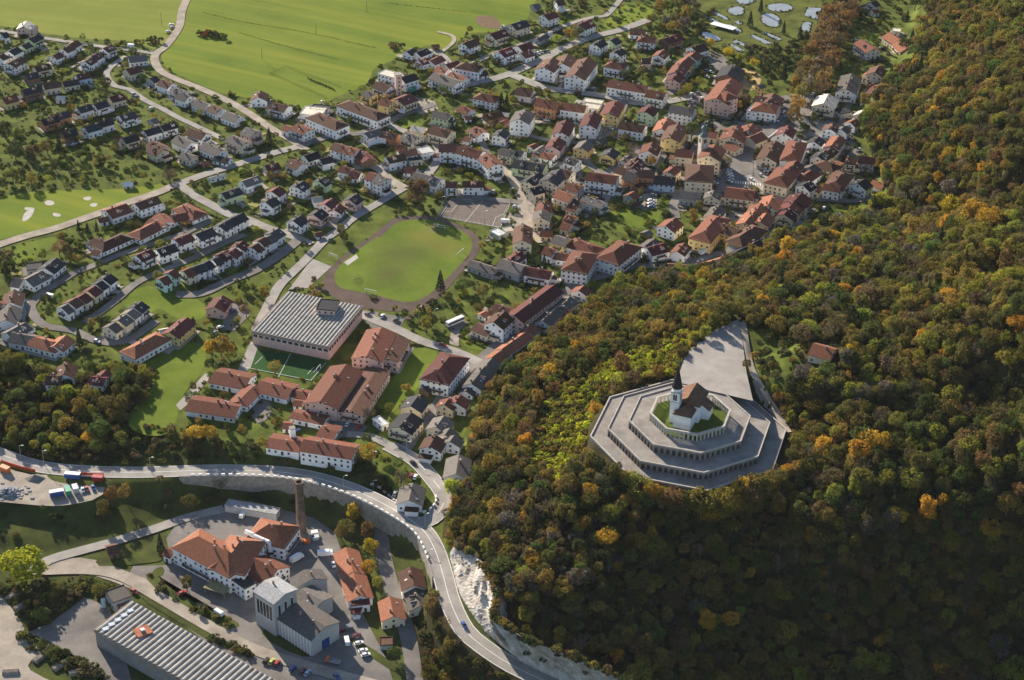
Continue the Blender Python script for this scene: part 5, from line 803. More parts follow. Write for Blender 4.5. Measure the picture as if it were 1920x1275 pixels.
# --- geometry nodes object that sets the rest of the wood
def scatter(name, pts, rot, scl, idx, colr, sources, label, cat, zs=None):
    me = bpy.data.meshes.new(name); me.vertices.add(len(pts)); me.vertices.foreach_set('co', np.asarray(pts, np.float32).ravel())
    for nm, ty, val, key in (('rotz', 'FLOAT', rot, 'value'), ('scl', 'FLOAT', scl, 'value'), ('idx', 'INT', idx, 'value')): me.attributes.new(nm, ty, 'POINT').data.foreach_set(key, np.asarray(val))
    me.attributes.new('tcol', 'FLOAT_COLOR', 'POINT').data.foreach_set('color', np.c_[np.asarray(colr), np.ones(len(pts))].astype(np.float32).ravel())
    o = obj(name, me); tag(o, label, cat, kind='stuff'); ng = bpy.data.node_groups.new(name, 'GeometryNodeTree')
    ng.interface.new_socket('Geometry', in_out='INPUT', socket_type='NodeSocketGeometry'); ng.interface.new_socket('Geometry', in_out='OUTPUT', socket_type='NodeSocketGeometry')
    N = ng.nodes; gi, go = N.new('NodeGroupInput'), N.new('NodeGroupOutput'); jn = N.new('GeometryNodeJoinGeometry'); ip = N.new('GeometryNodeInstanceOnPoints')
    for s in sources:
        oi = N.new('GeometryNodeObjectInfo'); oi.inputs['Object'].default_value = s; oi.inputs['As Instance'].default_value = True; oi.transform_space = 'ORIGINAL'; ng.links.new(oi.outputs['Geometry'], jn.inputs[0])
    def attr(nm, ty):
        a = N.new('GeometryNodeInputNamedAttribute'); a.data_type = ty; a.inputs[0].default_value = nm; return a.outputs[0]
    ng.links.new(gi.outputs[0], ip.inputs['Points']); ng.links.new(jn.outputs[0], ip.inputs['Instance']); ip.inputs['Pick Instance'].default_value = True; ng.links.new(attr('idx', 'INT'), ip.inputs['Instance Index'])
    cx = N.new('ShaderNodeCombineXYZ'); ng.links.new(attr('rotz', 'FLOAT'), cx.inputs[2]); er = N.new('FunctionNodeEulerToRotation'); ng.links.new(cx.outputs[0], er.inputs[0]); ng.links.new(er.outputs[0], ip.inputs['Rotation'])
    ng.links.new(attr('scl', 'FLOAT'), ip.inputs['Scale']); ng.links.new(ip.outputs[0], go.inputs[0]); md = o.modifiers.new('scatter', 'NODES'); md.node_group = ng; return o
def crown_objs(meshes):
    """crowns already standing in the scene serve as the pattern"""
    out = []
    for m in meshes:
        for o in bpy.data.objects:
            if o.data == m and o.parent is not None: out.append(o); break
    return out
def tint(cs, rng): return np.array([np.array(PAL[c]) * rng.uniform(.72, 1.3) * rng.uniform(.9, 1.1, 3) for c in cs])
for kd, meshes, nm, lab in (('d', DEC, 'woodland', 'dense autumn woodland of broadleaf crowns covering the hillside'), ('b', BARE, 'thinned_woodland', 'half-bare brownish trees mixed through the hillside woodland'), ('c', CON, 'conifer_woodland', 'scattered dark conifers among the hillside woodland')):
    m = ~isbig & (KD == kd); src = crown_objs(meshes); n_ = m.sum()
    scatter(nm, np.stack([X[m], Y[m], Z[m] - .4], 1), rng.uniform(0, 6.28, n_), HT[m] / (13.5 if kd == 'c' else 10.), rng.integers(0, len(src), n_), tint(TC[m], rng), src, lab, 'woodland')
# undergrowth below and between the crowns, the bright scrub bank and the clearing
ux, uy = jitter(FOREW, 4.2, rng); k = ~in_poly(ux, uy, PLW) & (np.hypot(ux - OSC[0], uy - OSC[1]) > 47.5) & clear(ux, uy, 2, .8) & ~in_poly(ux, uy, ROCKZ) & ~(in_poly(ux, uy, CLEARG) & (rng.random(ux.size) < .45)); ux, uy = ux[k], uy[k]
sx, sy = jitter(SHRUB, 2.1, rng); k = (np.hypot(sx - OSC[0], sy - OSC[1]) > 46.3) & ~in_poly(sx, sy, PLW); sx, sy = sx[k], sy[k]
gx, gy = jitter([p[:2] for p in W2(TOWN)], 4.6, rng); k = clear(gx, gy, 1.3, 1.0)
OPEN = [[q[:2] for q in W2(P_)] for P_ in (MEADOW, MEADOW2, IN, OUTL, [(-60,372),(0,368),(150,356),(300,345),(312,350),(190,392),(50,438),(-60,462)], [(240,690),(350,640),(392,650),(330,800),(235,806)], [(824,407),(846,372),(958,378),(938,428)], [(540,545),(585,485),(622,500),(578,540)], [(458,690),(485,655),(617,680),(586,716)], [(1300,-60),(1560,-60),(1490,130),(1370,100),(1300,60)], [(1335,330),(1352,300),(1398,290),(1460,345),(1370,346)], [(700,618),(674,590),(760,595)], [(960,390),(1003,385),(985,430)], [(560,800),(600,770),(690,800),(640,822)], [(705,752),(780,648),(832,662),(716,775)], [(600,405),(735,375),(735,410),(620,500),(590,490)], [(1320,95),(1380,140),(1330,130)], [(1460,195),(1500,215),(1440,240)], [(425,572),(470,590),(415,620)], [(442,712),(470,640),(490,650),(460,700)], [(232,565),(262,535),(385,565),(388,600),(280,590)], [(1195,362),(1232,364),(1232,390)])]
for P_ in OPEN: k &= ~in_poly(gx, gy, P_)
gpx, gpy = proj(np.stack([gx, gy, 0 * gx], 1)); k &= (gpx > -40) & (gpx < 1960) & (gpy > -40) & (rng.random(gx.size) < .45); gx, gy = gx[k], gy[k]
HXs, HYs = [], []
for P_ in PONDS:
    for a_, b_ in zip(P_, P_[1:] + P_[:1]):
        n_ = int(np.hypot(*(b_ - a_)) / 1.6); t_ = rng.random(n_); k_ = rng.random(n_) < .5; HXs.append((a_[0] + (b_ - a_)[0] * t_ + rng.normal(size=n_) * .5)[k_]); HYs.append((a_[1] + (b_ - a_)[1] * t_ + 1.2 + rng.normal(size=n_) * .4)[k_])
npond = sum(len(q) for q in HXs)
for (cx, cy, L_, W_, an) in FOOT:
    if cx > 300 or cy < 800 or L_ * W_ < 45: continue
    for sd in range(4):
        if rng.random() > .5: continue
        dd = rng.uniform(3.5, 6.5); half = (L_ if sd < 2 else W_) / 2 + dd * .9; off_ = ((W_ if sd < 2 else L_) / 2 + dd) * (1 if sd % 2 else -1); uu = np.arange(-half, half, 1.15)
        a_, b_ = (uu, np.full(uu.size, off_)) if sd < 2 else (np.full(uu.size, off_), uu); HXs.append(cx + a_ * math.cos(an) - b_ * math.sin(an)); HYs.append(cy + a_ * math.sin(an) + b_ * math.cos(an))
HXs, HYs = np.concatenate(HXs), np.concatenate(HYs); hk = clear(HXs, HYs, .8, .6)
for P_ in OPEN: hk &= ~in_poly(HXs, HYs, P_) | (np.arange(HXs.size) < npond)
HXs, HYs = HXs[hk], HYs[hk]
lx, ly = jitter([G(*p)[:2] for p in [(-40,905),(60,960),(200,960),(260,905),(420,900),(560,930),(590,960),(420,935),(200,1005),(80,1035),(-40,1010)]], 6.0, rng); lk = (rng.random(lx.size) < .30) & clear(lx, ly); lx, ly = lx[lk], ly[lk]
qx_, qy_ = jitter([G(*p)[:2] for p in [(-20,1085),(60,1098),(160,1085),(228,1098),(205,1125),(160,1116),(95,1166),(52,1182),(28,1145),(-20,1105)]], 3.0, rng); wx_, wy_ = jitter([G(*p)[:2] for p in [(32,1186),(60,1195),(100,1212),(160,1238),(215,1282),(195,1290),(120,1262),(75,1232),(45,1215)]], 3.2, rng); _k = clear(wx_, wy_, .5, .5); ex_, ey_ = jitter(LEFTW, 3.6, rng); _e = clear(ex_, ey_, .8, .8); fx_, fy_ = jitter(LOWW, 3.6, rng); _f = clear(fx_, fy_, .8, .8); zx_, zy_ = jitter([G(*p)[:2] for p in [(1400,88),(1440,90),(1480,80),(1520,62),(1490,135),(1440,140),(1400,112)]], 4.0, rng); vx_, vy_ = jitter([G(*p)[:2] for p in [(1300,50),(1325,20),(1345,10),(1330,60),(1312,72)]], 5.0, rng); zx_, zy_ = np.r_[zx_, vx_], np.r_[zy_, vy_]; gg_ = [jitter([G(*p)[:2] for p in P_], 2.6, rng) for P_ in ([(268,1080),(300,1112),(366,1150),(415,1180),(450,1178),(446,1166),(385,1142),(315,1102),(288,1072)], [(385,1200),(470,1236),(476,1228),(402,1192)])]; zx_ = np.r_[zx_, gg_[0][0][::3], gg_[1][0]]; zy_ = np.r_[zy_, gg_[0][1][::3], gg_[1][1]]; lx, ly = np.r_[lx, zx_], np.r_[ly, zy_]; lx, ly = np.r_[lx, qx_, wx_[_k], ex_[_e], fx_[_f]], np.r_[ly, qy_, wy_[_k], ey_[_e], fy_[_f]]
hx, hy = jitter([G(*p)[:2] for p in [(0,800),(230,810),(330,800),(480,840),(690,866),(730,930),(700,915),(600,893),(480,874),(250,872),(60,862),(0,840)]], 3.6, rng); lk = clear(hx, hy, 1, 1); hx, hy = hx[lk], hy[lk]
from itertools import chain
BX = np.r_[ux, sx, gx, lx, hx, HXs]; BY = np.r_[uy, sy, gy, ly, hy, HYs]; ty_ = np.r_[np.zeros(ux.size), np.ones(sx.size), np.full(gx.size, 2), np.full(lx.size, 3), np.full(hx.size, 3), np.full(HXs.size, 4)].astype(int)
cc = [rng.choice((['olive', 'brown', 'dark', 'olive', 'ochre'], ['lime', 'ygreen', 'lime', 'ygreen', 'ochre', 'olive', 'lime'], ['dark', 'green', 'olive', 'green', 'green', 'ygreen', 'green', 'dark', 'ochre'], ['dark', 'olive', 'brown', 'green'], ['dark', 'dark', 'green', 'dark', 'olive'])[t]) for t in ty_]
bs = np.where(ty_ == 4, rng.uniform(.42, .62, BX.size), np.where(ty_ == 2, np.where(rng.random(BX.size) < .2, rng.uniform(.9, 1.8, BX.size), rng.uniform(.3, .9, BX.size)), rng.uniform(.7, 1.7, BX.size)))
protos = []
for k, me in enumerate(BUSH):
    P = G(*[(712, 775), (700, 560), (1250, 405)][k]); o = obj('garden_shrub', me, None, P, 0, 1.3); o['tcol'] = list(PAL['green']); tag(o, ['rounded green shrub at the foot of the school lawn', 'low green shrub on the near edge of the running track', 'upright green shrub in the meadow below main street'][k], 'shrub'); protos.append(o)
for nm, m, lab, cat in (('undergrowth', ty_ < 2, 'low scrub and undergrowth on the hill, bright yellow-green beside the terraces', 'undergrowth'), ('garden_greenery', ty_ == 2, 'hedges, bushes and small garden trees between the town houses', 'greenery'), ('hedges', ty_ == 4, 'clipped dark garden hedges between the town houses', 'hedges'), ('bank_scrub', ty_ == 3, 'dark scrub on the grassy banks along the main road', 'scrub')):
    scatter(nm, np.stack([BX[m], BY[m], H(BX[m], BY[m]) - .15], 1), rng.uniform(0, 6.28, m.sum()), bs[m], rng.integers(0, 3, m.sum()), tint(np.array(cc)[m], rng), protos, lab, cat)
tx_, ty2 = jitter([p[:2] for p in W2(TOWN)], 8.5, rng); k = clear(tx_, ty2, 2.6, 2.2)
for P_ in OPEN: k &= ~in_poly(tx_, ty2, P_)
tpx, tpy = proj(np.stack([tx_, ty2, 0 * tx_], 1)); k &= (tpx > -40) & (tpx < 1960) & (tpy > -40) & (rng.random(tx_.size) < .40); tx_, ty2 = tx_[k], ty2[k]
srcs = crown_objs(DEC); scatter('garden_trees', np.stack([tx_, ty2, 0 * tx_ - .4], 1), rng.uniform(0, 6.28, tx_.size), rng.uniform(.28, .66, tx_.size), rng.integers(0, len(srcs), tx_.size), tint(rng.choice(['dark', 'green', 'olive', 'green', 'green', 'dark', 'ygreen', 'olive', 'ochre'], tx_.size), rng), srcs, 'small orchard and garden trees filling the plots between the houses', 'garden trees')
# --- single trees of the town (px, py of the foot, height, kind, colour, label)
TT = [(783,386,19,'d','brown','huge brown-green tree at the corner above the ball court'),(826,547,15,'c','conifer','lone dark conifer at the right edge of the running track'),(48,1092,15.5,'W','lime','large bright yellow-green willow at the lower left'),(320,348,14,'b','brown','big brownish tree beside the bend of the western road'),(848,935,11,'d','lime','light green tree at the outside of the road bend'),(516,702,8.5,'d','ochre','single tan autumn tree standing on the artificial turf'),(302,1035,11,'c','conifer','conifer at the left end of the factory'),(351,1108,7.5,'d','olive','round olive tree in front of the factory block'),(752,915,11,'b','brown','bare brown tree beside the house in the road fork'),(1361,322,11,'d','grey','large greyish round tree beside the church nave'),(1222,312,8,'d','gold','small golden tree left of the church'),(1331,245,15,'c','conifer','dark conifer behind the onion-domed church tower'),(1296,262,14,'d','green','broad green tree left of the church dome'),(1406,50,14,'c','conifer','largest dark conifer between the fish ponds'),(1426,24,13,'c','conifer','dark conifer behind the round pond'),(1469,64,11,'c','conifer','small conifer right of the shaped pond'),(1500,72,11,'c','conifer','conifer on the right bank of the ponds'),(1470,150,14,'c','conifer','tall conifer below the ponds'),(1366,108,9,'d','yellow','bright yellow tree at the lower edge of ponds'),(1332,88,7,'d','yellow','small yellow tree at the left end of the ponds'),(1388,118,8,'d','ygreen','yellow-green tree below the ponds'),(1413,128,8,'d','yellow','yellow tree beside the dry plot'),(1288,182,11,'d','ygreen','rounded yellow-green tree in front of the long block'),(1312,165,9,'d','ygreen','yellow-green tree by the upper car park'),(1276,188,8,'d','olive','smaller olive tree left of the car park'),(1382,208,8,'d','gold','golden tree beside the tall pink block'),(1396,200,10,'d','brown','brown tree behind the car park corner'),(1487,235,14,'d','ochre','front ochre poplar at the avenue end'),(1494,212,14,'d','gold','middle golden poplar at the avenue end'),(1503,190,14,'d','ygreen','rear yellow-green poplar at the avenue end'),(1490,165,9,'d','gold','small golden tree behind the poplars'),(1780,412,15,'d','yellow','leftmost of the bright golden trees in the valley'),(1822,424,16,'d','gold','tallest bright golden tree in the valley'),(1853,432,15,'d','gold','rightmost orange-gold tree in the valley'),(1796,440,9,'d','yellow','small yellow tree below the golden trio'),(1648,402,15,'d','lime','bright lime tree where the wood meets the houses'),(1668,396,11,'d','ygreen','yellow-green tree behind the bright lime tree'),(1332,985,11,'d','gold','golden tree on the slope below the ossuary'),(1386,938,11,'d','yellow','yellow tree at the lower rim of the ossuary'),(1735,985,13,'d','gold','large golden tree on the shaded right slope'),(1678,992,11,'d','yellow','yellow tree beside the large golden one on the slope'),(1855,1012,11,'d','gold','golden tree at the far right of the slope'),(1165,705,12,'d','rust','rust tree above the bright scrub bank'),
 (398,672,11,'d','gold','leftmost orange tree above the kindergarten'),(415,668,12,'d','ochre','tall ochre tree above the kindergarten'),(428,672,9,'d','gold','rightmost orange tree above the kindergarten'),(368,832,10,'d','gold','left golden tree below the kindergarten'),(392,826,9,'d','gold','right golden tree below the kindergarten'),(352,828,7,'d','ochre','small ochre tree below the kindergarten'),(455,815,6,'d','ochre','little ochre tree beside the school loop'),(690,868,11,'d','gold','golden tree right of the white municipal building'),(552,615,8,'b','rust','bare rusty tree beside the chalet'),(462,595,9,'b','rust','reddish tree beside the yard above the sports hall'),(497,565,9,'d','ochre','orange tree by the road above the sports hall'),
 (663,980,9,'d','yellow','uppermost yellow tree behind the tiled shed'),(650,1008,11,'d','olive','olive tree above the tiled shed'),(640,1012,8,'d','rust','rust tree left of the tiled shed grove'),(690,1012,9,'d','rust','rust tree beside the underpass lane'),(695,1042,9,'d','yellow','bright yellow tree right of the tiled shed'),(690,1078,8,'d','gold','golden tree beside the tiled shed middle'),(708,1108,8,'d','ygreen','yellow-green tree at the lower end of tiled shed'),(195,975,10,'d','olive','olive tree under the building site'),(210,945,9,'d','rust','rust tree right of the parked site cars'),(235,938,9,'d','ochre','ochre tree on the bank below the main road'),(358,955,8,'d','olive','small olive tree on the bank left of yard'),(415,925,9,'b','brown','bare tree in front of the stone road wall'),(110,1120,8,'d','olive','left olive bush-like tree by the gravel yard'),(190,1122,8,'d','olive','right olive tree by the gravel yard'),(80,1165,8,'d','green','round green tree above the timber piles'),(740,1238,7,'d','green','small green tree by the parked white cars'),
 (150,652,13,'c','conifer','dark conifer on the curving left street'),(510,345,9,'d','olive','olive tree below the western road'),(545,398,8,'b','brown','brown tree between the western houses'),(505,265,11,'c','conifer','dark conifer beside the lower field road'),(172,150,9,'c','conifer','dark conifer in the upper left estate'),(198,165,9,'d','dark','dark tree beside the blue house'),(90,290,11,'d','olive','olive tree at the orchard top'),(112,282,13,'c','conifer','conifer in the dark orchard'),(40,275,12,'d','green','green tree at the left orchard edge'),(62,300,11,'d','brown','brownish tree in the orchard'),(25,345,11,'d','olive','olive tree above the rocky meadow left'),(60,350,10,'d','ochre','ochre tree above the rocky meadow'),(105,320,9,'d','dark','dark tree in the middle of the orchard'),(150,300,8,'d','green','small green orchard tree right'),(190,310,8,'d','olive','olive orchard tree at right end'),(30,300,13,'d','dark','tall dark tree at left edge'),(10,260,13,'d','dark','dark tree at the far left orchard corner'),(148,435,8,'c','conifer','left garden conifer by the western road'),(165,440,9,'c','conifer','middle garden conifer by the western road'),(182,436,8,'c','conifer','right garden conifer by the western road'),(112,480,10,'d','rust','rust tree beside the sloping lawn'),(128,485,9,'d','brown','brown tree beside the sloping lawn'),(10,500,12,'d','brown','brown tree at the left image edge'),(20,520,11,'d','dark','dark tree at the left image edge'),(895,90,11,'c','conifer','dark conifer between the upper meadow houses'),(940,200,12,'c','conifer','first dark conifer in hedged gardens'),(950,205,12,'c','conifer','second dark conifer in hedged gardens'),(930,195,9,'d','ygreen','light green tree in hedged gardens'),(830,180,9,'d','green','green tree beside the lawn corner'),(848,252,11,'c','conifer','conifer by the pale green house'),(918,250,9,'d','brown','round brown tree by the grey barn'),(1045,85,9,'d','lime','light green tree by the apartment road'),(1068,75,10,'d','ochre','ochre tree by the apartment road'),(1085,65,9,'d','ygreen','yellow-green tree by the upper apartments'),(1082,180,8,'b','brown','bare tree in front of the apartment car park'),(1170,150,9,'d','green','green tree behind the long white row'),(1205,145,9,'d','olive','olive tree behind the long white row'),(1188,290,9,'b','grey','bare grey tree in the old town yard'),(1120,130,8,'d','green','tree beside the largest apartment block'),(640,445,8,'d','olive','olive tree at the lane beside the stadium'),(645,455,7,'d','olive','lower olive tree at the stadium lane'),(1020,505,10,'c','conifer','conifer beside the tall brown-roofed house'),(1000,505,9,'c','conifer','second conifer beside the tall brown-roofed house'),(800,625,10,'d','ygreen','rounded yellow-green tree left of the bus'),(806,612,8,'d','olive','olive tree above the bus drive'),(905,560,9,'d','olive','largest olive tree in the overgrown garden'),(870,545,8,'d','green','green tree in the overgrown garden'),(925,545,7,'d','green','small green tree in the overgrown garden'),(1248,515,9,'c','conifer','conifer beside the curved street wall'),(1300,418,9,'d','ochre','ochre tree behind the yellow courtyard'),(1310,400,8,'d','olive','olive tree above the yellow courtyard'),(925,795,8,'b','brown','bare brown tree right of the lower street'),(690,790,10,'b','brown','bare tree beside the brick school car park')]
for (x, y, h_, kd, c, lab) in TT: tree(G(x, y), h_, kd, PAL[c], lab, None, rng=tr)
FRT = 'tree rising in front of the lowest octagonal terrace'
for k in range(19):
    th = math.radians(-134 + k * 5.6 + tr.uniform(-2, 2)); r_ = 48.2 + tr.uniform(0, 2.5); x_, y_ = OSC[0] + r_ * math.cos(th), OSC[1] + r_ * math.sin(th); z_ = float(H(x_, y_)); c = ['olive', 'ochre', 'brown', 'ygreen', 'gold', 'olive', 'rust'][k % 7]
    tree((x_, y_, z_ - .3), (40.5 + tr.uniform(-2.5, 2.0)) - z_, 'd' if c != 'brown' else 'b', PAL[c], CN[c] + ' ' + FRT, 'trees in front of the terraces', rng=tr)
for ln, (a, b2, n_) in enumerate([((1498, 168), (1576, -12), 15), ((1519, 176), (1592, -8), 13), ((1538, 186), (1608, 0), 14)]):
    for k in range(n_):
        t_ = (k + tr.random() * .5) / n_; P = G(a[0] + (b2[0] - a[0]) * t_, a[1] + (b2[1] - a[1]) * t_); tree(P, tr.uniform(11.5, 17), 'd' if k % 3 else 'b', tr.choice([(.235, .135, .052), (.19, .12, .05), (.25, .16, .06), (.16, .115, .05), (.15, .125, .045)]), 'tall rust-coloured tree in the dense avenue at the top right', 'trees of the avenue', rng=tr)
for pts, cs, lab in [([(1222,45),(1235,30),(1248,50),(1252,25),(1265,45),(1272,20),(1285,40),(1290,15),(1300,50),(1305,25),(1240,62),(1262,66),(1282,62)], ['olive', 'ochre', 'grey', 'green', 'brown'], 'mixed autumn tree in the copse left of the fish ponds'), ([(1700,40),(1715,20),(1725,50),(1710,75),(1698,95),(1722,90)], ['conifer', 'dark', 'ochre'], 'tree at the wood edge beside the far right meadow'), ([(1620,205),(1632,230),(1625,262),(1640,285),(1650,320),(1660,345)], ['ochre', 'ygreen', 'olive', 'conifer'], 'tree along the wood edge behind the eastern old town')]:
    for i, (x, y) in enumerate(pts):
        c = cs[i % len(cs)]; tree(G(x, y), tr.uniform(9, 13), 'c' if c == 'conifer' else 'd', PAL[c], lab, lab[:40], rng=tr)
# ================================================================= garden plots and drives
pr_ = random.Random(12); MPL = [MSOIL, mat('bean_rows', (.10, .13, .03), .95, .4, .5), mat('dry_grass', (.26, .24, .08), .95, .25, .3), MGRASS]
nd = 0
for i, (cx, cy, L_, W_, an) in enumerate(list(FOOT)):
    if cx > 300 or cy < 790 or L_ * W_ > 400 or L_ * W_ < 40: continue
    ca, sa = math.cos(an), math.sin(an)
    if pr_.random() < .62 and cx < 290:
        e1, e2 = pr_.uniform(.8, 2.6), pr_.uniform(.8, 2.6); z_ = .205 + (i % 30) * .0012; ox, oy = pr_.uniform(-.8, .8), pr_.uniform(-.8, .8)
        v = [(cx + (x + ox) * ca - (y + oy) * sa, cy + (x + ox) * sa + (y + oy) * ca, z_) for x, y in ((-L_ / 2 - e1, -W_ / 2 - e2), (L_ / 2 + e1, -W_ / 2 - e2), (L_ / 2 + e1, W_ / 2 + e2), (-L_ / 2 - e1, W_ / 2 + e2))]; tag(obj('paved_apron', mesh('paved_apron', v, [(0, 1, 2, 3)], (pr_.choice((MASPH, MCONC, MROAD, MGRAV)),))), kind='structure')
    for what in ('drive', 'plot'):
        if pr_.random() < (.25 if what == 'drive' else .45): continue
        sd = pr_.choice((-1, 1)); ax_ = pr_.random() < .5; w_, l_ = pr_.uniform(3, 6), pr_.uniform(5, 9); dd = (W_ if ax_ else L_) / 2 + (l_ / 2 + .6 if what == 'drive' else l_ / 2 + 3); u0 = pr_.uniform(-.3, .3) * (L_ if ax_ else W_)
        a, b = (u0, sd * dd) if ax_ else (sd * dd, u0); qx, qy = cx + a * ca - b * sa, cy + a * sa + b * ca
        if not clear(np.array([qx]), np.array([qy]), 1.5, 1.0 if what == 'plot' else -2)[0]: continue
        hx_, hy_ = (w_ / 2, l_ / 2) if ax_ else (l_ / 2, w_ / 2); nd += 1; z_ = .245 + (nd % 40) * .0015
        v = [(qx + x * ca - y * sa, qy + x * sa + y * ca, z_) for x, y in ((-hx_, -hy_), (hx_, -hy_), (hx_, hy_), (-hx_, hy_))]; nm = 'driveway' if what == 'drive' else 'garden_plot'
        tag(obj(nm, mesh(nm, v, [(0, 1, 2, 3)], (pr_.choice((MGRAV, MROAD, MASPH, MCONC)) if what == 'drive' else pr_.choice(MPL),))), kind='structure')
# ================================================================= road wall, guard blocks, rock face
i0, i1 = I0, I1; WL = offset_line(MAINP, -4.95)[i0:i1]; WI = offset_line(MAINP, -4.35)[i0:i1]; WO = offset_line(MAINP, -8.5)[i0:i1]
v = []; f = []
for a, b, o_ in zip(WI, WL, WO):
    lo = min(float(H(o_[0], o_[1])), a[2] - 2) - 1.5; v += [(a[0], a[1], a[2] + .45), (b[0], b[1], b[2] + .45), (b[0], b[1], lo), (a[0], a[1], lo)]
for i in range(len(WL) - 1):
    k = 4 * i; f += [(k, k + 1, k + 5, k + 4), (k + 1, k + 2, k + 6, k + 5), (k + 2, k + 3, k + 7, k + 6), (k + 3, k, k + 4, k + 7)]
f += [(0, 3, 2, 1), (4 * len(WL) - 4, 4 * len(WL) - 3, 4 * len(WL) - 2, 4 * len(WL) - 1)]
tag(obj('retaining_wall', mesh('retaining_wall', v, f, (MDSTONE,))), 'curved stone retaining wall carrying the main road above the factory', 'wall')
_m = MB(); _m.box(-.85, .85, -.28, .28, -.1, .85, 0); _m.box(-.92, .92, -.34, .34, .85, 1.0, 0); BLK = _m.mesh('guard_block', (MWHITE,))
def blocks(C, sp, lab, grp):
    C = np.asarray(C); d_ = np.r_[0, np.cumsum(np.linalg.norm(np.diff(C[:, :2], axis=0), axis=1))]
    for s in np.arange(1, d_[-1], sp):
        p = [np.interp(s, d_, C[:, k]) for k in range(3)]; q = [np.interp(s + .5, d_, C[:, k]) for k in range(2)]; tag(obj('guard_block', BLK, None, (p[0], p[1], p[2] + .42), math.atan2(q[1] - p[1], q[0] - p[0])), lab, 'guard block', grp)
blocks(offset_line(MAINP, -4.65)[i0 + 1:i1 - 2], 3.6, 'white concrete guard block on top of the curved road wall', 'guard blocks on the road wall')
IK = smooth_line([G(*p) for p in [(694,914),(712,922),(730,935),(748,948),(765,960),(785,963),(800,961),(812,952),(818,940),(816,928)]], 2); blocks(IK, 3.4, 'white guard block around the house in the road fork', 'guard blocks of the road fork')
LB = [(844,1046,0),(852,1080,-.5),(861,1110,-.8),(879,1142,-1),(896,1166,-1.4),(912,1187,-1.8),(936,1208,-2.3),(966,1232,-3),(1003,1254,-3.5),(1062,1280,-4.2),(1140,1310,-5)]
LT = [(853,1026,7),(884,1036,10),(908,1060,13),(928,1085,14),(934,1120,14),(926,1158,12),(950,1176,13),(995,1205,13),(1055,1222,14),(1115,1250,13),(1190,1285,11)]
B_, T_ = np.array(W2(LB)), np.array(W2(LT)); B_ = smooth_line(B_, 1.1); T_ = np.array([[np.interp(t, np.linspace(0, 1, len(T_)), T_[:, k]) for k in range(3)] for t in np.linspace(0, 1, len(B_))])
nu, nv = len(B_), 26; v = []
rr = np.random.default_rng(4)
for i in range(nu):
    for j in range(nv):
        t = j / (nv - 1); p = B_[i] * (1 - t) + T_[i] * t; p = p + np.array([0, 0, math.sin(t * math.pi) * 2.0]); e = min(1, 4 * t, 4 * (1 - t)); q0, q1 = np.array([p[0] + p[2]]), np.array([p[1] - p[2] * .7])
        dn = (vnoise(q0, q1, 7, 3)[0] * 4.0 + vnoise(q0, q1, 3.4, 4)[0] * 2.2 + vnoise(q0, q1, 1.7, 5)[0] * .6) * (.7 if i < nu * .5 else 1.3); v.append(p + np.array([-.62, -.45, .6]) * dn * e + rr.normal(size=3) * .08)
    v.append(T_[i] + np.array([5, 4, -7]))
n1 = nv + 1; f = [(i * n1 + j, (i + 1) * n1 + j, (i + 1) * n1 + j + 1, i * n1 + j + 1) for i in range(nu - 1) for j in range(nv)]
rk = np.random.default_rng(2); ii = rk.integers(0, nu, 190); tt_ = np.where(rk.random(190) < .55, rk.uniform(.85, 1.05, 190), rk.uniform(.12, 1.0, 190)); kk = (tt_ > .84) | (ii > nu * .45) & (rk.random(190) < .55); ii, tt_ = ii[kk], tt_[kk]
RPp = B_[ii] * (1 - tt_)[:, None] + T_[ii] * tt_[:, None] + np.array([0, 0, 1.0]) * np.sin(tt_ * math.pi)[:, None] * 2; scatter('rock_scrub', RPp, rk.uniform(0, 6.28, len(ii)), rk.uniform(.5, 1.5, len(ii)), rk.integers(0, 3, len(ii)), tint(rk.choice(['olive', 'brown', 'dark', 'ochre', 'green'], len(ii)), rk), protos, 'scrub clinging to the pale rock face above the road', 'scrub')
tag(obj('rock_face', mesh('rock_face', v, f, (MROCK,))), kind='structure')
# ================================================================= vehicles
def car_meshes():
    prof = [(-2.1, .35), (-2.15, .75), (-1.9, .95), (-.95, 1.0), (1.15, .98), (2.0, .82), (2.15, .6), (2.1, .32)]; n = len(prof); v = [(x, s * (.86 if abs(x) < 2 else .78), z) for s in (-1, 1) for x, z in prof]
    body = mesh('body', v, [tuple(range(n - 1, -1, -1)), tuple(range(n, 2 * n))] + [(i, (i + 1) % n, n + (i + 1) % n, n + i) for i in range(n)], ())
    lo = [(-1.75, .95), (1.0, .95)]; hi = [(-1.35, 1.42), (.25, 1.45)]
    v = [(-1.85, -.82, .94), (1.1, -.82, .94), (1.1, .82, .94), (-1.85, .82, .94), (-1.35, -.66, 1.40), (.3, -.66, 1.42), (.3, .66, 1.42), (-1.35, .66, 1.40)]
    glass = mesh('cabin_glass', v, [(0, 1, 5, 4), (1, 2, 6, 5), (2, 3, 7, 6), (3, 0, 4, 7)], (MGLASS,))
    top = mesh('cabin_roof', [(-1.45, -.7, 1.39), (.36, -.7, 1.41), (.36, .7, 1.41), (-1.45, .7, 1.39), (-1.3, -.6, 1.47), (.2, -.6, 1.48), (.2, .6, 1.48), (-1.3, .6, 1.47)], [(0, 1, 5, 4), (1, 2, 6, 5), (2, 3, 7, 6), (3, 0, 4, 7), (4, 5, 6, 7)], ())
    b = MB(); b.tube((0, -.1, 0), (0, .1, 0), .33, .33, 10); wh = b.mesh('wheel', (MDARK,)); return body, glass, top, wh
CB, CGm, CT, CWh = car_meshes()
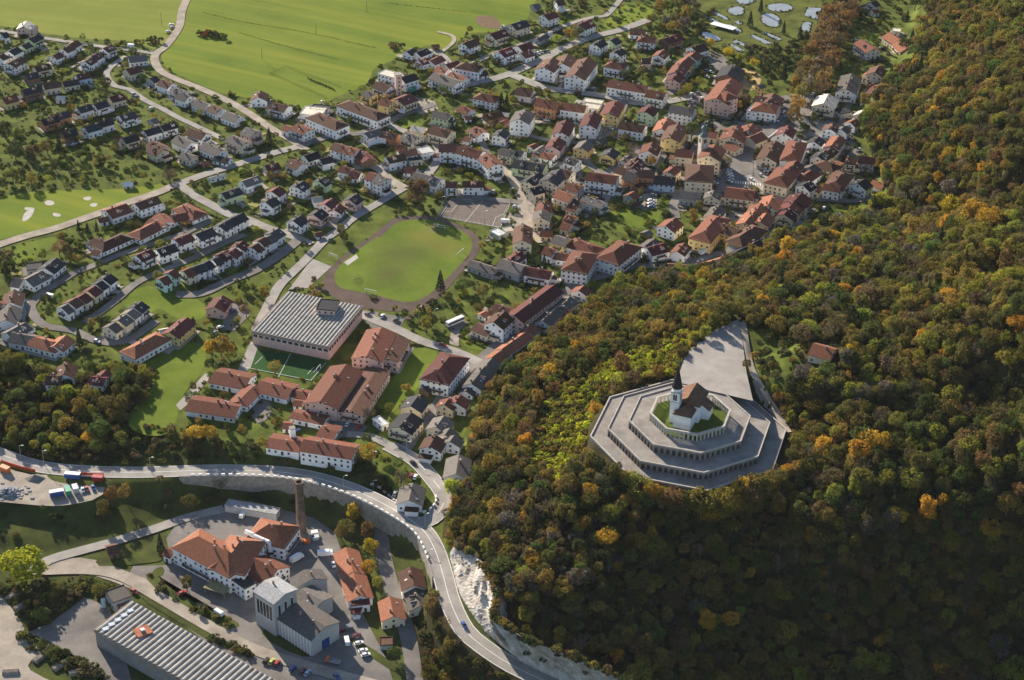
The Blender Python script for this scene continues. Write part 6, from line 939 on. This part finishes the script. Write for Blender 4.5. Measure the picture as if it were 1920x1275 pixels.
CARC = dict(white=(.8, .8, .8), silver=(.5, .52, .54), black=(.02, .02, .025), red=(.35, .03, .03), maroon=(.14, .02, .03), blue=(.04, .1, .32), teal=(.05, .16, .2), grey=(.16, .17, .18), lightblue=(.35, .5, .62), lime=(.45, .5, .12), orange=(.6, .15, .04), green=(.06, .3, .2))
CARM = {k: mat('paint_' + k, c, .3, .03, spec=.6) for k, c in CARC.items()}; CARS = []; CB2 = {}
def colored(me, m):
    k = (me.name, m.name)
    if k not in CB2: c = me.copy(); c.materials.clear(); c.materials.append(m); CB2[k] = c
    return CB2[k]
def place(px, py, dx, dy):
    P = G(px, py); Q = un(px + dx, py + dy, P[2]) - un(px, py, P[2]); return (P[0], P[1], P[2] + .40), math.atan2(Q[1], Q[0])
def car(px, py, dx, dy, c):
    P, a = place(px, py, dx, dy); o = empty('car', P, a); b = obj('body', colored(CB, CARM[c]), o); obj('cabin_glass', CGm, o); obj('cabin_roof', colored(CT, CARM[c]), o)
    for x in (-1.3, 1.3):
        for y in (-.78, .78): obj('wheel', CWh, o, (x, y, .33))
    CARS.append((o, px, py, c)); return o
rows = """499,1242,8,-10,black 510,1244,8,-10,lime 520,1247,8,-10,red 549,1257,8,-9,blue 568,1262,8,-10,maroon 577,1265,9,-10,lightblue 669,1195,12,-3,maroon 673,1209,12,-3,white 681,1223,12,-3,white 686,1231,12,-3,white 632,1272,6,6,blue 625,1062,3,10,white 342,1115,12,-5,red 375,1140,12,-6,teal 252,1112,8,5,red 771,895,4,-9,red 779,897,4,-9,white 741,931,4,-9,silver 833,897,3,-8,black 870,1175,6,9,blue
614,791,4,-9,lightblue 652,798,6,-9,white 672,804,8,-6,red 775,871,8,6,black 546,807,9,-4,white 556,810,9,-4,blue 690,592,10,3,grey 717,595,6,-8,white 743,603,9,-6,black 830,649,10,3,red 764,650,6,-9,blue 621,451,8,-6,teal 413,616,10,-3,white 404,626,9,-6,grey 437,584,10,-4,blue 182,642,10,4,white 321,48,8,-2,white 322,53,8,-3,silver 315,61,9,-3,white
1296,178,6,-4,white 1302,183,6,-4,black 1292,190,6,-4,white 1300,193,6,-4,silver 1308,176,6,-4,grey 1315,186,6,-4,white 1325,135,6,3,blue 1333,137,6,3,silver 1326,146,6,3,white 1341,147,6,3,white 1335,126,6,3,grey 1345,152,6,3,blue 1466,205,6,-5,silver 1470,212,6,-5,white 1462,215,6,-5,black 1455,228,8,3,white 1447,232,8,3,grey 1472,222,6,-5,teal 1430,265,6,-8,white 1366,322,9,1,silver 1367,327,9,1,white 1369,332,9,1,white 1370,338,9,1,silver 1368,343,9,1,white 1340,333,9,2,black 1341,339,9,2,grey 1341,345,9,2,silver 1340,351,9,2,maroon 1409,339,8,4,white 1429,318,8,4,white 1436,322,8,4,white 1427,331,8,4,silver 1434,327,8,4,grey
1003,104,5,3,blue 1009,102,5,3,white 1015,100,5,3,silver 1021,99,5,3,black 1027,98,5,3,grey 1053,154,8,-4,silver 1061,161,9,1,black 1093,162,5,-6,white 1099,156,5,-6,silver 1106,150,5,-6,grey 1112,168,8,-2,teal 828,173,9,-3,white 833,177,9,-3,silver 591,240,5,3,silver 596,242,5,3,white 601,245,5,3,maroon 606,247,5,3,grey 612,250,5,-3,lightblue 604,193,6,-3,white 610,196,6,-3,white 588,200,6,-3,silver 595,205,6,-3,lightblue 737,215,8,-2,grey 1025,228,9,1,white 1080,234,8,2,lightblue 1127,238,4,6,grey 1145,243,8,3,white 1158,161,8,2,white 1165,186,9,1,white 1172,187,9,2,silver
967,390,9,2,white 925,361,4,-7,silver 921,366,9,1,black 1197,373,8,-3,white 1190,386,8,-2,red 1221,378,9,0,white 1221,384,9,0,silver 1221,390,9,0,blue 1225,368,9,1,grey 1545,392,4,-7,white 1612,283,5,3,silver 1545,180,3,-6,white 1524,178,5,-5,white 163,920,3,7,red 156,922,0,6,lightblue 175,918,3,7,blue 250,178,7,-4,silver 256,183,7,-4,grey 283,205,7,-4,white 139,273,7,-3,white 1600,75,6,-3,white 1605,78,6,-3,silver 1650,92,6,-2,lightblue 1555,165,5,-6,grey 945,52,7,1,white 973,70,6,2,grey"""
for r in rows.split():
    p = r.split(','); car(*map(float, p[:4]), p[4])
gr_ = {}
for o, px, py, c in CARS:
    z = min(ZONES + [(520,1245,'in front of the warehouse'), (640,1230,'by the mill gate'), (160,920,'at the building site'), (690,595,'above the school'), (640,800,'on the school car park'), (1340,340,'on the church square'), (870,1175,'driving on the curved road'), (360,1120,'before the factory')], key=lambda q: (q[0] - px) ** 2 + (q[1] - py) ** 2)[2]
    gr_.setdefault((c, z), []).append((px, o))
for (c, z), l in gr_.items():
    l.sort(key=lambda q: q[0])
    for i, (px, o) in enumerate(l): tag(o, f'{c} car, {z}' + (f', {ORD[i]} from left' if len(l) > 1 else ''), 'car', 'cars of the town')
def boxveh(name, px, py, dx, dy, Lb, Wb, Hb, m, label, cat, cab=None, flat=False):
    P, a = place(px, py, dx, dy); o = empty(name, P, a); tag(o, label, cat); b = MB()
    if flat: b.box(-Lb / 2, Lb / 2, -Wb / 2, Wb / 2, .8, 1.1); b.box(-Lb / 2, Lb / 2, -Wb / 2, -Wb / 2 + .1, 1.1, 1.7); b.box(-Lb / 2, Lb / 2, Wb / 2 - .1, Wb / 2, 1.1, 1.7)
    else: b.box(-Lb / 2, Lb / 2, -Wb / 2, Wb / 2, .45, Hb - .12); b.box(-Lb / 2 + .12, Lb / 2 - .12, -Wb / 2 + .12, Wb / 2 - .12, Hb - .12, Hb)
    obj('body', b.mesh('body', (m,)), o); x0 = Lb / 2
    if cab: b = MB(); b.add([(x0 + .05, -Wb / 2, .5), (x0 + 1.9, -Wb / 2, .5), (x0 + 1.9, Wb / 2, .5), (x0 + .05, Wb / 2, .5), (x0 + .05, -Wb / 2 + .1, 2.4), (x0 + 1.3, -Wb / 2 + .1, 2.4), (x0 + 1.3, Wb / 2 - .1, 2.4), (x0 + .05, Wb / 2 - .1, 2.4)], [(0, 3, 2, 1), (4, 5, 6, 7), (0, 1, 5, 4), (1, 2, 6, 5), (2, 3, 7, 6), (3, 0, 4, 7)]); obj('cab', b.mesh('cab', (cab,)), o); b = MB(); b.add([(x0 + 1.78, -Wb / 2 + .2, 1.25), (x0 + 1.78, Wb / 2 - .2, 1.25), (x0 + 1.42, Wb / 2 - .25, 2.3), (x0 + 1.42, -Wb / 2 + .25, 2.3)], [(0, 1, 2, 3)]); obj('windscreen', b.mesh('windscreen', (MGLASS,)), o)
    for x in (-Lb * .33, Lb * .33 + (1.2 if cab else 0)):
        for y in (-Wb / 2 + .1, Wb / 2 - .1): obj('wheel', CWh, o, (x, y, .42), 0, 1.3)
    return o
V = CARM
boxveh('delivery_van', 651, 1208, 3, 12, 4.6, 2.0, 2.5, V['white'], 'white van standing by the mill gate', 'van'); boxveh('delivery_van', 455, 970, 5, -9, 4.4, 2.0, 2.3, V['white'], 'white van alone in the upper factory yard', 'van')
boxveh('camper', 607, 1043, 12, -1, 5.6, 2.3, 2.9, V['white'], 'white motorhome beside the long tiled shed', 'camper', cab=V['white']); boxveh('camper', 246, 90, 10, 1, 4.8, 2.2, 2.7, V['white'], 'white camper on the lane at the top meadow', 'camper')
boxveh('box_truck', 554, 1053, 10, -6, 5.2, 2.3, 3.0, V['white'], 'white box truck between mill and red-roofed factory wing', 'truck', cab=V['white']); boxveh('flatbed_truck', 628, 1245, -12, -3, 5.0, 2.3, 1.7, MSTEEL, 'orange-brown flatbed truck crossing the lower yard', 'truck', cab=V['orange'], flat=True)
boxveh('delivery_van', 94, 559, 11, 3, 4.6, 2.0, 2.4, V['white'], 'white minibus on the curved left street', 'van'); boxveh('delivery_van', 1317, 477, 12, -7, 5.0, 2.1, 2.6, V['white'], 'white van in the yellow courtyard', 'van'); boxveh('delivery_van', 753, 213, 9, 3, 4.6, 2.0, 2.3, V['white'], 'white van in front of the cream red-roofed hall', 'van')
boxveh('delivery_van', 947, 419, 12, 1, 5.0, 2.1, 2.5, V['white'], 'white van parked below the gravel yard', 'van'); boxveh('delivery_van', 1043, 381, 10, -2, 5.4, 2.2, 2.8, V['white'], 'white van between the houses right of the court', 'van'); boxveh('delivery_van', 411, 1182 - 28, 8, 5, 4.6, 2.0, 2.3, V['white'], 'white van beside the warehouse roadside', 'van')
bus = boxveh('bus', 853, 608, 12, -5.2, 11.5, 2.5, 3.1, V['white'], 'white-roofed bus parked in the gravel drive', 'bus'); _m = MB(); _m.box(-5.6, 5.6, -1.29, 1.29, 1.3, 2.5); obj('window_band', _m.mesh('window_band', (MGLASS,)), bus)
for i, (x, y, dx, dy, L_, c, lab) in enumerate([(137, 897, 12, 1, 7.5, 'blue', 'blue container with white roof by the orange site fence'), (107, 930, 12, -2, 6.5, 'blue', 'dark blue container in the middle of the building site'), (128, 926, 3, 8, 5, 'green', 'green container on the building site'), (142, 922, 3, 8, 4.5, 'silver', 'grey site container beside the green one'), (184, 903, 12, 1, 5, 'red', 'red trailer at the end of the orange site fence'), (10, 885, 12, 5, 5, 'orange', 'orange machine at the left edge of the site'), (780, 169, 9, -3, 6, 'white', 'right white container on the lawn corner'), (773, 172, 9, -3, 6, 'green', 'left pale green container on the lawn corner')]):
    P, a = place(x, y, dx, dy); o = empty('container', P, a); tag(o, lab, 'container'); _m = MB(); _m.box(-L_ / 2, L_ / 2, -1.25, 1.25, .1, 2.6); obj('body', _m.mesh('body', (CARM[c],)), o); _m = MB(); _m.box(-L_ / 2 - .05, L_ / 2 + .05, -1.3, 1.3, 2.6, 2.72); obj('roof', _m.mesh('roof', (MWHITE if c == 'blue' else CARM[c],)), o)
    for k in range(int(L_ / .9)): _m = MB(); _m.box(-.08, .08, -1.31, 1.31, .2, 2.55); obj('rib', _m.mesh('rib', (CARM[c],)), o, (-L_ / 2 + .45 + k * .9, 0, 0))
# ================================================================= small things
def fence(name, pts, h, m, label, sp=2.5, rail=True, mesh_m=None, postr=.06):
    C = smooth_line([G(*p) for p in pts], 1.0) if len(pts) > 2 else np.array([G(*pts[0]), G(*pts[1])]); C = np.asarray(C); d_ = np.r_[0, np.cumsum(np.linalg.norm(np.diff(C[:, :2], axis=0), axis=1))]; c0 = C[len(C) // 2]; o = empty(name, c0); tag(o, label, 'fence')
    _m = MB(); _m.box(-postr, postr, -postr, postr, -.3, h); pm = _m.mesh('post', (m,)); ss = np.arange(0, d_[-1], sp); Q = [np.array([np.interp(s, d_, C[:, k]) for k in range(3)]) for s in ss]
    for q in Q: obj('post', pm, o, q - c0 + np.array([0, 0, .3]))
    for a, b in zip(Q[:-1], Q[1:]):
        v = []
        for zz in ((h - .1, h), (.05, .12)) if mesh_m is None else ((.05, h),): k = len(v); v += [tuple(a - c0 + np.array([0, 0, .3 + zz[0]])), tuple(b - c0 + np.array([0, 0, .3 + zz[0]])), tuple(b - c0 + np.array([0, 0, .3 + zz[1]])), tuple(a - c0 + np.array([0, 0, .3 + zz[1]]))]
        t = np.array([*(b - a)[:2][::-1] * [1, -1], 0]); t = t / np.linalg.norm(t) * .03; n_ = len(v) // 4; vv = [tuple(np.array(p) + t) for p in v] + [tuple(np.array(p) - t) for p in v]; N4 = len(v); ff = []
        for q in range(n_): k = 4 * q; ff += [(k, k + 1, k + 2, k + 3), (N4 + k + 3, N4 + k + 2, N4 + k + 1, N4 + k), (k, N4 + k, N4 + k + 1, k + 1), (k + 2, N4 + k + 2, N4 + k + 3, k + 3)]
        obj('panel' if mesh_m else 'rail', mesh('panel', vv, ff, (mesh_m or m,)), o)
    return o
MORANGE = mat('orange_mesh', (.65, .10, .04), .8, .15, 2)
fence('barrier_fence', [(2, 868), (40, 880), (74, 888)], 1.5, MORANGE, 'left orange barrier fence at the building site', 2.5, mesh_m=MORANGE); fence('barrier_fence', [(128, 890), (165, 893), (204, 895)], 1.5, MORANGE, 'right orange barrier fence at the building site', 2.5, mesh_m=MORANGE)
fence('court_fence', [(823, 408), (938, 429)], 4.5, MSTEEL, 'tall wire fence along the near side of the ball court', 3); fence('court_fence', [(939, 428), (960, 378)], 4.5, MSTEEL, 'tall wire fence along the right side of the ball court', 3); fence('court_fence', [(822, 406), (845, 371)], 4.5, MSTEEL, 'tall wire fence along the left side of the ball court', 3)
fence('field_fence', [(506, 138), (617, 186)], 1.1, MWOOD, 'near dark fence of the meadow garden plot', 3); fence('field_fence', [(507, 139), (537, 126)], 1.1, MWOOD, 'short end fence of the meadow garden plot', 3); fence('field_fence', [(537, 126), (640, 164)], 1.1, MWOOD, 'far dark fence of the meadow garden plot', 3)
HL = [([(383, 24), (460, 42), (580, 62), (700, 89)], 'long dark hedge line across the upper meadow'), ([(450, 62), (540, 88), (632, 111)], 'shorter dark hedge line across the middle meadow'), ([(720, 5), (780, 12), (870, 22)], 'dark hedge line in the far meadow')]
for pts, lab in HL:
    C = smooth_line([G(*p) for p in pts], 2.2); c0 = C[len(C) // 2]; rr2 = np.random.default_rng(len(C)); P_ = np.repeat(C, 6, 0) + rr2.normal(size=(len(C) * 6, 3)) * [.6, .4, .12] + [0, 0, .25]; Vq, Fq = leaf_quads(P_ - c0, rr2.normal(size=P_.shape) + [0, 0, .6], .4, rr2); o = obj('hedge', mesh('hedge', Vq.tolist(), Fq.tolist(), (MLEAF,)), None, c0); o['tcol'] = [.11, .13, .03]; tag(o, lab, 'hedge')
for k in range(9):                                   # vegetable rows in the fenced plot
    P = un(580 + k * 5.6, 149 + k * 2.35); rr2 = np.random.default_rng(k); q = np.stack([rr2.uniform(-.5, .5, 70), rr2.uniform(-3.4, 3.4, 70), rr2.uniform(.1, .6, 70)], 1); Vq, Fq = leaf_quads(q, rr2.normal(size=q.shape) + [0, 0, 1], .3, rr2); o = obj('vegetable_row', mesh('vegetable_row', Vq.tolist(), Fq.tolist(), (MLEAF,)), None, (P[0], P[1], .2), .5); o['tcol'] = [.05, .07, .02]; tag(o, f'dark vegetable row in the meadow plot, {ORD[k]} from left', 'vegetables', 'vegetable rows of the meadow plot')
for pts, cs, lab in [([(375, 66), (385, 68), (395, 68), (405, 69), (414, 71), (422, 74), (390, 64), (400, 65)], ['dark', 'red', 'dark', 'dark', 'dark', 'green', 'red', 'dark'], 'dark and red bush in the thicket beside the meadow road'), ([(280, 80), (292, 82), (302, 80), (288, 76)], ['dark', 'brown', 'dark', 'dark'], 'dark bush at the meadow road junction'), ([(735, 88), (742, 86), (755, 91), (738, 92)], ['brown', 'olive', 'dark', 'rust'], 'bush on the mound in the meadow corner')]:
    for k, (x, y) in enumerate(pts): o = obj('bush', BUSH[k % 3], None, G(x, y), k * 1.3, 1.8); o['tcol'] = list(PAL[cs[k]]); tag(o, lab, 'bush', lab)
def pole(px, py, h, label, arm=False, cat='pole', m=MSTEEL):
    P = G(px, py); o = empty('street_lamp' if arm else 'power_pole', P); tag(o, label, cat); b = MB(); b.tube((0, 0, -.5), (0, 0, h), .16, .1, 7); obj('mast', b.mesh('mast', (m,)), o); b = MB()
    if arm: b.tube((0, 0, h), (1.3, .3, h + .25), .06, .06, 5); b.box(1.0, 1.9, .1, .5, h + .16, h + .32)
    else: b.box(-.9, .9, -.07, .07, h - 1.0, h - .85); b.box(-.7, .7, -.07, .07, h - .4, h - .25)
    obj('lamp_head' if arm else 'crossarm', b.mesh('head', (MSTEEL if not arm else MWHITE,)), o)
for x, y, lab in [(491.4, 111, 'power pole alone in the near meadow'), (593, 63, 'power pole on the hedge line of the meadow'), (688, 23, 'power pole in the far meadow at the top'), (303, 46, 'pale pole at the edge of the mown field')]: pole(x, y, 9.5, lab, m=MBARK)
for i, (x, y) in enumerate([(645, 920), (733, 965), (804, 1060), (40, 862), (83, 872), (763, 855), (283, 885), (700, 930 - 2), (797, 990)]): pole(x, y, 8, f'slim street lamp on the main road, {ORD[i]} listed along its curve' if False else ['street lamp above the stone road wall', 'street lamp at the middle of the road curve', 'street lamp at the lower road curve', 'street lamp at the left end of main road', 'street lamp near the orange fence', 'street lamp at the lower street mouth', 'street lamp below the dark grove', 'street lamp behind the road wall crest', 'street lamp at the road fork'][i], True, 'street lamp')
for i, (x, y) in enumerate([(829, 397), (857, 372), (908, 424), (957, 381), (785, 605), (815, 610), (622, 430), (700, 880)]): pole(x, y, 10, ['floodlight pole at the left end of the ball court', 'floodlight pole behind the ball court', 'floodlight pole in front of the ball court', 'floodlight pole at the right corner of the ball court', 'lamp pole in the shrubbery left of the bus', 'lamp pole beside the bus drive', 'lamp pole at the stadium lane', 'white pole on the grass right of the municipal building'][i], True, 'lamp')
# goals
def goal(px, py, qx, qy, label, w_=None, nm='football_goal'):
    A_, B2 = un(px, py), un(qx, qy); c = (A_ + B2) / 2; D = B2 - A_; L_ = float(np.hypot(*D[:2])); o = empty(nm, (c[0], c[1], .25), math.atan2(D[1], D[0])); tag(o, label, 'goal')
    for s in (-1, 1): b = MB(); b.tube((s * L_ / 2, 0, -.2), (s * L_ / 2, 0, 2.45), .13, .13, 6); obj('post', b.mesh('post', (MWHITE,)), o); b = MB(); b.tube((s * L_ / 2, 0, 2.4), (s * L_ / 2, 1.9, 0), .06, .06, 5); obj('stay', b.mesh('stay', (MWHITE,)), o)
    b = MB(); b.tube((-L_ / 2, 0, 2.45), (L_ / 2, 0, 2.45), .13, .13, 6); obj('crossbar', b.mesh('crossbar', (MWHITE,)), o); b = MB(); b.tube((-L_ / 2, 1.9, .05), (L_ / 2, 1.9, .05), .06, .06, 5); obj('back_bar', b.mesh('back_bar', (MWHITE,)), o)
goal(684, 548.5, 705, 553.5, 'white football goal at the near end of the pitch'); goal(813, 427, 834, 431, 'white football goal at the far end of the pitch'); goal(860, 481, 869, 473, 'small white goal at the right edge of the pitch'); goal(617, 481, 632, 487, 'goal on the grass left of the track'); goal(594, 700, 601, 691, 'small goal at the right end of the artificial turf')
# people on the pitch
def person_mesh():
    J = [((0, 0, .95), .14), ((0, 0, 1.2), .15), ((0, 0, 1.42), .15), ((0, .01, 1.52), .06), ((0, .02, 1.66), .105), ((0, .02, 1.76), .07), ((.2, 0, 1.40), .07), ((.29, .03, 1.15), .05), ((.31, .1, .90), .04), ((-.2, 0, 1.40), .07), ((-.3, .02, 1.14), .05), ((-.3, .14, .92), .04), ((.1, 0, .88), .10), ((.12, .03, .50), .075), ((.13, -.02, .09), .05), ((.13, .14, .04), .045), ((-.1, 0, .88), .10), ((-.13, .02, .5), .075), ((-.15, 0, .09), .05), ((-.15, .16, .04), .045)]
    Eg = [(0, 1), (1, 2), (2, 3), (3, 4), (4, 5), (2, 6), (6, 7), (7, 8), (2, 9), (9, 10), (10, 11), (0, 12), (12, 13), (13, 14), (14, 15), (0, 16), (16, 17), (17, 18), (18, 19)]
    me = bpy.data.meshes.new('body'); me.from_pydata([j[0] for j in J], Eg, []); o = bpy.data.objects.new('body', me); COL.objects.link(o); o.modifiers.new('s', 'SKIN')
    for i, j in enumerate(J): me.skin_vertices[0].data[i].radius = (j[1], j[1]); me.skin_vertices[0].data[i].use_root = (i == 0)
    o.modifiers.new('u', 'SUBSURF').levels = 1; dg = bpy.context.evaluated_depsgraph_get(); m2 = bpy.data.meshes.new_from_object(o.evaluated_get(dg)); bpy.data.objects.remove(o); return m2
def kit(shirt, shorts, name):
    m = bpy.data.materials.new(name); m.use_nodes = True; n = m.node_tree; N = n.nodes; b = N['Principled BSDF']; tc = N.new('ShaderNodeTexCoord'); sp = N.new('ShaderNodeSeparateXYZ'); n.links.new(tc.outputs['Object'], sp.inputs[0]); r = N.new('ShaderNodeValToRGB'); r.color_ramp.interpolation = 'CONSTANT'
    mr = N.new('ShaderNodeMapRange'); mr.inputs['From Max'].default_value = 2.0; n.links.new(sp.outputs[2], mr.inputs[0]); n.links.new(mr.outputs[0], r.inputs[0]); e = r.color_ramp.elements; e[0].position = 0; e[0].color = (.03, .03, .03, 1); e[1].position = .055; e[1].color = (.6, .6, .6, 1)
    for p, c in ((.22, (.5, .3, .2)), (.29, shorts), (.5, shirt), (.76, (.52, .32, .23)), (.855, (.06, .035, .02))): q = e.new(p); q.color = (*c, 1)
    n.links.new(r.outputs[0], b.inputs['Base Color']); b.inputs['Roughness'].default_value = .8; return m
try: PM = person_mesh()
except Exception: PM = None
if PM:
    pcs = [(664.5, 521, (.75, .75, .72), 'person in white shirt at the left of the pitch group'), (661, 526, (.75, .75, .72), 'person in pale shirt at the outer left of group'), (667, 518, (.7, .7, .65), 'person in cream shirt at the back left of group'), (671, 517, (.7, .62, .2), 'person in yellow shirt at the back of the group'), (675, 520, (.7, .7, .3), 'person in pale yellow shirt at the back right'), (675.5, 523.5, (.78, .78, .78), 'person in white shirt at the right of group'), (666, 527, (.05, .05, .06), 'person in dark kit at the front left of group'), (669.5, 527.5, (.72, .72, .72), 'person in white shirt at the front of group'), (672.5, 526, (.05, .05, .07), 'person in black kit at the front right of group')]
    for i, (x, y, c, lab) in enumerate(pcs): m2 = PM.copy(); m2.materials.clear(); m2.materials.append(kit(c, (.03, .03, .04), f'kit_{i}')); tag(obj('person', m2, None, (*un(x, y, .22)[:2], .22), i * .9), lab, 'person', 'people standing on the pitch')
# log piles, tank, greenhouse sheet, bales
_m = MB()
for r_ in range(3):
    for k in range(6 - r_): _m.tube((-3, (k - (5 - r_) / 2) * .55, .25 + r_ * .46), (3, (k - (5 - r_) / 2) * .55, .25 + r_ * .46), .26, .25, 7)
LOGM = _m.mesh('log_pile', (mat('cut_timber', (.36, .30, .24), .9, .35, .8),))
for x, y, a, lab in [(25, 1118, .9, 'upper log pile beside the gravel lane'), (40, 1138, .8, 'lower log pile beside the gravel lane'), (75, 1235, 1.0, 'log pile in the strip between yard and lane'), (112, 1250, .9, 'middle log pile at the bottom edge'), (145, 1262, .4, 'rightmost log pile at the bottom edge'), (20, 1262, .1, 'log pile at the lower left corner')]: tag(obj('log_pile', LOGM, None, G(x, y), a, (1.1, 1, 1)), lab, 'logs')
P = un(195, 1138, -14); b = MB(); b.tube((0, 0, .6), (0, 0, 4.2), 1.0, 1.0, 14); b.tube((0, 0, 4.2), (0, 0, 4.6), 1.0, .35, 14); b.box(-.9, .9, -.9, .9, 0, .6); tag(obj('storage_tank', b.mesh('tank', (mat('tank_paint', (.40, .55, .62), .5, .08),)), None, P), 'pale blue upright tank beside the flat grey office', 'tank')
P = un(1356, 54, 0); b = MB(); b.box(-10, 10, -3.2, 3.2, 2.2, 2.5); o = obj('pond_shelter', b.mesh('roof', (MWHITE,)), None, (P[0], P[1], 0), -.62); tag(o, 'long white shelter roof between the fish ponds', 'shelter')
for sx in (-9, 0, 9): b = MB(); b.box(sx - .1, sx + .1, -3, -2.8, 0, 2.2); b.box(sx - .1, sx + .1, 2.8, 3, 0, 2.2); obj('post', b.mesh('post', (MSTEEL,)), o)
# rubble heap at the building site
rr2 = random.Random(8); b = MB()
for k in range(160):
    x, y = rr2.gauss(0, 4), rr2.gauss(0, 3); s = rr2.uniform(.3, .9); z = max(0, 2.6 - math.hypot(x, y * 1.3) * .42); b.box(x - s, x + s, y - s * .7, y + s * .7, z - .4, z + s * .8)
o = obj('rubble_heap', b.mesh('rubble', (mat('rubble', (.30, .30, .31), .95, .4, .7),)), None, G(14, 925)); tag(o, 'heap of grey rubble at the left of the building site', 'rubble', kind='stuff')
v = [(0, 0, 2.4)] + [(5.5 * math.cos(k * .524) * rr2.uniform(.85, 1.1), 4 * math.sin(k * .524) * rr2.uniform(.85, 1.1), -.2) for k in range(12)]; tag(obj('gravel_heap', mesh('heap', v, [(0, 1 + k, 1 + (k + 1) % 12) for k in range(12)], (MASPH,)), None, G(66, 898)), 'dark conical gravel heap on the building site', 'gravel heap')

# factory clutter: roof ducts, pallets, skip
for x, y, L_, lab in [(468, 1000, 5, 'white roof duct between the orange factory roofs'), (483, 1008, 8, 'large bent white duct beside the pyramid roof'), (497, 1014, 5, 'lower white duct end beside the pyramid roof')]:
    P = un(x, y, -5); b = MB(); b.tube((-L_ / 2, 0, 0), (L_ / 2, 0, .3), 1.0, 1.0, 10); b.tube((L_ / 2, 0, .3), (L_ / 2, 0, -5), .8, .8, 8); tag(obj('roof_duct', b.mesh('duct', (MWHITE,)), None, P, -.6), lab, 'duct')
for i, (x, y, a, c) in enumerate([(590, 1003, .3, 'white'), (583, 1012, .3, 'grey'), (575, 1018, .4, 'orange'), (592, 1012, .3, 'silver'), (535, 1025, .2, 'blue'), (640, 1185, .4, 'maroon'), (655, 1180, .3, 'grey'), (668, 1160, .2, 'white')]):
    P = G(x, y); b = MB(); b.box(-1.5, 1.5, -1.1, 1.1, .1, 1.7); b.box(-1.6, 1.6, -1.2, 1.2, 1.7, 1.85); b.box(-1.4, -1.1, -1.1, 1.1, -.2, .1); b.box(1.1, 1.4, -1.1, 1.1, -.2, .1); tag(obj('storage_crate', b.mesh('crate', (CARM[c],)), None, (P[0], P[1], P[2] + .2), a), ['white tank crate beside the chimney foot', 'grey crate left of the chimney crate', 'orange crate in the yard below the chimney', 'silver crate beside the white tank crate', 'blue crate under the pyramid roof', 'maroon skip by the parked white cars', 'grey skip behind the small orange house', 'white crate in front of the maroon shed'][i], 'crate')
# ================================================================= thin autumn haze
b = MB(); b.box(-4600, 4600, -2000, 9000, float(HZ.min()) - 1.5, 560)
hz = obj('haze', b.mesh('haze', ())); tag(hz, kind='stuff')
hm = bpy.data.materials.new('haze'); hm.use_nodes = True; N = hm.node_tree.nodes; N.remove(N['Principled BSDF']); pv = N.new('ShaderNodeVolumePrincipled')
pv.inputs['Density'].default_value = 0.000012; pv.inputs['Color'].default_value = (0.86, 0.92, 1.0, 1); pv.inputs['Anisotropy'].default_value = 0.0
hm.node_tree.links.new(pv.outputs[0], N['Material Output'].inputs['Volume']); hz.data.materials.append(hm)
